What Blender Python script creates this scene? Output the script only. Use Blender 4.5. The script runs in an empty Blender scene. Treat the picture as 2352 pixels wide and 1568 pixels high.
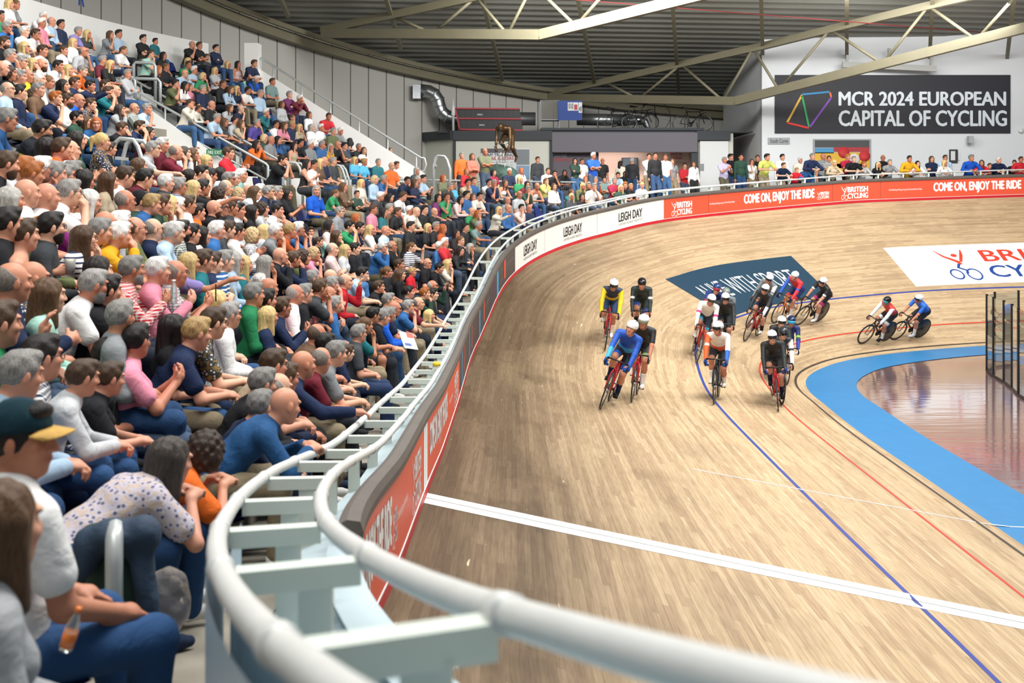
import bpy, bmesh, math, random
import numpy as np
from mathutils import Vector, Matrix

scene = bpy.context.scene
COL = scene.collection
random.seed(4)
RNG = np.random.default_rng(4)

# ------------------------------------------------------------------ camera
FPX, PX0, PY0, CAMH = 2600.0, 1176.0, 450.0, 4.53
cam_data = bpy.data.cameras.new('camera')
cam = bpy.data.objects.new('camera', cam_data)
COL.objects.link(cam)
cam.location = (0, 0, CAMH)
cam.rotation_euler = (math.pi / 2, 0, 0)
cam_data.sensor_width = 36.0
cam_data.lens = FPX * 36.0 / 2352.0
cam_data.shift_y = -(784.0 - PY0) / 2352.0
cam_data.clip_start, cam_data.clip_end = 0.05, 300
cam_data.dof.use_dof = True
cam_data.dof.focus_distance = 19.0
cam_data.dof.aperture_fstop = 3.3
scene.camera = cam

# ------------------------------------------------------------------ light
scene.view_settings.view_transform = 'Standard'
scene.view_settings.look = 'None'
scene.view_settings.gamma = 1.0
scene.view_settings.exposure = 0.46
world = bpy.data.worlds.new('hall_ambient')  # even ambient added as general illumination, not a daylight source
scene.world = world
world.use_nodes = True
world.node_tree.nodes['Background'].inputs[0].default_value = (0.92, 0.97, 1.0, 1)
world.node_tree.nodes['Background'].inputs[1].default_value = 0.22


def area_lamp(name, loc, size, power, target, col=(1, 0.985, 0.95)):
    ld = bpy.data.lights.new(name, 'AREA')
    ld.shape = 'RECTANGLE'
    ld.size, ld.size_y = size
    ld.energy = power
    ld.color = col
    o = bpy.data.objects.new(name, ld)
    COL.objects.link(o)
    o.location = loc
    o.rotation_euler = (Vector(target) - Vector(loc)).to_track_quat('-Z', 'Y').to_euler()
    return o


# rows of arena floodlights hung high above the track
area_lamp('arena_floodlight', (3, 10, 14.5), (9, 3), 1600, (1, 13, 0))
area_lamp('arena_floodlight', (8, 23, 13.6), (10, 3), 1750, (5, 26, 0))
area_lamp('arena_floodlight', (17, 28, 12.8), (8, 3), 1150, (14, 34, 2))
area_lamp('arena_floodlight', (-4.5, 19, 12.8), (2.5, 9), 820, (-5.5, 21, 4))
area_lamp('arena_floodlight', (2.5, 33, 10.9), (6, 1.6), 900, (3, 42, 5))
area_lamp('kiosk_ceiling_light', (3.4, 46.0, 6.5), (4, 1), 60, (3.4, 46.2, 4), (1, .93, .87))
area_lamp('arena_floodlight', (-2, 3, 12.0), (4, 4), 430, (-1.5, 6, 2.5))
area_lamp('arena_floodlight', (13, 36.5, 10.6), (6, 1.2), 270, (14, 44, 6.5))  # extra lamp added to brighten the end wall

# ------------------------------------------------------------------ helpers


def tag(o, label=None, cat=None, group=None, kind=None):
    if label: o['label'] = label
    if cat: o['category'] = cat
    if group: o['group'] = group
    if kind: o['kind'] = kind
    return o


def empty(name, loc=(0, 0, 0), rz=0.0, parent=None):
    o = bpy.data.objects.new(name, None)
    o.empty_display_size = 0.1
    COL.objects.link(o)
    o.location = loc
    o.rotation_euler = (0, 0, rz)
    if parent: o.parent = parent
    return o


def lin(c):
    if isinstance(c, str):
        c = tuple(int(c[i:i + 2], 16) / 255 for i in (0, 2, 4))
    return tuple(x / 12.92 if x <= .04045 else ((x + .055) / 1.055) ** 2.4 for x in c)


MATS = {}


def mat(name, col='808080', rough=.6, metal=0.0, **kw):
    """plain principled material; kw: bump=(scale,strength), spec, alpha, noise=(scale,amount), trans, emit"""
    if name in MATS: return MATS[name]
    m = bpy.data.materials.new(name)
    m.use_nodes = True
    nt = m.node_tree
    b = nt.nodes['Principled BSDF']
    c = lin(col)
    b.inputs['Base Color'].default_value = (*c, 1)
    b.inputs['Roughness'].default_value = rough
    b.inputs['Metallic'].default_value = metal
    if 'spec' in kw: b.inputs['Specular IOR Level'].default_value = kw['spec']
    if 'trans' in kw:
        b.inputs['Transmission Weight'].default_value = kw['trans']
        b.inputs['IOR'].default_value = kw.get('ior', 1.45)
    if 'alpha' in kw: b.inputs['Alpha'].default_value = kw['alpha']
    if 'emit' in kw:
        b.inputs['Emission Color'].default_value = (*lin(kw.get('ecol', col)), 1)
        b.inputs['Emission Strength'].default_value = kw['emit']
    if 'noise' in kw:
        sc, am = kw['noise']
        tc = nt.nodes.new('ShaderNodeTexCoord')
        n = nt.nodes.new('ShaderNodeTexNoise')
        n.inputs['Scale'].default_value = sc
        n.inputs['Detail'].default_value = 5
        nt.links.new(tc.outputs['Object'], n.inputs['Vector'])
        mx = nt.nodes.new('ShaderNodeMix'); mx.data_type = 'RGBA'
        mx.inputs['A'].default_value = (*[x * (1 - am) for x in c], 1)
        mx.inputs['B'].default_value = (*[min(1, x * (1 + am)) for x in c], 1)
        nt.links.new(n.outputs['Fac'], mx.inputs['Factor'])
        nt.links.new(mx.outputs['Result'], b.inputs['Base Color'])
    if 'bump' in kw:
        sc, st = kw['bump']
        tc = nt.nodes.new('ShaderNodeTexCoord')
        n = nt.nodes.new('ShaderNodeTexNoise')
        n.inputs['Scale'].default_value = sc
        n.inputs['Detail'].default_value = 3
        nt.links.new(tc.outputs['Object'], n.inputs['Vector'])
        bp = nt.nodes.new('ShaderNodeBump')
        bp.inputs['Strength'].default_value = st
        bp.inputs['Distance'].default_value = .02
        nt.links.new(n.outputs['Fac'], bp.inputs['Height'])
        nt.links.new(bp.outputs['Normal'], b.inputs['Normal'])
    MATS[name] = m
    return m


def mesh_obj(name, verts, faces, m=None, parent=None, smooth=False, uv=None, mats=None, midx=None):
    me = bpy.data.meshes.new(name)
    verts = np.asarray(verts, dtype=np.float32)
    me.from_pydata(verts.tolist() if len(verts) < 200 else verts, [], faces)
    if mats:
        for x in mats: me.materials.append(x)
    elif m: me.materials.append(m)
    if midx is not None: me.polygons.foreach_set('material_index', np.asarray(midx, dtype=np.int32))
    if uv is not None:
        l = me.uv_layers.new(name='UVMap')
        li = np.empty(len(me.loops), dtype=np.int32)
        me.loops.foreach_get('vertex_index', li)
        l.data.foreach_set('uv', np.asarray(uv, dtype=np.float32)[li].ravel())
    if smooth: me.polygons.foreach_set('use_smooth', np.ones(len(me.polygons), dtype=bool))
    me.update()
    o = bpy.data.objects.new(name, me)
    COL.objects.link(o)
    if parent: o.parent = parent
    return o


class MB:
    """collects shapes and links them as ONE mesh object"""

    def __init__(self): self.v, self.f, self.sm = [], [], []

    def add(self, vs, fs, sm=False):
        n = len(self.v)
        self.v += [tuple(map(float, p)) for p in vs]
        self.f += [tuple(i + n for i in f) for f in fs]
        self.sm += [sm] * len(fs)
        return self

    def box(self, c, size, rz=0.0, M=None):
        hx, hy, hz = [x / 2 for x in size]
        R = M if M is not None else Matrix.Rotation(rz, 3, 'Z')
        vs = [Vector(c) + R @ Vector((x * hx, y * hy, z * hz)) for x in (-1, 1) for y in (-1, 1) for z in (-1, 1)]
        return self.add(vs, [(0, 1, 3, 2), (4, 6, 7, 5), (0, 4, 5, 1), (2, 3, 7, 6), (0, 2, 6, 4), (1, 5, 7, 3)])

    def bar(self, a, b, w, h, up=(0, 0, 1)):
        a, b = Vector(a), Vector(b)
        d = (b - a); L = d.length
        if L < 1e-6: return self
        d /= L
        up = Vector(up)
        x = d.cross(up)
        if x.length < 1e-4: x = d.cross(Vector((1, 0, 0)))
        x.normalize(); z = x.cross(d)
        M = Matrix((x, d, z)).transposed()
        return self.box((a + b) / 2, (w, L, h), M=M)

    def tube(self, pts, r, n=8, closed=False, caps=True):
        pts = [Vector(p) for p in pts]
        rs = r if hasattr(r, '__len__') else [r] * len(pts)
        N = len(pts)
        vs = []
        px = None
        for i, p in enumerate(pts):
            if closed: t = pts[(i + 1) % N] - pts[i - 1]
            else: t = pts[min(i + 1, N - 1)] - pts[max(i - 1, 0)]
            t.normalize()
            if px is None:
                px = t.cross(Vector((0, 0, 1)))
                if px.length < 1e-3: px = t.cross(Vector((1, 0, 0)))
            px = px - t * px.dot(t)
            if px.length < 1e-5: px = t.orthogonal()
            px.normalize()
            py = t.cross(px)
            for k in range(n):
                a = 2 * math.pi * k / n
                vs.append(p + (px * math.cos(a) + py * math.sin(a)) * rs[i])
        fs = []
        for i in range(N if closed else N - 1):
            j = (i + 1) % N
            for k in range(n):
                l = (k + 1) % n
                fs.append((i * n + k, i * n + l, j * n + l, j * n + k))
        if caps and not closed:
            fs += [tuple(range(n))[::-1], tuple((N - 1) * n + k for k in range(n))]
        return self.add(vs, fs, True)

    def lathe(self, prof, c=(0, 0, 0), n=16, M=None):
        vs, fs = [], []
        for r, z in prof:
            for k in range(n):
                a = 2 * math.pi * k / n
                p = Vector((r * math.cos(a), r * math.sin(a), z))
                if M is not None: p = M @ p
                vs.append(Vector(c) + p)
        for i in range(len(prof) - 1):
            for k in range(n):
                l = (k + 1) % n
                fs.append((i * n + k, i * n + l, (i + 1) * n + l, (i + 1) * n + k))
        fs += [tuple(range(n))[::-1], tuple((len(prof) - 1) * n + k for k in range(n))]
        return self.add(vs, fs, True)

    def grid(self, P):
        """P[i][j] points"""
        a, b = len(P), len(P[0])
        vs = [p for row in P for p in row]
        fs = [(i * b + j, i * b + j + 1, (i + 1) * b + j + 1, (i + 1) * b + j) for i in range(a - 1) for j in range(b - 1)]
        return self.add(vs, fs)

    def build(self, name, m, parent=None, local=False):
        vs = self.v
        if parent is not None and not local:
            L = parent.location
            vs = [(x - L.x, y - L.y, z - L.z) for x, y, z in vs]
        o = mesh_obj(name, vs, self.f, m, parent)
        o.data.polygons.foreach_set('use_smooth', np.array(self.sm, dtype=bool))
        return o


def pxray(x, y):
    return Vector(((x - PX0) / FPX, 1.0, -(y - PY0) / FPX))


def at_depth(x, y, D):
    r = pxray(x, y)
    return Vector((r.x * D, D, CAMH + r.z * D))


def at_z(x, y, z):
    r = pxray(x, y)
    return at_depth(x, y, (z - CAMH) / r.z)


def smooth01(t):
    t = np.clip(t, 0, 1)
    return t * t * (3 - 2 * t)


# ------------------------------------------------------------------ plan of the track fence (s = metres along it)
DS = .05
_s = np.arange(-14, 74, DS)
_k = np.interp(_s, [-14, 6.3, 7.3, 18.8, 30, 37.5, 43.5, 80], [.070, .070, 0, 0, .067, .063, .040, .046])
_th = np.cumsum(_k) * DS
_th -= np.interp(13.0, _s, _th)
_x = np.cumsum(np.sin(_th)) * DS
_y = np.cumsum(np.cos(_th)) * DS
_x += -.8 - np.interp(13.0, _s, _x)
_y += 13.0 - np.interp(13.0, _s, _y)
_zt = [(-14, 4.5), (-8, 4.3), (-4, 4.1), (0, 3.3), (2, 2.83), (4, 2.43), (6, 2.11), (8, 1.87), (10.46, 1.75), (13, 1.55),
       (16.7, 1.41), (19.5, 1.38), (22, 1.40), (23.75, 1.47), (25.15, 1.70), (26.25, 2.03), (27.05, 2.27), (28.15, 2.52), (29.2, 2.692),
       (30.05, 2.826), (31.6, 3.035), (33.6, 3.272), (34.6, 3.372), (35.95, 3.565), (37.35, 3.717), (39.65, 3.878),
       (45.55, 4.289), (52.2, 4.503), (60, 4.55), (80, 4.55)]
_z = np.interp(_s, *zip(*_zt))
_g = np.exp(-.5 * (np.arange(-20, 21) * DS / .35) ** 2); _g /= _g.sum()
_z = np.convolve(np.pad(_z, 20, mode='edge'), _g, mode='valid')
TW = 7.25     # fence to black line along the boards


def F(arr, s): return np.interp(s, _s, arr)


def fence(s, d, z=0.0):
    """point d metres outside the fence face"""
    x, y, t = F(_x, s), F(_y, s), F(_th, s)
    return Vector((x - math.cos(t) * d, y + math.sin(t) * d, z))


def zb(s): return float(F(_z, s))


def track(s, v, up=0.0):
    z0 = zb(s); t = float(F(_th, s))
    sb = (z0 - .10) / TW; cb = math.sqrt(1 - sb * sb)
    if v <= TW: h, z, nh, nz = v * cb, z0 - v * sb, sb, cb
    elif v <= TW + .25: h, z, nh, nz = TW * cb + v - TW, .10 - (v - TW) * .2, 0, 1
    else: h, z, nh, nz = TW * cb + v - TW, max(.05 - (v - TW - .25) * .045, 0), 0, 1
    h += nh * up
    return Vector((F(_x, s) + math.cos(t) * h, F(_y, s) - math.sin(t) * h, z + nz * up))


def rail_z(s):
    return zb(s) + .72 + float(np.interp(s, [-4, 2, 6, 10, 20, 27, 33, 60], [.30, .27, .25, .10, .06, .16, .24, .27]))


def floor0(s):
    return rail_z(s) - float(np.interp(s, [0, 4.5, 10, 30, 38, 44], [.75, .78, .72, .62, .85, 1.20]))


ZC = 4.25                      # concourse / cross aisle level
UP0, UPS = 6.0, .69            # upper tier start and slope


def zfloor(s, d):
    z0 = floor0(s)
    if d <= 1.1: return z0
    if d <= 4.7: return z0 + (ZC - z0) * (d - 1.1) / 3.6
    if d <= UP0: return ZC
    return ZC + .2 + (d - UP0) * UPS


def inv_fence(x, y):
    """world xy -> (s, d outward)"""
    i = np.argmin((_x - x) ** 2 + (_y - y) ** 2)
    t = _th[i]
    return float(_s[i]), float(-((x - _x[i]) * math.cos(t) - (y - _y[i]) * math.sin(t)))


def pix_track(px, py):
    """where a sight line meets the boards: (s, v)"""
    best = None
    r = pxray(px, py)
    for D in np.arange(6, 46, .04):
        x, y, z = r.x * D, D, CAMH + r.z * D
        s, d = inv_fence(x, y)
        if d > 0: continue
        z0 = zb(s); sb = (z0 - .1) / TW; cb = math.sqrt(1 - sb * sb)
        h = -d
        zz = z0 - h * sb / cb if h < TW * cb else .05
        if z <= zz:
            return s, (h / cb if h < TW * cb else TW + h - TW * cb)
    return None


def roof_z(y): return 9.0 + .17 * (49.5 - y)


def pix_roof(px, py, dn=0.0):
    r = pxray(px, py)
    D = (9.0 - dn + .17 * 49.5 - CAMH) / (r.z + .17)
    return at_depth(px, py, D)


def text_mesh(body, size=1.0, sx=1.0, bold=0.0, shear=0.0, res=3):
    """flat outline mesh of a line of writing (x right, y up), origin bottom-left; returns verts, faces, width"""
    cu = bpy.data.curves.new('t', 'FONT')
    cu.body = body; cu.size = size; cu.offset = bold; cu.shear = shear; cu.resolution_u = res
    o = bpy.data.objects.new('t', cu)
    COL.objects.link(o)
    dg = bpy.context.evaluated_depsgraph_get()
    me = o.evaluated_get(dg).to_mesh()
    v = np.array([p.co[:] for p in me.vertices]); f = [tuple(p.vertices) for p in me.polygons]
    o.evaluated_get(dg).to_mesh_clear()
    bpy.data.objects.remove(o); bpy.data.curves.remove(cu)
    v = v[:, :2].copy()
    v -= v.min(0)
    v[:, 0] *= sx
    return v, f, v[:, 0].max()


def v3(v):
    v = np.asarray(v, float)
    return v if v.shape[1] == 3 else np.c_[v, np.zeros(len(v))]


def fit_text(body, w, h, bold=0.0, res=3):
    v, f, _ = text_mesh(body, bold=min(bold, 0), res=res)
    if bold > 0:        # heavier strokes: the same outline laid over itself a little to each side
        n, b = len(v), bold * 1.1
        L = ((0, 0), (b, 0), (2 * b, 0), (b, b * .5), (b, -b * .5))
        v = np.concatenate([np.c_[v + np.array(q), np.full(n, .00025 * i)] for i, q in enumerate(L)])
        f = [tuple(i + n * q for i in t) for q in range(5) for t in f]
        v = v - v.min(0)
    v = v3(v)
    m = v[:, :2].max(0)
    return v * np.array([w / m[0], h / m[1], 1]), f
# ================================================================== THE TRACK
def wood_material():
    m = bpy.data.materials.new('timber_track'); m.use_nodes = True
    nt = m.node_tree; N = nt.nodes; Lk = nt.links
    b = N['Principled BSDF']
    uv = N.new('ShaderNodeUVMap')
    sep = N.new('ShaderNodeSeparateXYZ'); Lk.new(uv.outputs[0], sep.inputs[0])

    def math_(op, a, bb=None, c=None):
        n = N.new('ShaderNodeMath'); n.operation = op
        for i, x in enumerate((a, bb, c)):
            if x is None: continue
            if isinstance(x, (int, float)): n.inputs[i].default_value = x
            else: Lk.new(x, n.inputs[i])
        return n.outputs[0]
    S, V = sep.outputs[0], sep.outputs[1]
    pw = .058
    row = math_('FLOOR', math_('DIVIDE', V, pw))
    wn = N.new('ShaderNodeTexWhiteNoise'); wn.noise_dimensions = '1D'; Lk.new(row, wn.inputs['W'])
    seg = math_('FLOOR', math_('ADD', math_('DIVIDE', S, 2.1), math_('MULTIPLY', wn.outputs[0], 7.0)))
    cv = N.new('ShaderNodeCombineXYZ'); Lk.new(row, cv.inputs[0]); Lk.new(seg, cv.inputs[1])
    w2 = N.new('ShaderNodeTexWhiteNoise'); w2.noise_dimensions = '2D'; Lk.new(cv.outputs[0], w2.inputs['Vector'])
    # grain, long streaks and grime
    def noise(su, sv, scale, det=4):
        c = N.new('ShaderNodeCombineXYZ')
        Lk.new(math_('MULTIPLY', S, su), c.inputs[0]); Lk.new(math_('MULTIPLY', V, sv), c.inputs[1])
        n = N.new('ShaderNodeTexNoise'); n.inputs['Scale'].default_value = scale; n.inputs['Detail'].default_value = det
        Lk.new(c.outputs[0], n.inputs['Vector']); return n.outputs['Fac']
    grain = noise(2.6, 46, 1.0, 6)
    streak = noise(.13, 2.2, 1.0, 4)
    blot = noise(.5, .9, 1.0, 5)
    cr = N.new('ShaderNodeValToRGB'); Lk.new(w2.outputs[0], cr.inputs[0])
    cr.color_ramp.elements[0].color = (*lin('b2987a'), 1); cr.color_ramp.elements[1].color = (*lin('cdb594'), 1)
    e = cr.color_ramp.elements.new(.5); e.color = (*lin('c2aa88'), 1)
    mx = N.new('ShaderNodeMix'); mx.data_type = 'RGBA'; mx.blend_type = 'MULTIPLY'
    Lk.new(cr.outputs[0], mx.inputs['A'])
    g2 = N.new('ShaderNodeValToRGB'); Lk.new(grain, g2.inputs[0])
    g2.color_ramp.elements[0].position = .3; g2.color_ramp.elements[0].color = (.70, .64, .57, 1)
    g2.color_ramp.elements[1].position = .62; g2.color_ramp.elements[1].color = (1.06, 1.05, 1.02, 1)
    Lk.new(g2.outputs[0], mx.inputs['B']); mx.inputs['Factor'].default_value = .75
    # the little-ridden boards up by the fence of this straight carry rubber and dust, with shade painted in too
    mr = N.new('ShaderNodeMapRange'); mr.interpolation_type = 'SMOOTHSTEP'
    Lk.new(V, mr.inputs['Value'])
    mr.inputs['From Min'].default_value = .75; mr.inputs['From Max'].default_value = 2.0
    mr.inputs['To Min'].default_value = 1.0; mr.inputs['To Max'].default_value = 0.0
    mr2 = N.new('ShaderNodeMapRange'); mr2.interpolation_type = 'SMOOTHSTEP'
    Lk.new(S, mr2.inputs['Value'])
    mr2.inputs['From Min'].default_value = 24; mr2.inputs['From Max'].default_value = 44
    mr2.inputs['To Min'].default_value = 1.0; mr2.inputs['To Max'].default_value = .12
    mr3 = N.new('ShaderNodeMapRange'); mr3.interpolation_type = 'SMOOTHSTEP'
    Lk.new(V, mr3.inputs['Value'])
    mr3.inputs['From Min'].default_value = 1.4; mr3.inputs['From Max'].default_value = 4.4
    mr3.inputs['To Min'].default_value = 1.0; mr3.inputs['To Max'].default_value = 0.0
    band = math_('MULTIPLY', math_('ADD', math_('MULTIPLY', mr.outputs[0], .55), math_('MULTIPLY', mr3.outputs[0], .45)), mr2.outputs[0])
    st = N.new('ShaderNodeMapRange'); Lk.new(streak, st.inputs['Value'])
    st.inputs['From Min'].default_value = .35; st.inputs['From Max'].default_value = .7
    dirt_shade = math_('MULTIPLY', band, math_('ADD', math_('MULTIPLY', st.outputs[0], .25), .84))
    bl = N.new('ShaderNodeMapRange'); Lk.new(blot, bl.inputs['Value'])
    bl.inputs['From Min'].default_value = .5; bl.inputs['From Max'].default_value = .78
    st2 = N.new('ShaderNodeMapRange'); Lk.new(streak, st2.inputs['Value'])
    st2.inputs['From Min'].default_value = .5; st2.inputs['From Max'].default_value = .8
    d2 = math_('ADD', dirt_shade, math_('ADD', math_('MULTIPLY', bl.outputs[0], .30), math_('MULTIPLY', math_('MULTIPLY', st2.outputs[0], mr2.outputs[0]), .12)))
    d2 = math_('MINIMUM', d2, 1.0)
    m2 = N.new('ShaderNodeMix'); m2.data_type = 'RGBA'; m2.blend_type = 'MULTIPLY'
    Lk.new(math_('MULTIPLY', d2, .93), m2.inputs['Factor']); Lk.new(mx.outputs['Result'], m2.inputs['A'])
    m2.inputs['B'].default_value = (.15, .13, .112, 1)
    # pale scuffs and joints
    sc = noise(1.9, 13, 1.0, 2)
    scr = N.new('ShaderNodeMapRange'); Lk.new(sc, scr.inputs['Value'])
    scr.inputs['From Min'].default_value = .73; scr.inputs['From Max'].default_value = .77
    m3 = N.new('ShaderNodeMix'); m3.data_type = 'RGBA'
    Lk.new(math_('MULTIPLY', scr.outputs[0], .55), m3.inputs['Factor']); Lk.new(m2.outputs['Result'], m3.inputs['A'])
    m3.inputs['B'].default_value = (*lin('f0dcb8'), 1)
    fr = math_('FRACT', math_('DIVIDE', V, pw))
    gap = math_('LESS_THAN', fr, .07)
    frs = math_('FRACT', math_('ADD', math_('DIVIDE', S, 2.1), math_('MULTIPLY', wn.outputs[0], 7.0)))
    gap = math_('MAXIMUM', gap, math_('LESS_THAN', frs, .003))
    m4 = N.new('ShaderNodeMix'); m4.data_type = 'RGBA'; m4.blend_type = 'MULTIPLY'
    Lk.new(math_('MULTIPLY', gap, .42), m4.inputs['Factor']); Lk.new(m3.outputs['Result'], m4.inputs['A'])
    m4.inputs['B'].default_value = (.35, .27, .2, 1)
    Lk.new(m4.outputs['Result'], b.inputs['Base Color'])
    b.inputs['Roughness'].default_value = .55
    b.inputs['Specular IOR Level'].default_value = .25
    return m


def strip(name, m, ss, vs, up=0.0, kind='structure', shear=0.0):
    V, U, Fc = [], [], []
    for s in ss:
        for v in vs:
            V.append(track(s + shear * v, v, up)); U.append((s, v))
    n = len(vs)
    for i in range(len(ss) - 1):
        for j in range(n - 1):
            Fc.append((i * n + j, i * n + j + 1, (i + 1) * n + j + 1, (i + 1) * n + j))
    o = mesh_obj(name, V, Fc, m, uv=U, smooth=True)
    if kind: o['kind'] = kind
    return o


SS = np.arange(-13.5, 66, .3)
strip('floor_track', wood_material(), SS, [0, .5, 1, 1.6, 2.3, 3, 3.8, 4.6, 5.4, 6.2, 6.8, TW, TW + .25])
m_blue = mat('cote_blue_paint', '2579b0', .5, noise=(3, .10))
strip('floor_blue_band', m_blue, SS, [TW + .24, TW + .5, TW + .9, TW + 1.42])
m_lblue = mat('line_blue', '2c3f92', .5)
m_lred = mat('line_red', 'c9402c', .5)
m_lblk = mat('line_black', '3a3029', .5)
m_lwht = mat('line_white', 'f4f4f2', .5)
strip('trim_stayers_line', m_lblue, SS, [TW - 2.5, TW - 2.44], .003)
strip('trim_sprinters_line', m_lred, SS, [TW - .92, TW - .87], .003)
strip('trim_measurement_line', m_lblk, SS, [TW - .03, TW + .03], .003)
vv = list(np.arange(0, 7.6, .4))
strip('trim_finish_line', m_lwht, [10.22, 10.66], vv, .003, shear=.085)
strip('trim_finish_hairline', mat('hairline_black', '1c1c1c', .5), [10.437, 10.45], vv, .0045, shear=.085)
strip('trim_pursuit_line', m_lwht, [15.2, 15.235], list(np.arange(3.3, 8.6, .4)), .003, shear=.02)

# infield: polished mauve floor
def infield_material():
    m = bpy.data.materials.new('polished_infield'); m.use_nodes = True
    nt = m.node_tree; b = nt.nodes['Principled BSDF']
    tc = nt.nodes.new('ShaderNodeTexCoord')
    n = nt.nodes.new('ShaderNodeTexNoise'); n.inputs['Scale'].default_value = .35; n.inputs['Detail'].default_value = 4
    nt.links.new(tc.outputs['Object'], n.inputs['Vector'])
    cr = nt.nodes.new('ShaderNodeValToRGB')
    cr.color_ramp.elements[0].position = .35; cr.color_ramp.elements[0].color = (*lin('6b565b'), 1)
    cr.color_ramp.elements[1].position = .7; cr.color_ramp.elements[1].color = (*lin('84696b'), 1)
    nt.links.new(n.outputs['Fac'], cr.inputs[0]); nt.links.new(cr.outputs[0], b.inputs['Base Color'])
    b.inputs['Roughness'].default_value = .11
    b.inputs['Specular IOR Level'].default_value = 1.0
    b.inputs['Coat Weight'].default_value = .5; b.inputs['Coat Roughness'].default_value = .06
    w = nt.nodes.new('ShaderNodeTexNoise'); w.inputs['Scale'].default_value = 1.1; w.inputs['Detail'].default_value = 2
    mp = nt.nodes.new('ShaderNodeMapping'); mp.inputs['Scale'].default_value = (.5, 3.2, 1)
    nt.links.new(tc.outputs['Object'], mp.inputs[0]); nt.links.new(mp.outputs[0], w.inputs['Vector'])
    bp = nt.nodes.new('ShaderNodeBump'); bp.inputs['Strength'].default_value = .10; bp.inputs['Distance'].default_value = .05
    nt.links.new(w.outputs['Fac'], bp.inputs['Height']); nt.links.new(bp.outputs['Normal'], b.inputs['Normal'])
    nt.links.new(bp.outputs['Normal'], b.inputs['Coat Normal'])
    return m


o = mesh_obj('floor_infield', [(2, -14, -.012), (60, -14, -.012), (60, 42, -.012), (2, 42, -.012)], [(0, 1, 2, 3)], infield_material())
o['kind'] = 'structure'

# ================================================================== graphics laid on the boards
def decal(name, m, s0, s1, v0, v1, label, cat='floor graphic'):
    ss = np.linspace(s0, s1, max(2, int((s1 - s0) / .25) + 2)); vs = np.linspace(v0, v1, 9)
    V, Fc = [], []
    for s in ss:
        for v in vs: V.append(track(s, v, .004))
    for s in ss:
        for v in vs: V.append(track(s, v, .0005))
    n, a = 9, len(ss)
    for i in range(a - 1):
        for j in range(n - 1): Fc.append((i * n + j, i * n + j + 1, (i + 1) * n + j + 1, (i + 1) * n + j))
    o = mesh_obj(name, V, Fc, m)
    tag(o, label, cat)
    return o


def decal_text(parent, name, verts, faces, m, s0, v_base, up=.007):
    """writing on the boards: x along +s, y towards the fence"""
    vs = [track(s0 + x, v_base - y, up + q) for x, y, q in v3(verts)]
    o = mesh_obj(name, vs, faces, m, parent)
    return o


def ring2d(cx, cy, r, w, n=28, sq=1.0):
    V, Fc = [], []
    for k in range(n):
        a = 2 * math.pi * k / n
        for rr in (r, r - w): V.append((cx + rr * math.cos(a) * sq, cy + rr * math.sin(a)))
    for k in range(n):
        l = (k + 1) % n
        Fc.append((2 * k, 2 * l, 2 * l + 1, 2 * k + 1))
    return np.array(V), Fc


def stroke2d(pts, w):
    V, Fc = [], []
    ws = w if hasattr(w, '__len__') else [w] * len(pts)
    for i, p in enumerate(pts):
        a = np.array(pts[max(i - 1, 0)]); b = np.array(pts[min(i + 1, len(pts) - 1)])
        t = b - a; t = t / (np.linalg.norm(t) + 1e-9); nn = np.array((-t[1], t[0]))
        V += [np.array(p) + nn * ws[i] / 2, np.array(p) - nn * ws[i] / 2]
    for i in range(len(pts) - 1): Fc.append((2 * i, 2 * i + 1, 2 * i + 3, 2 * i + 2))
    return np.array(V), Fc


def merge2d(parts, off=(0, 0), sc=1.0):
    V, Fc = [], []
    n = 0
    for v, f in parts:
        V.append(v3(v) * np.array([sc, sc, 1]) + np.array([*off, 0])); Fc += [tuple(i + n for i in g) for g in f]; n += len(v)
    return np.concatenate(V), Fc


def rider_emblem():
    """a stick rider with raised arms over two wheels, 1 unit tall; returns (upper figure, wheels and body)"""
    up = [stroke2d([(.02, .98), (.12, .78), (.30, .60), (.34, .50)], [.015, .05, .075, .06]),
          stroke2d([(.50, .98), (.45, .80), (.36, .58)], [.02, .06, .05]),
          ring2d(.32, .80, .055, .054, 12)]
    lo = [ring2d(.13, .19, .17, .04, 20, .72), ring2d(.44, .17, .19, .04, 20, .72),
          stroke2d([(.30, .52), (.24, .40), (.36, .30), (.34, .2)], [.05, .06, .045, .03])]
    return up, lo


m_teal = mat('decal_teal', '0f394f', .5)
m_wh = mat('decal_white', 'f3f4f3', .5)
m_dred = mat('decal_red', 'd5402c', .5)
m_dblu = mat('decal_blue', '1d4693', .5)
A = [pix_track(1500, 648), pix_track(1815, 590), pix_track(1918, 684), pix_track(1690, 721)]
s0, s1 = (A[0][0] + A[3][0]) / 2, (A[1][0] + A[2][0]) / 2
v0, v1 = (A[0][1] + A[1][1]) / 2, (A[2][1] + A[3][1]) / 2
print('decal A', A)
dA = decal('track_graphic', m_teal, s0, s1, v0, v1, 'dark teal rectangle with white slogan painted on the banked boards')
Ls = s1 - s0; Lv = v1 - v0
v, f = fit_text('ALIVE WITH SPORT', Ls * .80, Lv * .36, bold=-.006)
decal_text(dA, 'lettering', v, f, m_wh, s0 + Ls * .09, v1 - Lv * .34)
Bq = [pix_track(2022, 571), pix_track(2110, 659)]
print('decal B', Bq)
sb0 = (Bq[0][0] + Bq[1][0]) / 2
dB = decal('track_graphic', m_wh, sb0, sb0 + 12.5, Bq[0][1], Bq[1][1], 'white rectangle with red and blue cycling logo on the boards')
Lv = Bq[1][1] - Bq[0][1]
v, f = fit_text('BRITISH', 4.6, Lv * .30, bold=.015)
decal_text(dB, 'red_lettering', v, f, m_dred, sb0 + 3.75, Bq[0][1] + Lv * .46)
v, f = fit_text('CYCLING', 4.9, Lv * .30, bold=.015)
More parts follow.
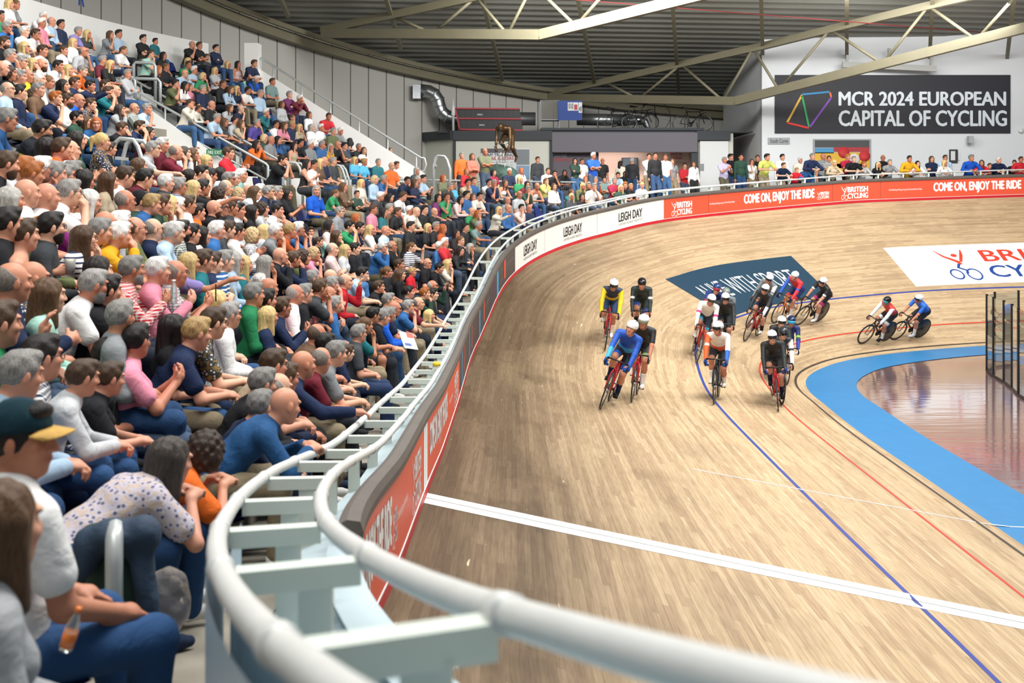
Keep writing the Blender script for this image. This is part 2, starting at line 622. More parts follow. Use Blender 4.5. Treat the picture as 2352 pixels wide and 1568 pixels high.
decal_text(dB, 'blue_lettering', v, f, m_dblu, sb0 + 3.65, Bq[0][1] + Lv * .86)
up, lo = rider_emblem()
v, f = merge2d(up, sc=Lv * .78); decal_text(dB, 'emblem_figure', v * np.array([1.5, 1, 1]), f, m_dred, sb0 + 1.9, Bq[0][1] + Lv * .9)
v, f = merge2d(lo, sc=Lv * .78); decal_text(dB, 'emblem_wheels', v * np.array([1.5, 1, 1]), f, m_dblu, sb0 + 1.9, Bq[0][1] + Lv * .9)

# ================================================================== FENCE: boards, coping, kick strip
WH = .72
m_org = mat('board_orange', 'e5573a', .45)
m_bwh = mat('board_white', 'eceae4', .45)
m_bdk = mat('board_charcoal', '4a4444', .45)
m_red = mat('kick_red', 'c8202c', .45)
m_cop = mat('coping_grey', '5d5650', .7, noise=(4, .2))


def fence_strip(ss, prof):
    """prof: list of (d, z above base) -> closed-ended sheet following the fence"""
    mb = MB()
    mb.grid([[fence(s, d, zb(s) + z) for d, z in prof] for s in ss])
    return mb


def srange(a, b, st=.3): return np.linspace(a, b, max(2, int((b - a) / st) + 1))


SF = srange(-13, 65, .25)
o = fence_strip(SF, [(.012, 0), (-.006, 0), (-.006, .085), (.012, .085)]).build('trim_kick_strip', m_red); o['kind'] = 'structure'
o = fence_strip(SF, [(.0, .088), (-.007, .088), (-.007, .10), (0, .10)]).build('trim_kick_line', m_wh); o['kind'] = 'structure'
CP = [(.0, WH), (-.03, WH), (-.035, WH + .05), (-.02, WH + .10), (.04, WH + .11), (.08, WH + .09), (.08, WH - .02)]
mb = fence_strip(srange(5.0, 65, .25), CP)
mb.add([fence(5.0, d, zb(5.0) + z) for d, z in CP], [tuple(range(7))])
o = mb.build('trim_coping', m_cop); o['kind'] = 'structure'
o = fence_strip(SF, [(.05, -.3), (.02, -.3), (.02, WH), (.05, WH)]).build('wall_track_fence', mat('fence_core', '6c6a66', .7)); o['kind'] = 'structure'

m_letw = mat('letter_white', 'f6f4f2', .5)
m_letk = mat('letter_black', '2d2b2c', .5)
m_letg = mat('letter_grey', '77777a', .5)


def board(s0, s1, m, label):
    root = tag(empty('advertising_board', fence((s0 + s1) / 2, 0, zb((s0 + s1) / 2))), label, 'advertising board')
    fence_strip(srange(s0 + .006, s1 - .006, .2), [(.018, .1), (0, .1), (0, WH), (.018, WH)]).build('panel', m, root)
    return root


def letters(root, name, vf, m, s0, z0, out=.004):
    v, f = vf
    L = root.location
    vs = []
    for x, y, q in v3(v):
        p = fence(s0 + x, -out - q, zb(s0 + x) + z0 + y)
        vs.append(p - L)
    return mesh_obj(name, vs, f, m, root)


def emblem(sc):
    up, lo = rider_emblem()
    return merge2d(up + lo, sc=sc)


def px_s(px):
    """s where the sight column px meets the far part of the fence"""
    b = (px - PX0) / FPX
    k = np.where(_s > 19)[0]
    return float(_s[k][np.argmax((_x[k] / _y[k]) > b)])


def slogan(root, a, w):
    letters(root, 'slogan_lettering', fit_text('COME ON, ENJOY THE RIDE', w, .42, bold=.062), m_letw, a, .20)


def club_logo(root, a, w, h, z0):
    letters(root, 'emblem', emblem(h * 1.15), m_letw, a, z0 - .03)
    e = h * .62
    letters(root, 'logo_lettering', merge2d([fit_text('BRITISH', w - e, h * .47, bold=.045), (fit_text('CYCLING', w - e, h * .47, bold=.045)[0] - np.array([0, h * .53, 0]), fit_text('CYCLING', w - e, h * .47, bold=.045)[1])], off=(0, h * .53)), m_letw, a + e, z0)


def web(root, a, w):
    letters(root, 'address_lettering', fit_text('britishcycling.org.uk/membership', w, .085), m_letw, a, .36)


# far bend, orange
so0 = px_s(1525)
sa, sb_, sc_, sd = px_s(1610), px_s(1906), px_s(2020), 60.0
bo = board(so0, px_s(1625), m_org, 'orange board beside the white boards, with white cycling club logo only')
club_logo(bo, px_s(1542), px_s(1588) - px_s(1542), .42, .16)
bo = board(px_s(1625), px_s(1912), m_org, 'orange board with slogan below the standing spectators in lilac and yellow')
web(bo, px_s(1628), px_s(1687) - px_s(1628)); slogan(bo, px_s(1707), px_s(1870) - px_s(1707))
club_logo(bo, px_s(1876), px_s(1903) - px_s(1876), .24, .24)
bo = board(px_s(1912), px_s(2020), m_org, 'orange logo board below the man in crimson shirt with folded arms')
club_logo(bo, px_s(1930), px_s(1991) - px_s(1930), .42, .16)
bo = board(px_s(2020), px_s(2352) + 4, m_org, 'orange board with slogan at the right end of the far bend')
web(bo, px_s(2041), px_s(2117) - px_s(2041)); slogan(bo, px_s(2142), px_s(2343) - px_s(2142))
# white
sw0 = px_s(1182)
cuts = [sw0, px_s(1250), px_s(1370), so0]
lab = ['white board nearest the charcoal boards, black law firm name', 'white board with law firm name, middle of the three', 'white board with law firm name, next to the orange boards']
for k, (pa, pb) in enumerate([(1202, 1233), (1293, 1336), (1419, 1473)]):
    bo = board(cuts[k], cuts[k + 1], m_bwh, lab[k])
    a, w = px_s(pa), px_s(pb) - px_s(pa)
    letters(bo, 'name_lettering', fit_text('LEIGH DAY', w, .27, bold=.035), m_letk, a, .30)
    letters(bo, 'tagline_lettering', fit_text('LAWYERS AGAINST INJUSTICE', w, .085), m_letg, a, .17)
# charcoal boards with coloured bars
m_cy = mat('bar_cyan', '3f9fd0', .5); m_or = mat('bar_orange', 'd8503a', .5); m_mg = mat('bar_magenta', '8c3f7d', .5); m_gn = mat('bar_green', '5c7a5c', .5)


def rect2d(x0, y0, x1, y1): return np.array([(x0, y0), (x1, y0), (x1, y1), (x0, y1)]), [(0, 1, 2, 3)]


dk0 = 17.2
dcuts = np.linspace(dk0, sw0, 5)
for k in range(4):
    a, b2 = dcuts[k], dcuts[k + 1]
    bo = board(a, b2, m_bdk, ['charcoal board next to the orange boards of the straight', 'charcoal board second along from the orange boards',
                              'charcoal board third along, where the bend begins', 'charcoal board touching the white boards'][k])
    L = b2 - a
    letters(bo, 'cyan_bar', rect2d(L * .30, .12, L * .37, .66), m_cy, a, 0)
    letters(bo, 'orange_bar', rect2d(L * .60, .22, L * .66, .66), m_or, a, 0)
    letters(bo, 'magenta_stroke', stroke2d([(L * .12, .15), (L * .18, .40), (L * .20, .62)], .05), m_mg, a, 0)
    letters(bo, 'lettering', fit_text('membership', L * .26, .12), m_letg, a + L * .69, .42)
    letters(bo, 'small_lettering', fit_text('CYCLING', L * .14, .10), m_letg, a + L * .42, .25)
# straight, orange
bo = board(10.66, dk0, m_org, 'long orange board beyond the white finish post on the straight')
slogan(bo, 10.95, 3.0); web(bo, 14.4, .8); club_logo(bo, 15.6, 1.1, .42, .16)
o = fence_strip(srange(10.24, 10.66, .1), [(.02, 0), (-.003, 0), (-.003, WH), (.02, WH)]).build('finish_post_panel', m_wh)
tag(o, 'narrow white panel on the fence where the finish line ends', 'finish marker')
letters(o, 'hairline', rect2d(0, 0, .014, WH), mat('hairline_black'), 10.44, 0, .006)
bo = board(4.2, 10.24, m_org, 'long orange board on the near side of the white finish post')
slogan(bo, 4.9, 2.6); web(bo, 7.9, .75); club_logo(bo, 9.05, .85, .42, .16)
club_logo(bo, 7.55, .3, .24, .26)
bo = board(-6, 4.2, m_org, 'orange board nearest the camera, partly hidden by the rail')
slogan(bo, .3, 2.9); club_logo(bo, 3.35, .7, .42, .16)

# ================================================================== LADDER RAIL
m_steel = mat('rail_steel', 'd4d5d2', .42, .1, noise=(9, .08), bump=(40, .05))
m_pale = mat('rung_pale', 'cfd6cc', .5, .1, noise=(6, .06))
DI, DO = .14, .47
rr = tag(empty('guard_rail', fence(12, .3, rail_z(12))), 'long ladder-like double steel guard rail following the top of the track fence', 'guard rail')
sr = srange(-4, 62, .25)
for nm, dd in (('inner_rail', DI), ('outer_rail', DO)):
    MB().tube([fence(s, dd, rail_z(s)) for s in sr], .027, 12).build(nm, m_steel, rr)
k = 0
for s in np.arange(-.4, 61, 1.0):
    z = rail_z(s)
    mb = MB().bar(fence(s, DI + .02, z - .03), fence(s, DO - .02, z - .03), .05, .055)
    mb.build('rung', m_pale, rr)
    lg = MB().bar(fence(s, .26, zb(s) + .45), fence(s, .26, z - .045), .075, .035, up=(0, 1, 0))
    if s > 28: MB().bar(fence(s, DI, zb(s) + WH + .05), fence(s, DI, z - .01), .06, .03, up=(0, 1, 0)).build('leg', m_pale, rr)
    lg.build('leg', m_pale, rr)
    if s < 12:
        for dd in (DI, DO): MB().tube([fence(s - .03, dd, rail_z(s - .03)), fence(s + .03, dd, rail_z(s + .03))], .032, 12).build('clamp', m_steel, rr)
m_deck = mat('deck_paleblue', 'b5c6cc', .6, noise=(3, .12))
mb = MB().grid([[fence(s, d, zb(s) + z) for d, z in ((.06, WH - .04), (.30, WH - .10), (.34, .30), (.36, -.2))] for s in srange(-5, 44, .4)])
mb.grid([[fence(s, d, zb(s) + WH + .006) for d in (-.012, .12)] for s in srange(-5, 5.05, .3)])
mb.grid([[fence(s, -.012, zb(s) + WH - .02), fence(s, -.012, zb(s) + WH + .006)] for s in srange(-5, 5.05, .3)])
o = mb.build('ledge_deck', m_deck); o['kind'] = 'structure'
mb = MB().grid([[fence(s, d, z) for d, z in ((.435, rail_z(s) - .06), (.435, floor0(s)))] for s in srange(-4, 4.35, .3)])
mb.grid([[fence(s, d, z) for d, z in ((.50, rail_z(s) - .06), (.50, floor0(s)))] for s in srange(-4, 4.35, .3)])
o = mb.build('screen_panel', mat('screen_paleblue', 'a9c0cd', .35, noise=(2, .1))); tag(o, 'pale blue panel hanging behind the rail nearest the camera', 'panel')

# ================================================================== STANDS
m_conc = mat('terrace_concrete', '8d877a', .8, noise=(2.5, .22), bump=(12, .15))
m_wwal = mat('stand_white', 'e9e9e6', .7, noise=(1.5, .03))
m_grey = mat('stair_grey', 'a6a9a6', .75, noise=(4, .06))
YC = 34.9     # where the upper tier ends


def terrace(name, ss, d0, d1, n, m):
    prof = []
    ds_ = np.linspace(d0, d1, n + 1)
    mb = MB()
    rows = []
    for s in ss:
        r = []
        for i in range(n):
            zf = zfloor(s, (ds_[i] + ds_[i + 1]) / 2)
            r += [fence(s, ds_[i], zf), fence(s, ds_[i + 1], zf)]
        rows.append(r)
    mb.grid(rows)
    o = mb.build(name, m); o['kind'] = 'structure'
    return o


terrace('floor_lower_terrace', srange(2.2, 64, .5), .5, 4.9, 6, m_conc)
mb = MB().grid([[fence(s, .5, floor0(s) - 1.5), fence(s, .5, floor0(s))] for s in srange(2.2, 64, .5)])
o = mb.build('wall_terrace_riser', m_conc); o['kind'] = 'structure'
# walkway in front, beside the camera
mb = MB().grid([[fence(s, .5, 2.45), fence(s, 4, 2.45)] for s in srange(-3, 4.9, .5)])
o = mb.build('floor_walkway', m_conc); o['kind'] = 'structure'
a0, a1 = fence(4.75, .52, 2.47), fence(4.75, 2.3, 2.47)
o = MB().bar(a0, a1, .04, .05).build('trim_step_edge', m_lwht); o['kind'] = 'structure'
# cross aisle and concourse
mb = MB().grid([[fence(s, 4.9, ZC), fence(s, 6.0, ZC)] for s in srange(8, 33.5, .5)])
o = mb.build('floor_cross_aisle', m_conc); o['kind'] = 'structure'
mb = MB().grid([[fence(s, 4.88, ZC - .005), fence(s, 9, ZC - .005), fence(s, 16, ZC - .005)] for s in srange(30, 66, .6)])
o = mb.build('floor_concourse', mat('concourse_floor', '77746e', .6)); o['kind'] = 'structure'


def s_at_y(y, d, lo=4, hi=34):
    for s in np.arange(lo, hi, .05):
        if fence(s, d).y >= y: return s
    return hi


def yrow(y, d, z):
    """point at world y on offset d"""
    s = s_at_y(y, d)
    p = fence(s, d); return Vector((p.x, y, z))


AISLES = [(16.9, 18.3), (27.6, 29.0)]
blocks = [(9.0, 16.9), (18.3, 27.6), (29.0, YC)]
dup = np.linspace(UP0, 10.9, 8)
for y0, y1 in blocks:
    mb = MB()
    rows = []
    for y in srange(y0, y1, .6):
        r = []
        for i in range(7):
            zf = zfloor(20, (dup[i] + dup[i + 1]) / 2)
            r += [yrow(y, dup[i], zf), yrow(y, dup[i + 1], zf)]
        rows.append(r)
    mb.grid(rows)
    # front face of the block and its white ends
    mb2 = MB()
    mb2.grid([[yrow(y, UP0 - .02, ZC), yrow(y, UP0 - .02, ZC + .75)] for y in srange(y0, y1, .6)])
    for ye, q in ((y0, 1), (y1, -1)):
        pts = [yrow(ye, d, zfloor(20, d) + .42) for d in dup]
        low = [yrow(ye, d, ZC - .1) for d in dup]
        mb2.grid([pts, low])
        mb2.grid([[p + Vector((0, q * .14, 0)) for p in pts], [p + Vector((0, q * .14, 0)) for p in low]])
        mb2.grid([pts, [p + Vector((0, q * .14, 0)) for p in pts]])
    o = mb.build('floor_upper_terrace', m_conc); o['kind'] = 'structure'
    o = mb2.build('wall_terrace_side', m_wwal); o['kind'] = 'structure'
for y0, y1 in AISLES:
    mb = MB()
    dd = np.linspace(UP0, 10.9, 15)
    for i in range(14):
        zf = ZC + .1 + (i) * .235
        P = [yrow(y0, dd[i], 0), yrow(y0, dd[i + 1], 0), yrow(y1, dd[i + 1], 0), yrow(y1, dd[i], 0)]
        vs = [(p.x, p.y, z) for z in (ZC - .1, zf) for p in P]
        mb.add(vs, [(0, 1, 2, 3), (4, 7, 6, 5), (0, 3, 7, 4), (1, 5, 6, 2)])
    o = mb.build('floor_aisle_stairs', m_grey); o['kind'] = 'structure'
# end stair beyond the last block
mb = MB()
dd = np.linspace(5.2, 11.0, 17)
for i in range(16):
    zf = ZC + i * .19
    P = [yrow(YC + .15, dd[i], 0), yrow(YC + .15, dd[i + 1], 0), yrow(YC + 1.1, dd[i + 1], 0), yrow(YC + 1.1, dd[i], 0)]
    vs = [(p.x, p.y, z) for z in (ZC - .1, zf) for p in P]
    mb.add(vs, [(0, 1, 2, 3), (4, 7, 6, 5), (0, 3, 7, 4), (1, 5, 6, 2)])
o = mb.build('floor_end_stairs', m_grey); o['kind'] = 'structure'
# white parapet along the end of the stand
PA, PB = at_depth(975, 398, YC), at_depth(595, 158, YC)
mb = MB()
for dy in (0, .18):
    mb.add([(PA.x, YC + dy, ZC - .1), (PB.x, YC + dy, ZC - .1), (PB.x, YC + dy, PB.z), (PA.x, YC + dy, PA.z)], [(0, 1, 2, 3)])
mb.add([(PA.x, YC, PA.z), (PB.x, YC, PB.z), (PB.x, YC + .18, PB.z), (PA.x, YC + .18, PA.z)], [(0, 1, 2, 3)])
mb.add([(PA.x, YC, ZC - .1), (PA.x, YC + .18, ZC - .1), (PA.x, YC + .18, PA.z), (PA.x, YC, PA.z)], [(0, 1, 2, 3)])
o = mb.build('wall_stand_end', m_wwal); o['kind'] = 'structure'
# white back wall with a pillar at its end
ZT = at_depth(595, 100, YC).z
mb = MB()
pts = [yrow(y, 11.15, 0) for y in srange(9, YC, .8)]
mb.grid([[Vector((p.x, p.y, z)) for z in (6.6, ZT)] for p in pts])
mb.grid([[Vector((p.x - .3, p.y, z)) for z in (ZT, 6.6)] for p in pts])
mb.grid([[Vector((p.x - q, p.y, ZT)) for q in (0, .3)] for p in pts])
o = mb.build('wall_stand_back', m_wwal); o['kind'] = 'structure'
pe = at_depth(595, 130, YC)
mb = MB().box((pe.x - .21, YC + .1, (6.6 + ZT) / 2), (.42, .5, ZT - 6.6))
o = mb.build('wall_end_pillar', m_wwal); o['kind'] = 'structure'
# the section letter painted on the back wall
v, f = fit_text('R', .34, .62, bold=.03)
q = at_depth(174, 12, 24.5)
sR = s_at_y(24.5, 11.1); pR = fence(sR, 11.08)
tt = float(F(_th, sR))
dirv = Vector((math.sin(tt), math.cos(tt), 0)); inn = Vector((math.cos(tt), -math.sin(tt), 0))
k = None
for y in np.arange(15, 34, .05):
    p = yrow(y, 11.1, 0)
    if (p.x / p.y * FPX + PX0) >= 176: k = p; break
zz = CAMH - (12 - PY0) / FPX * k.y
vs = [Vector((k.x, k.y, zz)) + inn * .04 + dirv * x + Vector((0, 0, y)) + inn * q for x, y, q in v3(v)]
o = mesh_obj('section_letter', vs, f, mat('letter_royal', '1f3f94', .5)); tag(o, 'blue section letter painted on the white wall above the back row', 'sign')

# ================================================================== HALL WALLS AND ROOF
m_clad = bpy.data.materials.new('grey_cladding'); m_clad.use_nodes = True
nt = m_clad.node_tree; b = nt.nodes['Principled BSDF']
uvn = nt.nodes.new('ShaderNodeUVMap'); sp = nt.nodes.new('ShaderNodeSeparateXYZ'); nt.links.new(uvn.outputs[0], sp.inputs[0])
mm = nt.nodes.new('ShaderNodeMath'); mm.operation = 'FRACT'; nt.links.new(sp.outputs[0], mm.inputs[0])
lt = nt.nodes.new('ShaderNodeMath'); lt.operation = 'LESS_THAN'; lt.inputs[1].default_value = .055; nt.links.new(mm.outputs[0], lt.inputs[0])
mxn = nt.nodes.new('ShaderNodeMix'); mxn.data_type = 'RGBA'
mxn.inputs['A'].default_value = (*lin('b4b2ac'), 1); mxn.inputs['B'].default_value = (*lin('5a5956'), 1)
nt.links.new(lt.outputs[0], mxn.inputs['Factor']); nt.links.new(mxn.outputs['Result'], b.inputs['Base Color'])
b.inputs['Roughness'].default_value = .6
DW = 13.6
SW = srange(8, 50, .4)
V, U, Fc = [], [], []
for s in SW:
    p = fence(s, DW)
    for z in (3.5, roof_z(p.y) + .3): V.append((p.x, p.y, z)); U.append((s * 2.1, z))
for i in range(len(SW) - 1): Fc.append((2 * i, 2 * i + 2, 2 * i + 3, 2 * i + 1))
o = mesh_obj('wall_cladding', V, Fc, m_clad, uv=U); o['kind'] = 'structure'

YW = 44.0
XL = (1750 - PX0) / FPX * YW
m_swal = mat('wall_white', 'd9dde0', .75, noise=(.6, .03), bump=(8, .06))
mb = MB().box(((XL + 40) / 2, YW + .15, 8), (40 - XL, .3, 8.6))
mb.box((XL + .15, (YW + 52) / 2 + .04, 8), (.3, 52 - YW, 8.6))
o = mb.build('wall_south', m_swal); o['kind'] = 'structure'

m_corr = bpy.data.materials.new('corrugated_roof'); m_corr.use_nodes = True
m_corr.node_tree.nodes['Principled BSDF'].inputs['Base Color'].default_value = (*lin('7d7e77'), 1)
m_corr.node_tree.nodes['Principled BSDF'].inputs['Roughness'].default_value = .5
# real corrugations: ridges run across, stepping back in y
mb = MB()
ys = np.arange(25.5, 54, .145)
P = []
for i, y in enumerate(ys):
    z = roof_z(y) + (.11 if (i // 2) % 2 else 0.0) + .22
    P.append([(-16, y + 0.0, z), (32, y + 5.0, z)])
mb.grid(P)
o = mb.build('ceiling_roof_deck', m_corr); o['kind'] = 'structure'

m_beam = mat('beam_olive', '746f5a', .6, noise=(3, .1))
# eave beam following the wall head
eb = [fence(s, DW - .35) for s in srange(12, 49, .6)]
eb = [(p.x, p.y, roof_z(p.y) - .12) for p in eb]
mb = MB()
for a, c in zip(eb, eb[1:]): mb.bar(a, c, .34, .34)
o = mb.build('eave_beam', m_beam); o['kind'] = 'structure'
mb = MB()
for a, c in zip(eb, eb[1:]): mb.bar((a[0] + .35, a[1] - .3, a[2] + .22), (c[0] + .35, c[1] - .3, c[2] + .22), .16, .16)
o = mb.build('eave_purlin', m_beam); o['kind'] = 'structure'


def truss(top_px, bot_px, label, lead):
    T = [pix_roof(x, y, .05) for x, y in top_px]
    d = (T[-1] - T[0]); d2 = Vector((d.x, d.y))
    B = []
    for x, y in bot_px:
        r = pxray(x, y)
        # intersect sight line plane with the truss's vertical plane
        den = r.x * d2.y - 1.0 * d2.x
        D = (T[0].x * d2.y - T[0].y * d2.x) / den
        B.append(at_depth(x, y, D))
    root = tag(empty('roof_truss', (T[0].x, T[0].y, T[0].z)), label, 'roof truss')
    mb = MB()
    for a, c in zip(T, T[1:]): mb.bar(a, c, .22, .26)
    mb.build('top_chord', m_beam, root)
    mb = MB()
    for a, c in zip(B, B[1:]): mb.bar(a, c, .24, .32)
    mb.build('bottom_chord', m_beam, root)
    L = d.length

    def along(pts, t):
        # point on polyline at plan parameter t (0..1 along d)
        best = None
        for a, c in zip(pts, pts[1:]):
            ta = (Vector((a.x, a.y)) - Vector((T[0].x, T[0].y))).dot(d2) / d2.length_squared
            tc = (Vector((c.x, c.y)) - Vector((T[0].x, T[0].y))).dot(d2) / d2.length_squared
            if abs(tc - ta) > 1e-6 and (min(ta, tc) - 1e-6 <= t <= max(ta, tc) + 1e-6): return a.lerp(c, (t - ta) / (tc - ta))
        return None
    ts = lead
    for i in range(len(ts) - 1):
        a = along(T if i % 2 == 0 else B, ts[i]); c = along(B if i % 2 == 0 else T, ts[i + 1])
        if a and c: MB().tube([a, c], .055, 8).build('web_member', m_beam, root)
    return root


truss([(1262, 216), (1500, 162), (1752, 106), (1945, 58), (2360, -40)], [(1262, 224), (1690, 232), (2362, 62)],
      'olive steel roof truss crossing in front of the dark banner', [.15, .24, .34, .44, .50, .56, .66, .76, .84, .92, 1.0])
truss([(740, 70), (1120, -12), (1400, -75), (1700, -140)], [(742, 76), (1242, 80), (1640, -18)],
      'olive steel roof truss high above the stand, nearer the camera', [.2, .31, .42, .5, .56, .66, .78, .9, 1.0])
for a, c in [((640, -10), (662, 36)), ((885, -10), (921, 112)), ((1106, -10), (1154, 182)), ((1326, -10), (1366, 192)), ((1543, -10), (1560, 218)),
             ((1748, -10), (1752, 122)), ((1945, -10), (1945, 132)), ((2142, -10), (2134, 158)), ((2330, -10), (2310, 158))]:
    p, q = pix_roof(*a, .0), pix_roof(*c, .0)
    e = p + (p - q) * 1.2
    o = MB().bar(e, q, .13, .17).build('roof_rafter', m_beam); o['kind'] = 'structure'
p, q = pix_roof(1230, -8, .25), pix_roof(2300, 78, .25)
o = MB().tube([p, q], .018, 6).build('roof_cable', mat('cable_red', '7d2a2a', .6)); tag(o, 'thin dark red cable strung under the roof deck', 'cable')
mb = MB()
for x0, x1 in ((1935, 2150),):
    a, c = at_depth(x0, 148, YW - .5), at_depth(x1, 158, YW - .5)
    mb.bar(a, c, .12, .22)
    for t in (.05, .5, .95):
        w = a.lerp(c, t); mb.bar(w, w + Vector((0, 0, .7)), .1, .1)
o = mb.build('cable_tray', mat('tray_grey', 'a8aaa6', .6)); tag(o, 'pale cable tray hung just above the dark banner', 'cable tray')
# ================================================================== CONCOURSE BUILDINGS
def pxbox(name, x0, x1, y0, y1, D, th, m, parent=None):
    a, c = at_depth(x0, y0, D), at_depth(x1, y1, D)
    return MB().box(((a.x + c.x) / 2, D + th / 2, (a.z + c.z) / 2), (abs(c.x - a.x), th, abs(a.z - c.z))).build(name, m, parent)


YK = 45.0
m_cream = mat('kiosk_cream', 'c9cabf', .6, noise=(1, .04))
m_dkf = mat('kiosk_fascia', '2c3136', .6)
m_shut = mat('shutter_grey', '605d66', .55)
m_pink = mat('kiosk_interior', 'd8b7a8', .7)
m_poster = mat('poster_dark', '5a545c', .6)
m_wpost = mat('poster_white', 'd9dbdc', .6)
o = pxbox('wall_kiosk_front', 1045, 1262, 322, 480, YK, .2, m_cream); o['kind'] = 'structure'
o = pxbox('wall_kiosk_return', 1604, 1684, 302, 480, YK + .1, .2, m_cream); o['kind'] = 'structure'
o = pxbox('trim_kiosk_fascia', 1040, 1268, 300, 322, YK - .12, .5, m_dkf); o['kind'] = 'structure'
o = pxbox('trim_kiosk_fascia', 1600, 1678, 300, 322, YK - .12, .5, m_dkf); o['kind'] = 'structure'
o = pxbox('trim_kiosk_post', 1262, 1270, 322, 480, YK - .06, .2, m_dkf); o['kind'] = 'structure'
o = pxbox('trim_kiosk_post', 1040, 1047, 322, 480, YK - .06, .2, m_dkf); o['kind'] = 'structure'
o = pxbox('trim_kiosk_post', 1588, 1604, 345, 480, YK - .06, .2, m_dkf); o['kind'] = 'structure'
sh = pxbox('roller_shutter', 1268, 1602, 304, 349, YK - .14, .35, m_shut)
tag(sh, 'wide grey shutter box above the kiosk opening', 'shutter')
o = pxbox('wall_kiosk_interior', 1268, 1600, 300, 480, YK + 2.0, .2, m_pink); o['kind'] = 'structure'
o = MB().box((at_depth(1430, 0, YK).x, YK + 1.2, roof_z(48) - 2.5), (6.5, 2.4, .1)).build('ceiling_kiosk', m_dkf)
o.location.z = 0; o['kind'] = 'structure'
o.data.transform(Matrix.Translation((0, 0, at_depth(0, 302, YK).z - (roof_z(48) - 2.5) + .1)))
# angled left flank of the kiosk
a0 = at_depth(1042, 320, YK); b0 = at_depth(880, 320, 49)
mb = MB().add([(a0.x, a0.y, 4.2), (b0.x, b0.y, 4.2), (b0.x, b0.y, a0.z), (a0.x, a0.y, a0.z)], [(0, 1, 2, 3)])
o = mb.build('wall_kiosk_flank', m_cream); o['kind'] = 'structure'
mb = MB().bar((a0.x - .05, a0.y - .1, a0.z + .17), (b0.x, b0.y - .1, a0.z + .17), .2, .36)
o = mb.build('trim_flank_fascia', m_dkf); o['kind'] = 'structure'
mb = MB().bar((a0.x + 4, YK + .4, a0.z + .37), (b0.x, b0.y + .3, a0.z + .37), .1, .05)
o = mb.build('trim_flank_edge', mat('edge_red', '9c2f30', .6)); o['kind'] = 'structure'
# roof of the kiosk
o = MB().box((at_depth(1360, 0, 47).x, 47.5, at_depth(0, 301, YK).z - .03), (12.5, 5, .06)).build('ceiling_kiosk_top', m_dkf); o['kind'] = 'structure'
# door
dr = tag(empty('kiosk_door', at_depth(1640, 465, YK)), 'plain white door at the right end of the kiosk', 'door')
pxbox('leaf', 1608, 1673, 324, 478, YK - .03, .08, m_wpost, dr)
pxbox('notice', 1607, 1617, 376, 392, YK - .05, .02, mat('notice_grey', '8b8d90', .7), dr)


def wtext(root, name, body, x0, x1, y0, y1, D, m, bold=.01):
    a, c = at_depth(x0, y1, D), at_depth(x1, y0, D)
    v, f = fit_text(body, c.x - a.x, c.z - a.z, bold=bold)
    return mesh_obj(name, [(a.x + x - root.location.x, D - q - root.location.y, a.z + y - root.location.z) for x, y, q in v3(v)], f, m, root)


m_tdk = mat('text_dark', '34363a', .6); m_tred = mat('text_red', 'b43a3c', .6); m_tgrey = mat('text_grey', '9b9da2', .6)
# posters
r = tag(empty('wall_poster', at_depth(1145, 372, YK - .02)), 'white poster with black and red heading behind the bronze statue', 'poster')
pxbox('sheet', 1105, 1216, 341, 410, YK - .03, .02, m_wpost, r)
pxbox('photo_panel', 1186, 1216, 343, 378, YK - .045, .012, mat('poster_photo', '7c8288', .6), r)
pxbox('photo_panel', 1186, 1216, 380, 410, YK - .045, .012, mat('poster_photo_sky', '7fa0bc', .6), r)
pxbox('top_band', 1105, 1186, 341, 351, YK - .045, .012, m_poster, r)
wtext(r, 'heading', 'TEAM TRAINING', 1107, 1180, 352, 359, YK - .05, m_tdk)
wtext(r, 'heading', 'TRAILBLAZERS', 1115, 1180, 360, 367, YK - .05, m_tred)
for k in range(5): wtext(r, 'text_line', 'track cycling for all', 1120, 1178, 371 + 6 * k, 374 + 6 * k, YK - .05, m_tgrey)
r = tag(empty('wall_poster', at_depth(1320, 372, YK + .3)), 'dark grey poster inside the kiosk left of the pink wall', 'poster')
pxbox('sheet', 1270, 1375, 350, 470, YK + .35, .02, m_poster, r)
wtext(r, 'heading', 'CLICK & TRACK', 1272, 1302, 354, 361, YK + .33, mat('text_pale', 'b9b7bb', .6))
wtext(r, 'heading', 'EXPERIENCE DAY', 1272, 1312, 363, 370, YK + .33, m_tred)
r = tag(empty('wall_poster', at_depth(1550, 360, YK + 1.9)), 'red lettering poster on the pink wall of the kiosk', 'poster')
pxbox('sheet', 1528, 1582, 349, 372, YK + 1.95, .02, mat('poster_pink', 'd9bdb2', .7), r)
wtext(r, 'heading', 'BACK IN', 1540, 1566, 351, 357, YK + 1.93, m_tred)
wtext(r, 'heading', 'SADDLE!', 1542, 1566, 359, 365, YK + 1.93, m_tred)
tv = tag(empty('wall_screen', at_depth(1446, 372, YK + 1.8)), 'small black screen on the pink kiosk wall', 'screen')
pxbox('bezel', 1428, 1466, 362, 386, YK + 1.85, .06, m_dkf, tv)
pxbox('display', 1431, 1463, 364, 384, YK + 1.83, .02, mat('screen_glass', '5c6670', .2), tv)
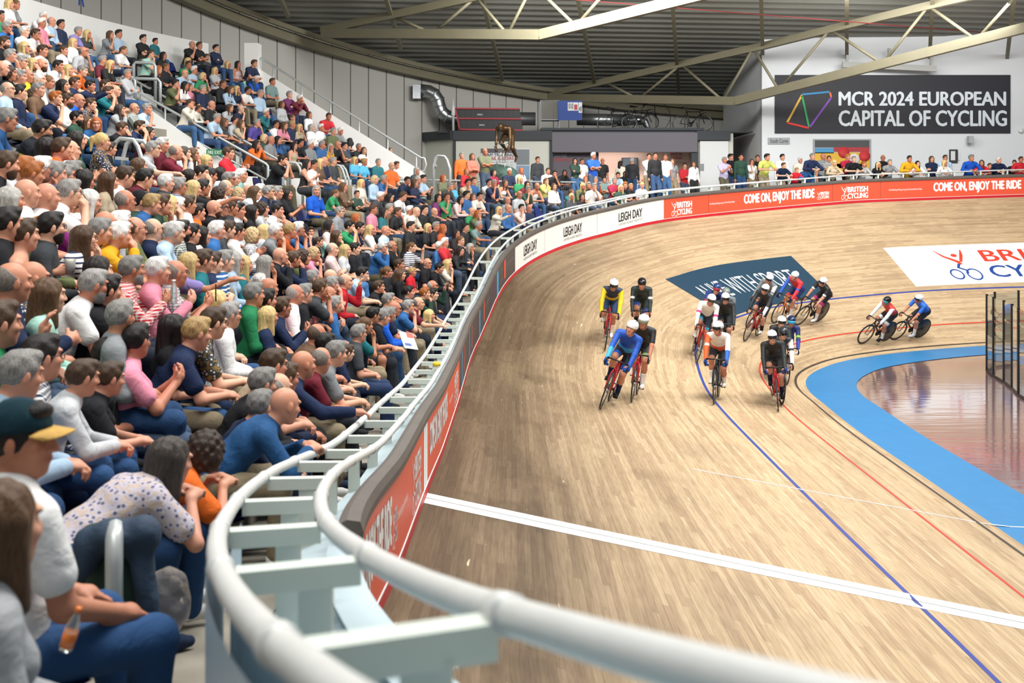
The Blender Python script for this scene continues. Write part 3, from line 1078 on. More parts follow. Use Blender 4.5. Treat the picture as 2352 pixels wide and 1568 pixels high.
# exit signs
m_ex = mat('exit_green', '1f7a4a', .5); m_exw = mat('exit_white', 'e8f2ea', .5)
ang = math.atan2(b0.y - a0.y, b0.x - a0.x)
ex = tag(empty('exit_sign', at_depth(1004, 342, 46.2)), 'small green exit sign on the cream flank of the kiosk', 'exit sign')
pxbox('plate', 997, 1011, 337, 346, 46.2, .03, m_ex, ex)
wtext(ex, 'arrow', '<', 998.5, 1003, 339, 344, 46.19, m_exw, .02); wtext(ex, 'door_mark', 'II', 1005.5, 1009.5, 338.5, 344.5, 46.19, m_exw, .02)
q = at_depth(492, 350, 28.9)
ex = tag(empty('exit_sign', q), 'green exit sign low on the white stair wall in the stand', 'exit sign')
pxbox('plate', 474, 512, 343, 357, 27.3, .03, m_ex, ex)
wtext(ex, 'lettering', 'FIRE EXIT', 477, 509, 346, 354, 27.28, m_exw, .01)
# big banner and other things on the south wall
bn = tag(empty('wall_banner', at_depth(2050, 240, YW)), 'very large dark banner with white lettering on the white end wall', 'banner')
pxbox('panel', 1780, 2321, 172, 306, YW - .05, .05, mat('banner_dark', '22232b', .6), bn)
m_bl = mat('banner_letter', 'd5dde2', .6)
wtext(bn, 'lettering', 'MCR 2024 EUROPEAN', 1926, 2311, 210, 243, YW - .06, m_bl, .03)
wtext(bn, 'lettering', 'CAPITAL OF CYCLING', 1926, 2313, 253, 290, YW - .06, m_bl, .03)
fr = {'yellow_tube': ((1842, 218), (1808, 281), 'd9a93c'), 'red_tube': ((1808, 282), (1858, 294), 'd0302c'), 'green_tube': ((1842, 220), (1858, 292), '2f9e58'),
      'purple_tube': ((1860, 292), (1909, 224), '7a45a8'), 'blue_tube': ((1842, 217), (1905, 211), '2f80b0'), 'orange_tube': ((1906, 212), (1909, 223), 'd8683c')}
for nm, (a, c, hx) in fr.items():
    MB().bar(at_depth(*a, YW - .07), at_depth(*c, YW - .07), .075, .02, up=(0, 1, 0)).build(nm, mat('banner_' + nm, hx, .6), bn)
sg = tag(empty('stand_sign', at_depth(1789, 324, YW)), 'small grey stand name plate below the dark banner', 'sign')
pxbox('plate', 1764, 1814, 316, 331, YW - .04, .04, mat('plate_grey', '9ea3a6', .6), sg)
wtext(sg, 'lettering', 'South Curve', 1769, 1810, 319, 328, YW - .05, m_tdk, .004)
# bright painting of a race: generic stand-in
pt = tag(empty('wall_painting', at_depth(1934, 360, YW)), 'colourful framed picture of racing on the end wall', 'painting')
pxbox('frame', 1868, 2001, 319, 400, YW - .05, .05, m_tgrey, pt)
for nm, x0, x1, y0, y1, hx in (('grey_crowd', 1872, 1997, 322, 338, '4c4d50'), ('yellow_track', 1872, 1997, 350, 396, 'd8ab3e'), ('blue_board', 1872, 1915, 340, 352, '4c93bd'),
                               ('red_board', 1915, 1997, 338, 348, 'a8383c'), ('tan_lane', 1876, 1990, 376, 386, 'd9b27c')):
    pxbox(nm, x0, x1, y0, y1, YW - .065, .014, mat('paint_' + nm, hx, .7), pt)
for cx, cy, hx in ((1938, 350, 'c23338'), (1962, 366, 'e0e0dd'), (1986, 358, 'c23338')):
    c = at_depth(cx, cy, YW - .075)
    MB().lathe([(0, -.006), (.22, -.006), (.22, .006), (0, .006)], c, 16, Matrix.Rotation(math.pi / 2, 3, 'X')).build('rider_shape', mat('paint_' + hx, hx, .7), pt)
fp = tag(empty('framed_picture', at_depth(1792, 357, YW)), 'small black framed picture behind the couple in pale blue and white', 'picture')
fp.location = at_depth(2193, 357, YW)
pxbox('frame', 2181, 2200, 343, 374, YW - .05, .05, m_dkf, fp)
pxbox('print', 2184, 2194, 347, 368, YW - .06, .012, m_wpost, fp)
pxbox('side_print', 2201, 2205, 347, 368, YW - .04, .02, m_wpost, fp)
cm = tag(empty('wall_speaker', at_depth(2230, 320, YW)), 'small grey speaker box fixed to the white end wall', 'speaker')
pxbox('cabinet', 2226, 2237, 312, 328, YW - .35, .22, mat('speaker_grey', 'a9adb0', .6), cm)
pxbox('bracket', 2227, 2230, 318, 322, YW - .15, .2, m_tgrey, cm)
lp = tag(empty('wall_light', at_depth(2346, 300, YW)), 'round white wall light at the right edge of the picture', 'wall light')
MB().lathe([(0, -.08), (.08, -.07), (.1, -.02), (.08, .03), (0, .05)], at_depth(2346, 300, YW - .08), 16, Matrix.Rotation(math.pi / 2, 3, 'X')).build('globe', m_wpost, lp)
MB().lathe([(0, 0), (.05, 0), (.05, .08), (0, .08)], at_depth(2346, 300, YW - .0), 12, Matrix.Rotation(math.pi / 2, 3, 'X')).build('mount', m_tgrey, lp)
# shutter opening low in the return wall
o = MB().box((XL - .03, YW + 3.4, 5.1), (.04, 1.6, 1.7)).build('door_1', mat('door_stone', '9b9791', .6)); o['kind'] = 'structure'

# ---- silver duct, scoreboard, boxes on top of the kiosk
m_duct = mat('duct_steel', 'a9adb0', .28, .9, noise=(5, .12))
YD = next(D for D in np.arange(38, 52, .05) if inv_fence((960 - PX0) / FPX * D, D)[1] > DW) - .35
dk = tag(empty('ventilation_duct', at_depth(1000, 240, YD)), 'bent silver ventilation duct on the grey cladding', 'duct')
pts = [at_depth(*q, YD) for q in [(962, 208), (985, 210), (998, 217), (1006, 230), (1009, 245), (1015, 258), (1028, 268), (1045, 272), (1080, 272), (1230, 273)]]
MB().tube(pts, .27, 14).build('bend', m_duct, dk)
for i in (2, 3, 4, 5, 6):
    t = (pts[i + 1] - pts[i - 1]).normalized() * .03
    MB().tube([pts[i] - t, pts[i] + t], .285, 14).build('joint_band', m_duct, dk)
pxbox('collar', 948, 966, 194, 226, YD - .3, .6, m_duct, dk)
YD = 47.5
dk2 = tag(empty('ventilation_duct', at_depth(1400, 273, YD)), 'long straight silver duct behind the old bicycles', 'duct')
pts = [at_depth(*q, YD) for q in [(1325, 274), (1440, 276), (1470, 276), (1482, 280), (1487, 292), (1487, 305)]]
MB().tube(pts[:2], .25, 14).build('run', m_duct, dk2)
MB().tube(pts[1:], [.22, .2, .15, .13, .13], 12).build('elbow', m_duct, dk2)
sb = tag(empty('scoreboard', at_depth(1120, 275, 45.4)), 'black and red lap scoreboard standing on the kiosk roof', 'scoreboard')
m_blk = mat('board_black', '17181b', .5); m_sred = mat('frame_red', 'a51f2c', .5); m_seg = mat('digit_dim', '2c2d31', .5)
q = [at_depth(*p, 45.4) for p in ((1046, 248), (1194, 250), (1200, 299), (1056, 299))]
mb = MB()
vs = [p for p in q] + [p + Vector((0, .35, 0)) for p in q]
mb.add(vs, [(0, 3, 2, 1), (4, 5, 6, 7), (0, 1, 5, 4), (1, 2, 6, 5), (2, 3, 7, 6), (3, 0, 4, 7)]).build('cabinet', m_blk, sb)
for a, c in (((1046, 249), (1056, 298)), ((1053, 272), (1197, 273)), ((1056, 297), (1202, 299)), ((1046, 249), (1194, 250))):
    MB().bar(at_depth(*a, 45.36), at_depth(*c, 45.36), .06, .06).build('frame_bar', m_sred, sb)
for row, (y0, y1) in enumerate(((253, 268), (277, 292))):
    for k in range(11):
        x = 1058 + k * 12.3 + row * 3
        if 1092 < x < 1108: continue
        wtext(sb, 'digit', '8', x, x + 7.5, y0, y1, 45.385, m_seg, 0)
    wtext(sb, 'maker_lettering', 'OMEGA', 1096 + row * 4, 1109 + row * 4, y0 + 8, y0 + 12, 45.385, m_bl)
pl = tag(empty('signal_horn', at_depth(1040, 290, 45.3)), 'slim white signal post standing beside the scoreboard', 'signal post')
MB().lathe([(.05, 0), (.05, .6), (.09, .62), (.06, .95), (.03, 1.0), (.02, 1.25)], at_depth(1041, 300, 45.3), 10).build('post', m_wpost, pl)
cb = tag(empty('clear_crate', at_depth(1262, 250, 45.6)), 'large clear box on the kiosk roof left of the blue panel', 'display case')
mb = MB()
a, c = at_depth(1242, 230, 45.6), at_depth(1284, 302, 45.6)
for x in (a.x, c.x):
    for y in (45.6, 46.3): MB().bar((x, y, c.z), (x, y, a.z), .03, .03).build('post', m_tgrey, cb)
pxbox('glass_front', 1243, 1283, 230, 274, 45.62, .012, mat('case_glass', '6c6a62', .15, alpha=.55), cb)
pxbox('base', 1242, 1284, 274, 276, 45.6, .7, m_tgrey, cb)
bp = tag(empty('hanging_panel', at_depth(1310, 255, 45.5)), 'royal blue panel with number card above the kiosk', 'panel')
pxbox('sheet', 1282, 1337, 231, 276, 45.5, .03, mat('panel_blue', '1c3f8c', .6), bp)
pxbox('card', 1304, 1328, 235, 254, 45.48, .015, m_wpost, bp)
wtext(bp, 'number', '010', 1306, 1317, 237, 250, 45.47, m_tdk, .02)
pxbox('logo_patch', 1319, 1326, 240, 252, 45.468, .006, m_tred, bp)
pxbox('card', 1329, 1337, 235, 259, 45.48, .015, m_wpost, bp)
wtext(bp, 'number', '40', 1330, 1336, 244, 256, 45.47, m_tdk, .02)

# ================================================================== HANDRAILS AND BARRIERS
m_hr = mat('handrail_grey', 'b3b8b7', .4, .3, noise=(8, .1))


def handrail(y, label, d0=5.75, d1=10.7, posts=4, low=True, z_off=.92):
    p0, p1 = yrow(y, d0, 0), yrow(y, d1, 0)
    z0 = ZC + .15 + z_off; z1 = ZC + .2 + (d1 - UP0) * .58 + z_off
    r = tag(empty('handrail', (p0.x, y, ZC)), label, 'handrail')
    A, B = Vector((p0.x, y, z0)), Vector((p1.x, y, z1))
    low_v = Vector((0, 0, -.42))
    MB().tube([A + Vector((0, 0, -z_off)), A + Vector((0, 0, -.06)), A + Vector((-.05, 0, 0)), B, B + Vector((-.06, 0, -.05)), B + Vector((-.06, 0, -z_off))], .032, 10).build('top_tube', m_hr, r)
    if low: MB().tube([A + low_v, B + low_v], .026, 8).build('lower_tube', m_hr, r)
    for k in range(1, posts):
        q = A.lerp(B, k / posts)
        MB().tube([q, q + Vector((0, 0, -.85))], .024, 8).build('post', m_hr, r)
    return r


handrail(16.95, 'left handrail of the near white stair at the far left', d0=6.2, d1=10.2)
handrail(18.25, 'right handrail of the near white stair, ending by the woman in red')
handrail(27.65, 'left handrail of the middle stair, ending above the yellow-vested steward')
handrail(28.95, 'right handrail of the middle stair, ending at the twin hoop barriers')
r = tag(empty('handrail', (PA.x, YC + .09, PA.z)), 'long handrail down the white end wall of the stand', 'handrail')
A, B = at_depth(966, 362, YC + .09), at_depth(598, 133, YC + .09)
MB().tube([A + Vector((0, 0, -.42)), A + Vector((.12, 0, -.40)), A + Vector((.17, 0, -.21)), A + Vector((.12, 0, -.02)), A, B, B + Vector((-.08, 0, -.1)), B + Vector((-.05, 0, -.38))], .035, 10).build('top_tube', m_hr, r)
MB().tube([A + Vector((0, 0, -.42)), B + Vector((0, 0, -.40))], .03, 8).build('lower_tube', m_hr, r)
for k in range(6):
    q = A.lerp(B, (k + .15) / 5.6)
    MB().tube([q, q + Vector((0, 0, -.92))], .026, 8).build('post', m_hr, r)


def hoop(px, py, D, label, w=.55, h=1.15, side=1):
    top = at_depth(px, py, D)
    r = tag(empty('hoop_barrier', (top.x, D, top.z - h)), label, 'barrier')
    for k in (0, 1):
        o = Vector((0, k * w, 0))
        P = [top + o + Vector((-.13, 0, -h)), top + o + Vector((-.13, 0, -.28)), top + o + Vector((-.07, 0, -.06)), top + o, top + o + Vector((.20, 0, -.02)), top + o + Vector((.27, 0, -.12)), top + o + Vector((.36, 0, -.40)), top + o + Vector((.36, 0, -h))]
        MB().tube(P, .034, 10).build('hoop', m_hr, r)
    for xx in (-.06, .30):
        MB().bar(top + Vector((xx, 0, -.3)), top + Vector((xx, w, -.3)), .04, .05).build('tie', m_hr, r)
    return r


hoop(276, 318, 17.4, 'left hoop barrier of the near pair at the foot of the stair', .5, 1.2)
hoop(358, 337, 17.9, 'right hoop barrier of the near pair, beside the leaning man in grey', .5, 1.2)
hoop(662, 372, 28.0, 'left hoop barrier beside the boy in the numbered shirt', .6, 1.3)
hoop(762, 378, 29.0, 'right hoop barrier beside the girl in green stripes', .6, 1.3)
hoop(1005, 357, 34.0, 'hoop barrier at the foot of the end stair by the kiosk', .5, 1.5)
# landing frames high up on the middle stair
r = tag(empty('landing_frame', at_depth(332, 215, 28.3)), 'tall square steel frame at the head of the middle stair', 'barrier')
for x0, x1, y0, y1 in ((307, 357, 143, 232), (277, 310, 176, 236), (300, 368, 180, 240)):
    D = 28.3 if x0 == 307 else 28.05
    MB().tube([at_depth(x0, y1, D), at_depth(x0, y0 + 6, D), at_depth(x0 + 5, y0, D), at_depth(x1 - 5, y0 + 2, D), at_depth(x1, y0 + 9, D), at_depth(x1, y1, D)], .04, 10).build('hoop', m_hr, r)
# concourse guard rail behind the bend seats
r = tag(empty('concourse_rail', fence(36, 5, ZC)), 'low rail with mesh infill behind the last seated row of the bend', 'guard rail')
cs = srange(30.6, 40.5, .4)
zt = 5.02
MB().tube([fence(s, 5.0, zt) for s in cs], .03, 8).build('top_tube', m_hr, r)
MB().tube([fence(s, 5.0, ZC + .12) for s in cs], .02, 8).build('lower_tube', m_hr, r)
for s in cs[::4]: MB().tube([fence(s, 5.0, ZC), fence(s, 5.0, zt)], .028, 8).build('post', m_hr, r)
mb = MB()
for s in np.arange(30.6, 40.4, .07): mb.tube([fence(s, 5.0, ZC + .12), fence(s, 5.0, zt - .12)], .005, 4)
for z in np.arange(ZC + .2, zt - .1, .09): mb.tube([fence(s, 5.0, z) for s in cs], .005, 4)
mb.build('mesh_infill', mat('mesh_dark', '4c5155', .5), r)

# ================================================================== GLASS SCREEN ON THE INFIELD
gs = tag(empty('glass_screen', (12, 27.5, 0)), 'curved clear screen with black uprights on the infield at right', 'glass screen')
m_gl = mat('screen_clear', 'dfe9ec', .02, trans=1.0, ior=1.45, spec=.8)
pp = [(13.6, 30.4), (12.75, 29.9), (12.25, 29.2), (12.08, 28.4), (11.95, 27.5), (11.75, 26.6), (11.5, 25.7), (11.35, 24.8), (11.3, 23.9)]
m_up = mat('upright_black', '1b1d20', .4)
for a, c in zip(pp, pp[1:]):
    MB().box(((a[0] + c[0]) / 2, (a[1] + c[1]) / 2, 1.0), (math.hypot(c[0] - a[0], c[1] - a[1]) - .03, .012, 1.94), math.atan2(c[1] - a[1], c[0] - a[0])).build('pane', m_gl, gs)
    MB().bar((*a, .02), (*c, .02), .05, .05).build('sill', m_up, gs)
for a in pp: MB().box((*a, 1.0), (.05, .05, 2.0)).build('upright', m_up, gs)
# ================================================================== BODIES: smooth distance fields turned into one continuous surface
def rot_xyz(yaw, pitch=0.0, roll=0.0):
    return np.array(Matrix.Rotation(yaw, 3, 'Z') @ Matrix.Rotation(pitch, 3, 'X') @ Matrix.Rotation(roll, 3, 'Y'))


def cone(a, b, ra, rb, k=.03, t=0): return ('c', np.asarray(a, float), np.asarray(b, float), ra, rb, k, t)
def ell(c, r, R=None, k=.03, t=0): return ('e', np.asarray(c, float), np.asarray(r, float), np.eye(3) if R is None else R, None, k, t)


def prim_d(p, X):
    if p[0] == 'c':
        a, b, ra, rb = p[1], p[2], p[3], p[4]
        ab = b - a
        t = np.clip(((X - a) @ ab) / max(ab @ ab, 1e-9), 0, 1)
        return np.linalg.norm(X - a - t[..., None] * ab, axis=-1) - (ra + (rb - ra) * t)
    q = (X - p[1]) @ p[3] / p[2]
    k0 = np.linalg.norm(q, axis=-1)
    k1 = np.linalg.norm(q / p[2], axis=-1)
    return k0 * (k0 - 1) / np.maximum(k1, 1e-6)


def bounds(p, inf=0.0):
    if p[0] == 'c':
        r = max(p[3], p[4]) + inf
        return np.minimum(p[1], p[2]) - r, np.maximum(p[1], p[2]) + r
    e = np.abs(p[3]) @ (p[2] + inf)
    return p[1] - e, p[1] + e


def nets(prims, h, inf=0.0, cuts=(), holes=(), noise=None):
    lo = np.min([bounds(p, inf)[0] for p in prims], 0) - 2.5 * h
    hi = np.max([bounds(p, inf)[1] for p in prims], 0) + 2.5 * h
    n = np.ceil((hi - lo) / h).astype(int) + 1
    ax = [lo[i] + np.arange(n[i]) * h for i in range(3)]
    Fd = np.full(n, .5, dtype=np.float32)
    for p in list(prims) + list(holes):
        hole = any(p is q for q in holes)
        bl, bh = bounds(p, inf)
        mg = p[5] + 2 * h
        i0 = np.maximum(np.floor((bl - mg - lo) / h).astype(int), 0)
        i1 = np.minimum(np.ceil((bh + mg - lo) / h).astype(int) + 1, n)
        if np.any(i1 <= i0): continue
        sl = tuple(slice(a, b) for a, b in zip(i0, i1))
        X = np.stack(np.meshgrid(*[ax[i][sl[i]] for i in range(3)], indexing='ij'), -1)
        d = prim_d(p, X) - (0 if hole else inf)
        a = Fd[sl]
        k = p[5]
        if hole:
            hh = np.maximum(k - np.abs(a + d), 0) / k
            Fd[sl] = np.maximum(a, -d) + hh * hh * k * .25
        else:
            hh = np.maximum(k - np.abs(a - d), 0) / k
            Fd[sl] = np.minimum(a, d) - hh * hh * k * .25
    if cuts or noise:
        X = np.stack(np.meshgrid(*ax, indexing='ij'), -1)
        if noise: Fd = Fd + noise(X)
        for nn, c in cuts:      # keep the side where n.x > c
            Fd = np.maximum(Fd, c - X @ np.asarray(nn, float))
    ins = Fd < 0
    cnt = sum(ins[a:n[0] - 1 + a, b:n[1] - 1 + b, c:n[2] - 1 + c].astype(np.int8) for a in (0, 1) for b in (0, 1) for c in (0, 1))
    mask = (cnt > 0) & (cnt < 8)
    ci = np.argwhere(mask)
    idx = np.full(mask.shape, -1, dtype=np.int32); idx[mask] = np.arange(len(ci))
    off = np.array([(a, b, c) for a in (0, 1) for b in (0, 1) for c in (0, 1)])
    cv = np.stack([Fd[ci[:, 0] + o[0], ci[:, 1] + o[1], ci[:, 2] + o[2]] for o in off], 1)
    acc = np.zeros((len(ci), 3)); num = np.zeros(len(ci))
    for a in range(8):
        for b in range(a + 1, 8):
            if np.abs(off[a] - off[b]).sum() != 1: continue
            fa, fb = cv[:, a], cv[:, b]
            cr = (fa < 0) != (fb < 0)
            t = np.where(cr, fa / np.where(cr, fa - fb, 1), 0)
            acc += np.where(cr[:, None], off[a] + t[:, None] * (off[b] - off[a]), 0); num += cr
    V = lo + (ci + acc / num[:, None]) * h
    Q = []
    for axs in range(3):
        s0 = [slice(1, n[i] - 1) for i in range(3)]; s1 = list(s0)
        s0[axs] = slice(0, n[axs] - 1); s1[axs] = slice(1, n[axs])
        A, B = ins[tuple(s0)], ins[tuple(s1)]
        e = np.argwhere(A != B)
        base = e + np.array([0 if i == axs else 1 for i in range(3)])
        u, w = [(1, 2), (2, 0), (0, 1)][axs]
        du = np.zeros(3, int); du[u] = 1
        dw = np.zeros(3, int); dw[w] = 1
        g = lambda q: idx[q[:, 0], q[:, 1], q[:, 2]]
        f = np.stack([g(base - du - dw), g(base - dw), g(base), g(base - du)], 1)
        flip = ~A[tuple(e.T)]
        f[flip] = f[flip][:, ::-1]
        Q.append(f)
    return V, np.concatenate(Q)


def fast_mesh(name, V, Q, m=None, tint=None, slots=None, midx=None, tris=False):
    me = bpy.data.meshes.new(name)
    nv, nf, k = len(V), len(Q), Q.shape[1]
    me.vertices.add(nv); me.vertices.foreach_set('co', V.astype(np.float32).ravel())
    me.loops.add(nf * k); me.loops.foreach_set('vertex_index', Q.astype(np.int32).ravel())
    me.polygons.add(nf)
    me.polygons.foreach_set('loop_start', (np.arange(nf) * k).astype(np.int32))
    me.polygons.foreach_set('use_smooth', np.ones(nf, dtype=bool))
    if slots:
        for x in slots: me.materials.append(x)
    elif m: me.materials.append(m)
    if midx is not None: me.polygons.foreach_set('material_index', midx.astype(np.int32))
    me.update(calc_edges=True)
    if tint is not None:
        at = me.attributes.new('tint', 'FLOAT_COLOR', 'POINT')
        at.data.foreach_set('color', np.c_[tint, np.ones(nv)].astype(np.float32).ravel())
    return me


# ------------------------------------------------------------------ materials that read the object's own colour
def cloth_mat(name, kind):
    m = bpy.data.materials.new(name); m.use_nodes = True
    nt = m.node_tree; N, Lk = nt.nodes, nt.links
    b = N['Principled BSDF']; b.inputs['Roughness'].default_value = .85; b.inputs['Specular IOR Level'].default_value = .2
    oi = N.new('ShaderNodeObjectInfo'); tc = N.new('ShaderNodeTexCoord')
    src = oi.outputs['Color']

    def M(op, a, bb=0.0):
        n = N.new('ShaderNodeMath'); n.operation = op
        for i, x in enumerate((a, bb)):
            if isinstance(x, (int, float)): n.inputs[i].default_value = x
            else: Lk.new(x, n.inputs[i])
        return n.outputs[0]

    def mix(f, a, c, blend='MIX'):
        n = N.new('ShaderNodeMix'); n.data_type = 'RGBA'; n.blend_type = blend
        for s, x in (('Factor', f), ('A', a), ('B', c)):
            if isinstance(x, (int, float)): n.inputs[s].default_value = x
            elif isinstance(x, tuple): n.inputs[s].default_value = x
            else: Lk.new(x, n.inputs[s])
        return n.outputs['Result']
    sp = N.new('ShaderNodeSeparateXYZ'); Lk.new(tc.outputs['Object'], sp.inputs[0])
    X, Y, Z = sp.outputs
    bwn = N.new('ShaderNodeRGBToBW'); Lk.new(src, bwn.inputs[0])
    dark = M('GREATER_THAN', bwn.outputs[0], .3)      # pale cloth gets dark pattern and the reverse
    pat2 = mix(dark, (*lin('e8e6e2'), 1), (*lin('2b3350'), 1))
    if kind == 'stripe':
        f = M('LESS_THAN', M('FRACT', M('MULTIPLY', Z, 22.0)), .38); src = mix(f, src, pat2)
    elif kind == 'check':
        f1 = M('LESS_THAN', M('FRACT', M('MULTIPLY', Z, 40.0)), .42); f2 = M('LESS_THAN', M('FRACT', M('MULTIPLY', M('ADD', X, M('MULTIPLY', Y, .6)), 40.0)), .42)
        src = mix(M('MULTIPLY', M('ADD', f1, f2), .42), src, pat2)
    elif kind == 'print':
        v = N.new('ShaderNodeTexVoronoi'); v.inputs['Scale'].default_value = 34; Lk.new(tc.outputs['Object'], v.inputs['Vector'])
        f = M('LESS_THAN', v.outputs['Distance'], .30)
        src = mix(M('MULTIPLY', f, .8), src, pat2)
        f = M('GREATER_THAN', v.outputs['Distance'], .62)
        src = mix(M('MULTIPLY', f, .35), src, (*lin('c9a03f'), 1))
    n = N.new('ShaderNodeTexNoise'); n.inputs['Scale'].default_value = 9; n.inputs['Detail'].default_value = 3; n.inputs['Distortion'].default_value = .8
    Lk.new(tc.outputs['Object'], n.inputs['Vector'])
    bp = N.new('ShaderNodeBump'); bp.inputs['Strength'].default_value = .55; bp.inputs['Distance'].default_value = .03
    Lk.new(n.outputs['Fac'], bp.inputs['Height']); Lk.new(bp.outputs['Normal'], b.inputs['Normal'])
    Lk.new(src, b.inputs['Base Color'])
    return m


CLOTH = {'': cloth_mat('cloth_plain', ''), 's': cloth_mat('cloth_striped', 'stripe'), 'c': cloth_mat('cloth_checked', 'check'), 'p': cloth_mat('cloth_printed', 'print')}


def skin_mat():
    m = bpy.data.materials.new('skin'); m.use_nodes = True
    nt = m.node_tree; b = nt.nodes['Principled BSDF']
    oi = nt.nodes.new('ShaderNodeObjectInfo'); at = nt.nodes.new('ShaderNodeAttribute'); at.attribute_name = 'tint'
    mx = nt.nodes.new('ShaderNodeMix'); mx.data_type = 'RGBA'; mx.blend_type = 'MULTIPLY'; mx.inputs['Factor'].default_value = 1
    nt.links.new(oi.outputs['Color'], mx.inputs['A']); nt.links.new(at.outputs['Color'], mx.inputs['B'])
    nt.links.new(mx.outputs['Result'], b.inputs['Base Color'])
    b.inputs['Roughness'].default_value = .5; b.inputs['Specular IOR Level'].default_value = .35
    b.inputs['Subsurface Weight'].default_value = .0
    return m


SKIN = skin_mat()


def hair_mat():
    m = bpy.data.materials.new('hair'); m.use_nodes = True
    nt = m.node_tree; b = nt.nodes['Principled BSDF']; N, Lk = nt.nodes, nt.links
    oi = N.new('ShaderNodeObjectInfo'); tc = N.new('ShaderNodeTexCoord')
    mp = N.new('ShaderNodeMapping'); mp.inputs['Scale'].default_value = (1, 1, .18); Lk.new(tc.outputs['Object'], mp.inputs[0])
    n = N.new('ShaderNodeTexNoise'); n.inputs['Scale'].default_value = 170; n.inputs['Detail'].default_value = 3; Lk.new(mp.outputs[0], n.inputs['Vector'])
    cr = N.new('ShaderNodeValToRGB'); cr.color_ramp.elements[0].position = .3; cr.color_ramp.elements[0].color = (.5, .5, .5, 1)
    cr.color_ramp.elements[1].position = .7; cr.color_ramp.elements[1].color = (1.25, 1.25, 1.25, 1); Lk.new(n.outputs['Fac'], cr.inputs[0])
    mx = N.new('ShaderNodeMix'); mx.data_type = 'RGBA'; mx.blend_type = 'MULTIPLY'; mx.inputs['Factor'].default_value = 1
    Lk.new(oi.outputs['Color'], mx.inputs['A']); Lk.new(cr.outputs[0], mx.inputs['B']); Lk.new(mx.outputs['Result'], b.inputs['Base Color'])
    bp = N.new('ShaderNodeBump'); bp.inputs['Strength'].default_value = .5; bp.inputs['Distance'].default_value = .01
    Lk.new(n.outputs['Fac'], bp.inputs['Height']); Lk.new(bp.outputs['Normal'], b.inputs['Normal'])
    b.inputs['Roughness'].default_value = .5; b.inputs['Specular IOR Level'].default_value = .3
    return m


HAIR = hair_mat()
m_lens = mat('glasses_black', '15161a', .3)


def ik(a, t, l1, l2, pole):
    a, t, pole = np.asarray(a, float), np.asarray(t, float), np.asarray(pole, float)
    d = t - a; L = np.linalg.norm(d)
    mx = (l1 + l2) * .998
    if L > mx: t = a + d / L * mx; d = t - a; L = mx
    u = d / L
    x = (l1 * l1 - l2 * l2 + L * L) / (2 * L)
    y = math.sqrt(max(l1 * l1 - x * x, 0))
    p = pole - u * (pole @ u); p /= np.linalg.norm(p) + 1e-9
    return a + u * x + p * y, t


def hand_prims(W, d, nrm, side, curl=.5, t=1):
    """palm, four unequal fingers and a thumb leaving the side of the palm; d = pointing direction, nrm = out of the palm's back"""
    d = d / np.linalg.norm(d)
    nrm = nrm - d * (nrm @ d); nrm /= np.linalg.norm(nrm) + 1e-9
    x = np.cross(d, nrm) * side
    P = [cone(W, W + d * .055, .026, .032, .02, t), ell(W + d * .055, (.040, .045, .016), np.stack([x, d, nrm], 1), .02, t)]
    for i, (o, L) in enumerate(((-.030, .066), (-.010, .078), (.011, .073), (.030, .056))):
        b = W + d * .088 + x * o
        d1 = d * math.cos(curl * .7) - nrm * math.sin(curl * .7)
        d2 = d * math.cos(curl * 1.7) - nrm * math.sin(curl * 1.7)
        m1 = b + d1 * L * .55
        P += [cone(b, m1, .0095, .009, .008, t), cone(m1, m1 + d2 * L * .5, .009, .0075, .008, t)]
    tb = W + d * .03 - x * .03
    td = d * .62 - x * .62 - nrm * .35; td /= np.linalg.norm(td)
    tm = tb + td * .042
    td2 = d * .9 - x * .15 - nrm * (.3 + curl * .3); td2 /= np.linalg.norm(td2)
    P += [cone(tb, tm, .0125, .011, .012, t), cone(tm, tm + td2 * .032, .0105, .0085, .008, t)]
    return P


def head_prims(Hc, R, t=0):
    g = lambda x, y, z: Hc + R @ np.array((x, y, z))
    P = [ell(g(0, -.012, .025), (.076, .096, .092), R, .03, t), ell(g(0, .030, -.045), (.058, .062, .068), R, .03, t),
         ell(g(0, .055, -.092), (.028, .026, .02), R, .025, t), ell(g(0, .082, .036), (.052, .016, .012), R, .02, t),
         cone(g(0, .087, .018), g(0, .107, -.022), .010, .0125, .014, t), ell(g(.012, .096, -.025), (.008, .01, .007), R, .008, t), ell(g(-.012, .096, -.025), (.008, .01, .007), R, .008, t),
         ell(g(.040, .062, -.018), (.022, .022, .02), R, .02, t), ell(g(-.040, .062, -.018), (.022, .022, .02), R, .02, t),
         ell(g(0, .086, -.049), (.024, .012, .006), R, .008, t), ell(g(0, .084, -.060), (.021, .012, .0065), R, .008, t)]
    for s in (-1, 1):
        P.append(ell(g(.078 * s, -.008, -.004), (.010, .020, .032), R @ rot_xyz(-.35 * s), .010, t))
        P.append(ell(g(.031 * s, .074, .013), (.013, .012, .0095), R, .004, t))
    holes = [ell(g(.031 * s, .101, .013), (.018, .017, .012), R, .014) for s in (-1, 1)]
    return P, holes


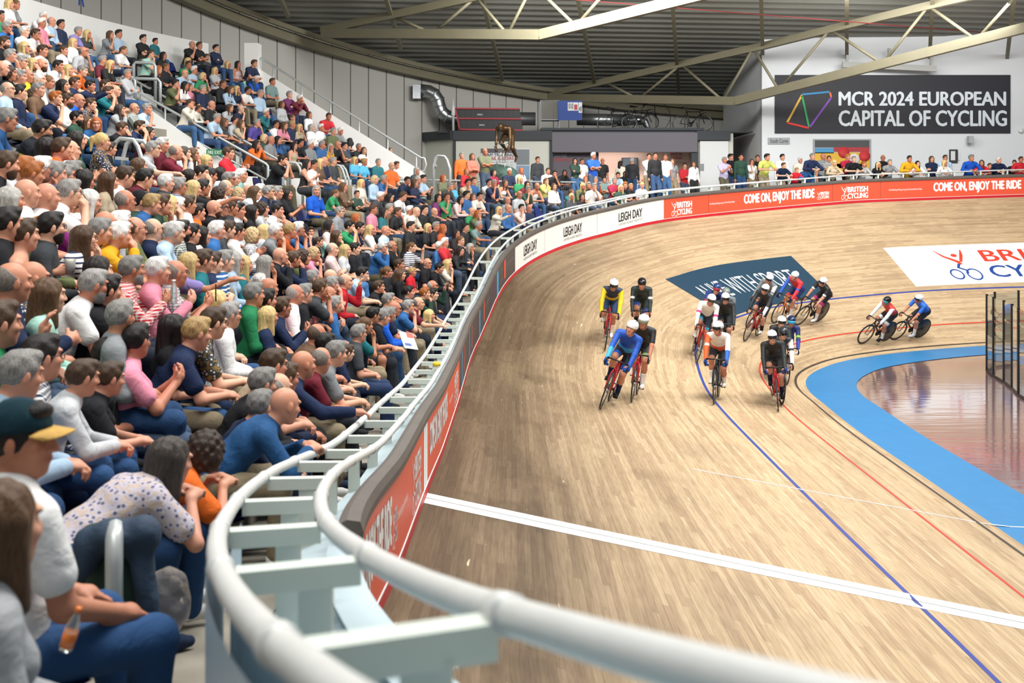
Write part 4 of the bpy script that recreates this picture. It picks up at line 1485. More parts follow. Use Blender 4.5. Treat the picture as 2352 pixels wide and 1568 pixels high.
def face_tint(V, Hc, R, big=1.0):
    L = (V - Hc) @ R
    T = np.ones((len(V), 3))
    front = (L[:, 1] > .055) & (np.abs(L[:, 2]) < .12)

    def dab(cx, cz, rx, rz, col, st=1.0):
        nonlocal T
        w = np.exp(-(((L[:, 0] - cx) / (rx * big)) ** 2 + ((L[:, 2] - cz) / (rz * big)) ** 2)) * front * st
        T = T * (1 - w[:, None]) + np.array(col) * w[:, None]
    for s in (-1, 1):
        dab(.031 * s, .012, .017, .008, (.20, .15, .14), .85)
        dab(.034 * s, .033, .021, .006, (.35, .26, .22), .8)
        dab(.045 * s, -.025, .025, .022, (1.05, .82, .78), .5)
    dab(0, -.054, .024, .008, (.78, .42, .42), .85)
    dab(0, -.0545, .02, .0028, (.35, .18, .18), .7)
    w = np.exp(-((np.abs(L[:, 0]) - .08) / .012) ** 2 - ((L[:, 1] + .008) / .03) ** 2 - (L[:, 2] / .04) ** 2) * .4
    T = T * (1 - w[:, None]) + np.array((1.0, .72, .66)) * w[:, None]
    return T


SEAT = dict(lean=.10, R='thigh', L='thigh', yaw=0, pitch=0, stand=False)
POSES = {
    'thigh': dict(lean=.06), 'lap': dict(lean=.10, R='lap', L='lap'), 'elbows': dict(lean=.46, R='clasp', L='clasp', pitch=.25),
    'chin': dict(lean=.30, R='chin', L='lap'), 'chinleft': dict(lean=.32, R='lap', L='chin'), 'crossed': dict(lean=.0, R='cross', L='cross'), 'mouth': dict(lean=.42, R='mouth', L='mouth', pitch=.1),
    'point': dict(lean=.28, R='point', L='lap'), 'phone': dict(lean=.16, R='phone', L='phone'), 'clap': dict(lean=.12, R='clap', L='clap'),
    'cup': dict(lean=.05, R='cup', L='lap'), 'wave': dict(lean=.2, R='lap', L='raise'), 'hunch': dict(lean=.78, R='rail0', L='rail0', pitch=.35), 'reach': dict(lean=.42, R='reach', L='lap'),
    'bent': dict(lean=.98, R='rail0', L='rail0', pitch=.3),
    'down': dict(stand=True, lean=.0, R='side', L='side'), 'folded': dict(stand=True, lean=.0, R='cross', L='cross'), 'railing': dict(stand=True, lean=.30, R='rail', L='rail'),
    'upchin': dict(stand=True, lean=.02, R='chin', L='side'), 'upphone': dict(stand=True, lean=.03, R='phone', L='phone'), 'fold': dict(stand=True, lean=.0, R='fold', L='fold'),
}


class Skel: pass


def skeleton(pose, build, yaw, pitch=None):
    q = dict(SEAT); q.update(POSES[pose])
    k = Skel(); k.q = q
    w = build == 'w'
    sh = .168 if w else .192
    hipz = .93 if q['stand'] else .55
    k.P = np.array((0, 0, hipz))
    ln = q['lean']
    u = np.array((0, math.sin(ln), math.cos(ln))); f = np.array((0, math.cos(ln), -math.sin(ln)))
    ln2 = ln * 1.25
    u2 = np.array((0, math.sin(ln2), math.cos(ln2)))
    k.u, k.f = u, f
    k.belly = k.P + u * .14; k.chest = k.P + u * .24 + u2 * .10; k.nb = k.P + u * .26 + u2 * .235
    nd = np.array((0, math.sin(ln2 * .55 + .12), math.cos(ln2 * .55 + .12)))
    k.Hc = k.nb + nd * .160 + np.array((0, .012, 0))
    pt = q['pitch'] if pitch is None else pitch
    k.R = rot_xyz(yaw, -pt * .5 - .03)
    k.sh = {s: k.P + u * .26 + u2 * .185 + np.array((sh * s, 0, 0)) for s in (1, -1)}
    k.hip = {s: k.P + np.array((.088 * s, .01, -.01)) for s in (1, -1)}
    k.kn, k.an = {}, {}
    for s in (1, -1):
        if q['stand']:
            an = np.array((.10 * s, -.01 if s > 0 else .06, .08)); pole = (0.1 * s, 1, 0)
        else:
            an = np.array((.115 * s, .46 + (.05 if s < 0 else -.04), .09)); pole = (.25 * s, .4, 1)
        k.kn[s], k.an[s] = ik(k.hip[s], an, .43, .43, pole)
    k.el, k.wr, k.hd, k.hn, k.curl = {}, {}, {}, {}, {}
    for s in (1, -1):
        m = q['R'] if s == 1 else q['L']
        fw = lambda a, b, c: k.chest + np.array((a * s, b, c))
        pole = (.5 * s, -.6, -.8); hdv = (0, 1, -.2); hn = (0, .2, 1); cu = .45
        if m == 'thigh': T = k.kn[s] * .72 + k.hip[s] * .28 + np.array((.0, 0, .105)); hdv = (-.2 * s, 1, -.25)
        elif m == 'lap': T = np.array((.055 * s, .27, hipz + .135)); hdv = (-.75 * s, .6, -.1); pole = (.8 * s, -.5, -.5); cu = .7
        elif m == 'clasp': T = np.array((.045 * s, .52, hipz + .13)); hdv = (-.4 * s, .9, -.2); pole = (.7 * s, .0, -1); cu = .9
        elif m == 'chin': T = k.Hc + k.R @ np.array((.035 * s, .115, -.165)); hdv = k.R @ np.array((-.25 * s, -.1, 1)); hn = k.R @ np.array((0, 1, .1)); pole = (.35 * s, .2, -1); cu = 1.1
        elif m == 'mouth': T = k.Hc + k.R @ np.array((.03 * s, .135, -.13)); hdv = (-.3 * s, -.15, 1); hn = (.3 * s, 1, 0); pole = (.6 * s, .2, -1); cu = .9
        elif m == 'cross': T = fw(-.10, .21, -.06); hdv = (-1 * s, .1, -.1); hn = (0, 1, .4); pole = (.7 * s, .2, -1); cu = .5
        elif m == 'fold': T = fw(-.02, .24, -.12); hdv = (-1 * s, .3, -.1); hn = (0, 1, .4); pole = (.7 * s, -.2, -1); cu = .6
        elif m == 'point': T = k.sh[s] + np.array((.06, .5, .04)); hdv = (.05, 1, .05); hn = (.3, 0, 1); pole = (.4, 0, -1); cu = .35
        elif m == 'reach': T = k.sh[s] + np.array((.12, .46, -.16)); hdv = (.1, 1, -.1); pole = (.6, 0, -.8); cu = .8
        elif m == 'phone': T = fw(.055, .33, .02); hdv = (-.35 * s, .5, .8); hn = (.5 * s, 1, -.2); pole = (.6 * s, -.1, -1); cu = .8
        elif m == 'clap': T = fw(.02, .32, .0); hdv = (-.1 * s, .75, .6); hn = (1 * s, .1, 0); pole = (.7 * s, -.1, -1); cu = .2
        elif m == 'cup': T = fw(.10, .33, -.02); hdv = (-.8 * s, .7, .1); hn = (.5 * s, .8, .4); pole = (.8 * s, -.1, -1); cu = 1.0
        elif m == 'raise': T = k.sh[s] + np.array((.05 * s, .26, .10)); hdv = (-.1 * s, .15, 1); hn = (0, -1, .2); pole = (.3 * s, .3, -1); cu = .5
        elif m == 'rail0': T = np.array((.09 * s, .62, hipz + .16)); hdv = (-.5 * s, .8, 0); pole = (.8 * s, 0, -1); cu = .9
        elif m == 'rail': T = np.array((.13 * s, .43, 1.135)); hdv = (-.8 * s, .5, 0); pole = (.9 * s, -.1, -.5); cu = .6
        else: T = np.array((.25 * s, .04, hipz - .10)); hdv = (0, .15, -1); hn = (1 * s, .1, 0); pole = (.25 * s, -1, 0)
        k.el[s], k.wr[s] = ik(k.sh[s], T, .285, .25, pole)
        d = np.asarray(hdv, float); fa = (k.wr[s] - k.el[s]) / .25
        k.hd[s] = d / np.linalg.norm(d) * .75 + fa * .35; k.hn[s] = np.asarray(hn, float); k.curl[s] = cu
    return k


def torso_prims(k, build, slim=0.0):
    w = build == 'w'
    Rt = np.stack([np.array((1., 0, 0)), k.f, k.u], 1)
    P = [ell(k.P + np.array((0, -.02, .0)), (.168 if w else .160, .125, .115), None, .05, 2),
         ell(k.belly + k.f * .012, (.138 if w else .152, .112 if w else .122, .15), Rt, .06, 3),
         ell(k.chest, (.145 if w else .162, .108, .155), Rt, .05, 3)]
    if w: P += [ell(k.chest + k.f * .075 + np.array((.062 * s, 0, -.01)), (.058, .055, .058), Rt, .04, 3) for s in (1, -1)]
    P.append(cone(k.sh[1] - np.array((.035, 0, 0)), k.sh[-1] + np.array((.035, 0, 0)), .062, .062, .05, 3))
    for s in (1, -1): P.append(cone(k.sh[s] * .6 + k.nb * .4, k.nb + k.u * .01, .045, .05, .05, 3))
    return P


def arm_prims(k, s, build):
    r = .86 if build == 'w' else 1.0
    return [cone(k.sh[s], k.el[s], .052 * r, .042 * r, .03, 4), cone(k.el[s], k.wr[s], .042 * r, .028 * r, .02, 5)]


def leg_prims(k, s, build):
    r = 1.04 if build == 'w' else 1.0
    return [cone(k.hip[s], k.kn[s], .086 * r, .060, .05, 6), cone(k.kn[s], k.an[s], .060, .040, .03, 7)]


HAIRC = {'b': 'b79a86', 'f': '8a8078', 'w': 'dcdad6', 'g': '8f8c88', 'k': '1f1a18', 'n': '4a3626', 'l': 'b0905e', 'r': 'a5602c', 'L': 'd2b57c', 'N': '5a412c', 'K': '221b19', 'G': 'a5a29c', 'R': 'a4592b', 'W': 'e6e4df',
         'P': '6a4a2e', 'Q': 'cfae72', 'D': 'cdb083', 'C': '3d2c22', 'H': '463e39'}
BODY, SHIRT, TROU, SHOE, HAIRM, MISC = {}, {}, {}, {}, {}, {}
RES = {'H': .0066, 'A': .0088, 'B': .0112, 'C': .030}


def get_body(pose, build, yaw, lod):
    key = (pose, build, yaw, lod)
    if key in BODY: return BODY[key]
    k = skeleton(pose, build, yaw)
    P = torso_prims(k, build)
    hp, holes = head_prims(k.Hc, k.R)
    P.append(cone(k.nb - k.u * .02, k.Hc + k.R @ np.array((0, -.02, -.045)), .053 if build != 'w' else .045, .050 if build != 'w' else .043, .035, 0))
    for s in (1, -1):
        P += arm_prims(k, s, build)
        P += leg_prims(k, s, build)
        P.append(cone(k.an[s] + np.array((0, -.02, -.03)), k.an[s] + np.array((.01 * s, .13, -.055)), .032, .026, .03, 8))
    P += hp
    for s in (1, -1): P += hand_prims(k.wr[s], k.hd[s], k.hn[s], s, k.curl[s])
    if lod == 'C': P = [p for p in P if max(p[3] if p[0] == 'c' else 1, 0) > .015]; holes = []
    V, Q = nets(P, RES[lod], holes=holes)
    me = fast_mesh('body', V, Q, SKIN, tint=face_tint(V, k.Hc, k.R, 1.25 if lod == 'B' else 1.0)) if lod != 'C' else None
    BODY[key] = (me, k, V, Q)
    return BODY[key]


def get_shirt(pose, build, sl, lod):
    key = (pose, build, sl, lod)
    if key in SHIRT: return SHIRT[key]
    k = skeleton(pose, build, 0)
    P = torso_prims(k, build)
    if sl == 'N': P = [p for p in P[:-3]] if build != 'w' else P[:5]
    else:
        for s in (1, -1):
            a = arm_prims(k, s, build)
            if sl == 'S':
                e = k.sh[s] + (k.el[s] - k.sh[s]) * .62
                P.append(cone(k.sh[s], e, .056, .058, .03))
            else: P += [a[0], cone(k.el[s], k.wr[s] - (k.wr[s] - k.el[s]) * .06, .044, .033, .02)]
    V, Q = nets(P, RES[lod] * 1.5, inf=.012 if sl != 'N' else .008)
    me = fast_mesh('top', V, Q, CLOTH['']) if lod != 'C' else None
    SHIRT[key] = (me, V, Q)
    return SHIRT[key]


def get_trousers(pose, build, lod, short=False):
    q = dict(SEAT); q.update(POSES[pose])
    key = (q['stand'], build, lod, short)
    if key in TROU: return TROU[key]
    k = skeleton(pose, build, 0)
    P = [ell(k.P + np.array((0, -.02, -.01)), (.166 if build == 'w' else .158, .122, .105), None, .05)]
    for s in (1, -1):
        if short: P.append(cone(k.hip[s], k.hip[s] * .25 + k.kn[s] * .75, .088, .075, .05))
        else: P += [cone(k.hip[s], k.kn[s], .086, .064, .05), cone(k.kn[s], k.an[s] + np.array((0, 0, -.01)), .064, .056, .03)]
    V, Q = nets(P, RES[lod] * 1.5, inf=.012)
    me = fast_mesh('trousers', V, Q, CLOTH['']) if lod != 'C' else None
    TROU[key] = (me, V, Q)
    return TROU[key]


def get_shoe(pose, s, lod):
    q = dict(SEAT); q.update(POSES[pose])
    key = (q['stand'], s, lod)
    if key in SHOE: return SHOE[key]
    k = skeleton(pose, 'm', 0)
    a = k.an[s]
    P = [cone(a + np.array((0, -.035, -.045)), a + np.array((.01 * s, .12, -.05)), .040, .036, .03), cone(a + np.array((.01 * s, .10, -.055)), a + np.array((.015 * s, .17, -.058)), .036, .028, .02), cone(a, a + np.array((0, -.01, -.04)), .046, .044, .02)]
    V, Q = nets(P, RES[lod], cuts=[((0, 0, 1), a[2] - .088)])
    me = fast_mesh('shoe', V, Q, CLOTH[''])
    SHOE[key] = me
    return me


def get_hair(h, lod):
    key = (h, lod)
    if key in HAIRM: return HAIRM[key]
    cuts = []; noise = None
    E = [ell((0, -.013, .029), (.0815, .1015, .097), None, .02)]
    if h in 'kngwlr':
        E = [ell((0, -.014, .028), (.0835, .1035, .099), None, .02)]
        cuts = [((0, -.45, .893), -.026), ((0, -.83, .56), -.026)]
        noise = lambda X: .0035 * np.sin(70 * X[..., 0] + 3) * np.sin(65 * X[..., 1]) * np.sin(75 * X[..., 2] + 1)
        E += [ell((0, .052, .098), (.052, .04, .028), None, .03)]
    elif h == 'f':
        E = [ell((0, -.014, .022), (.083, .101, .092), None, .02)]
        cuts = [((0, -.70, -.714), -.020), ((0, -.62, .785), -.012)]
    elif h == 'b': return None
    elif h in 'LNKGRWH':
        E += [cone((0, -.055, .02), (0, -.075, -.17), .075, .068, .04), cone((.066, .0, .02), (.062, .012, -.19), .030, .028, .03), cone((-.066, .0, .02), (-.062, .012, -.19), .030, .028, .03),
              ell((0, -.075, -.20), (.085, .045, .10), None, .04)]
        cuts = []
        noise = lambda X: .0035 * np.sin(130 * X[..., 0] + 12 * X[..., 2]) * np.cos(110 * X[..., 1] + 9 * X[..., 2])
    elif h in 'DC':
        E = [ell((0, -.018, .025), (.100, .112, .108), None, .03), ell((.07, -.02, -.03), (.045, .055, .07), None, .04), ell((-.07, -.02, -.03), (.045, .055, .07), None, .04), ell((0, -.07, -.04), (.08, .05, .08), None, .04)]
        noise = lambda X: .009 * np.sin(85 * X[..., 0]) * np.sin(85 * X[..., 1]) * np.sin(85 * X[..., 2])
    elif h in 'PQ':
        E += [ell((0, -.112, .045), (.03, .03, .03), None, .02), cone((0, -.125, .03), (0, -.135, -.12), .03, .014, .03)]
        cuts = [((0, -.62, .785), .002 - .5)]
        noise = lambda X: .002 * np.sin(140 * X[..., 0])
    holes = []
    if h in 'LNKGRWHDCPQ':
        holes = [ell((0, .090, -.035), (.064, .062, .10), None, .02), ell((0, .05, -.12), (.05, .07, .07), None, .02)]
        if h in 'PQ': holes += [ell((s * .085, .03, -.06), (.035, .09, .062), None, .02) for s in (1, -1)] + [ell((0, -.05, -.11), (.1, .05, .07), None, .02)]
    if lod == 'C': noise = None
    V, Q = nets(E, {'H': .0052, 'A': .007, 'B': .0095, 'C': .022}[lod], cuts=cuts, holes=holes, noise=noise)
    if h in 'PQ':
        pass
    me = fast_mesh('hair', V, Q, HAIR) if lod != 'C' else None
    HAIRM[key] = (me, V, Q)
    return HAIRM[key]


def get_misc(what):
    if what in MISC: return MISC[what]
    if what == 'glasses':
        mb = MB()
        for s in (-1, 1):
            mb.tube([(s * .033 + .023 * math.cos(a), .099 - .004 * abs(math.cos(a)), .010 + .017 * math.sin(a)) for a in np.linspace(0, 2 * math.pi, 15)[:-1]], .0026, 5, closed=True)
            mb.tube([(s * .056, .096, .014), (s * .080, .06, .016), (s * .083, -.012, .012)], .0024, 5)
        mb.tube([(-.011, .104, .014), (.011, .104, .014)], .0024, 5)
        me = mb.build('glasses', m_lens).data
    elif what == 'beard':
        V, Q = nets([ell((0, .030, -.052), (.064, .068, .068), None, .02), ell((0, .06, -.10), (.034, .03, .026), None, .03)], .006, cuts=[((0, .55, -.83), .052)], holes=[ell((0, .1, -.053), (.022, .03, .009), None, .008)])
        me = fast_mesh('beard', V, Q, HAIR)
    elif what == 'cap':
        V, Q = nets([ell((0, -.012, .040), (.088, .107, .100), None, .02)], .006, cuts=[((0, -.12, .99), .036)])
        me = fast_mesh('cap', V, Q, CLOTH[''])
    elif what == 'brim':
        mb = MB()
        rows = []
        for i in range(5):
            t = i / 4
            rows.append([(math.sin(a) * (.086 - .006 * t), .045 + .035 * math.cos(a) * (1) + t * .085 * max(math.cos(a), 0) ** .5, .050 - .012 * t - .018 * math.sin(a) ** 2) for a in np.linspace(-1.35, 1.35, 13)])
        mb.grid(rows); mb.grid([[(x, y, z - .004) for x, y, z in r] for r in rows])
        me = mb.build('brim', CLOTH['']).data
    elif what == 'phone':
        me = MB().box((0, 0, 0), (.072, .009, .145)).build('phone', m_lens).data
    for o in [o for o in bpy.data.objects if o.data is me]: bpy.data.objects.remove(o)
    MISC[what] = me
    return me


PAL = {'white': ('e9e8e6', 'white'), 'cream': ('ddd7c8', 'cream'), 'lgrey': ('b3b5b8', 'light grey'), 'grey': ('85888b', 'grey'), 'dgrey': ('3f4347', 'charcoal'), 'black': ('1c1d21', 'black'),
       'navy': ('1d2946', 'navy'), 'blue': ('2f5f96', 'mid blue'), 'rblue': ('1c57c0', 'bright blue'), 'sky': ('a9c2d8', 'pale blue'), 'cyan': ('58b3dd', 'sky blue'), 'teal': ('1f6a72', 'teal'), 'green': ('2c8a58', 'green'),
       'dgreen': ('2c463a', 'dark green'), 'olive': ('5d6440', 'olive'), 'mint': ('a6d3c3', 'mint'), 'yellow': ('ddc02c', 'yellow'), 'mustard': ('cf9a22', 'mustard'), 'orange': ('df6a26', 'orange'), 'rust': ('ad5124', 'rust'),
       'red': ('c22430', 'red'), 'crimson': ('9b1f3c', 'crimson'), 'maroon': ('6a1f2e', 'maroon'), 'pink': ('d6869a', 'pink'), 'palepink': ('e2c3bf', 'pale pink'), 'magenta': ('a83d9c', 'magenta'), 'plum': ('6b2a5f', 'plum'),
       'purple': ('56499a', 'purple'), 'lilac': ('9385c4', 'lilac'), 'beige': ('b9a88e', 'beige'), 'brown': ('6a523f', 'brown'), 'slate': ('6d8684', 'slate green'), 'salmon': ('c9705c', 'salmon'), 'camo': ('6f7358', 'khaki'),
       'lime': ('c9cf6a', 'lime yellow'), 'hivis': ('c8e03c', 'bright yellow safety'), 'mauve': ('cdc5d2', 'pale lilac'), 'steel': ('2b5a8c', 'steel blue')}
TROUC = ['23324f', '1f2430', '2c4a72', '3a5f8a', '1b1c20', '55503f', '8a7d66', '2d3138', '3b4a60', '24405f']
SKINC = ['cb9075', 'd49d80', 'c4866a', 'bd7d63', 'd8a78c', 'c98f76', 'b67a5e', 'cf967c']
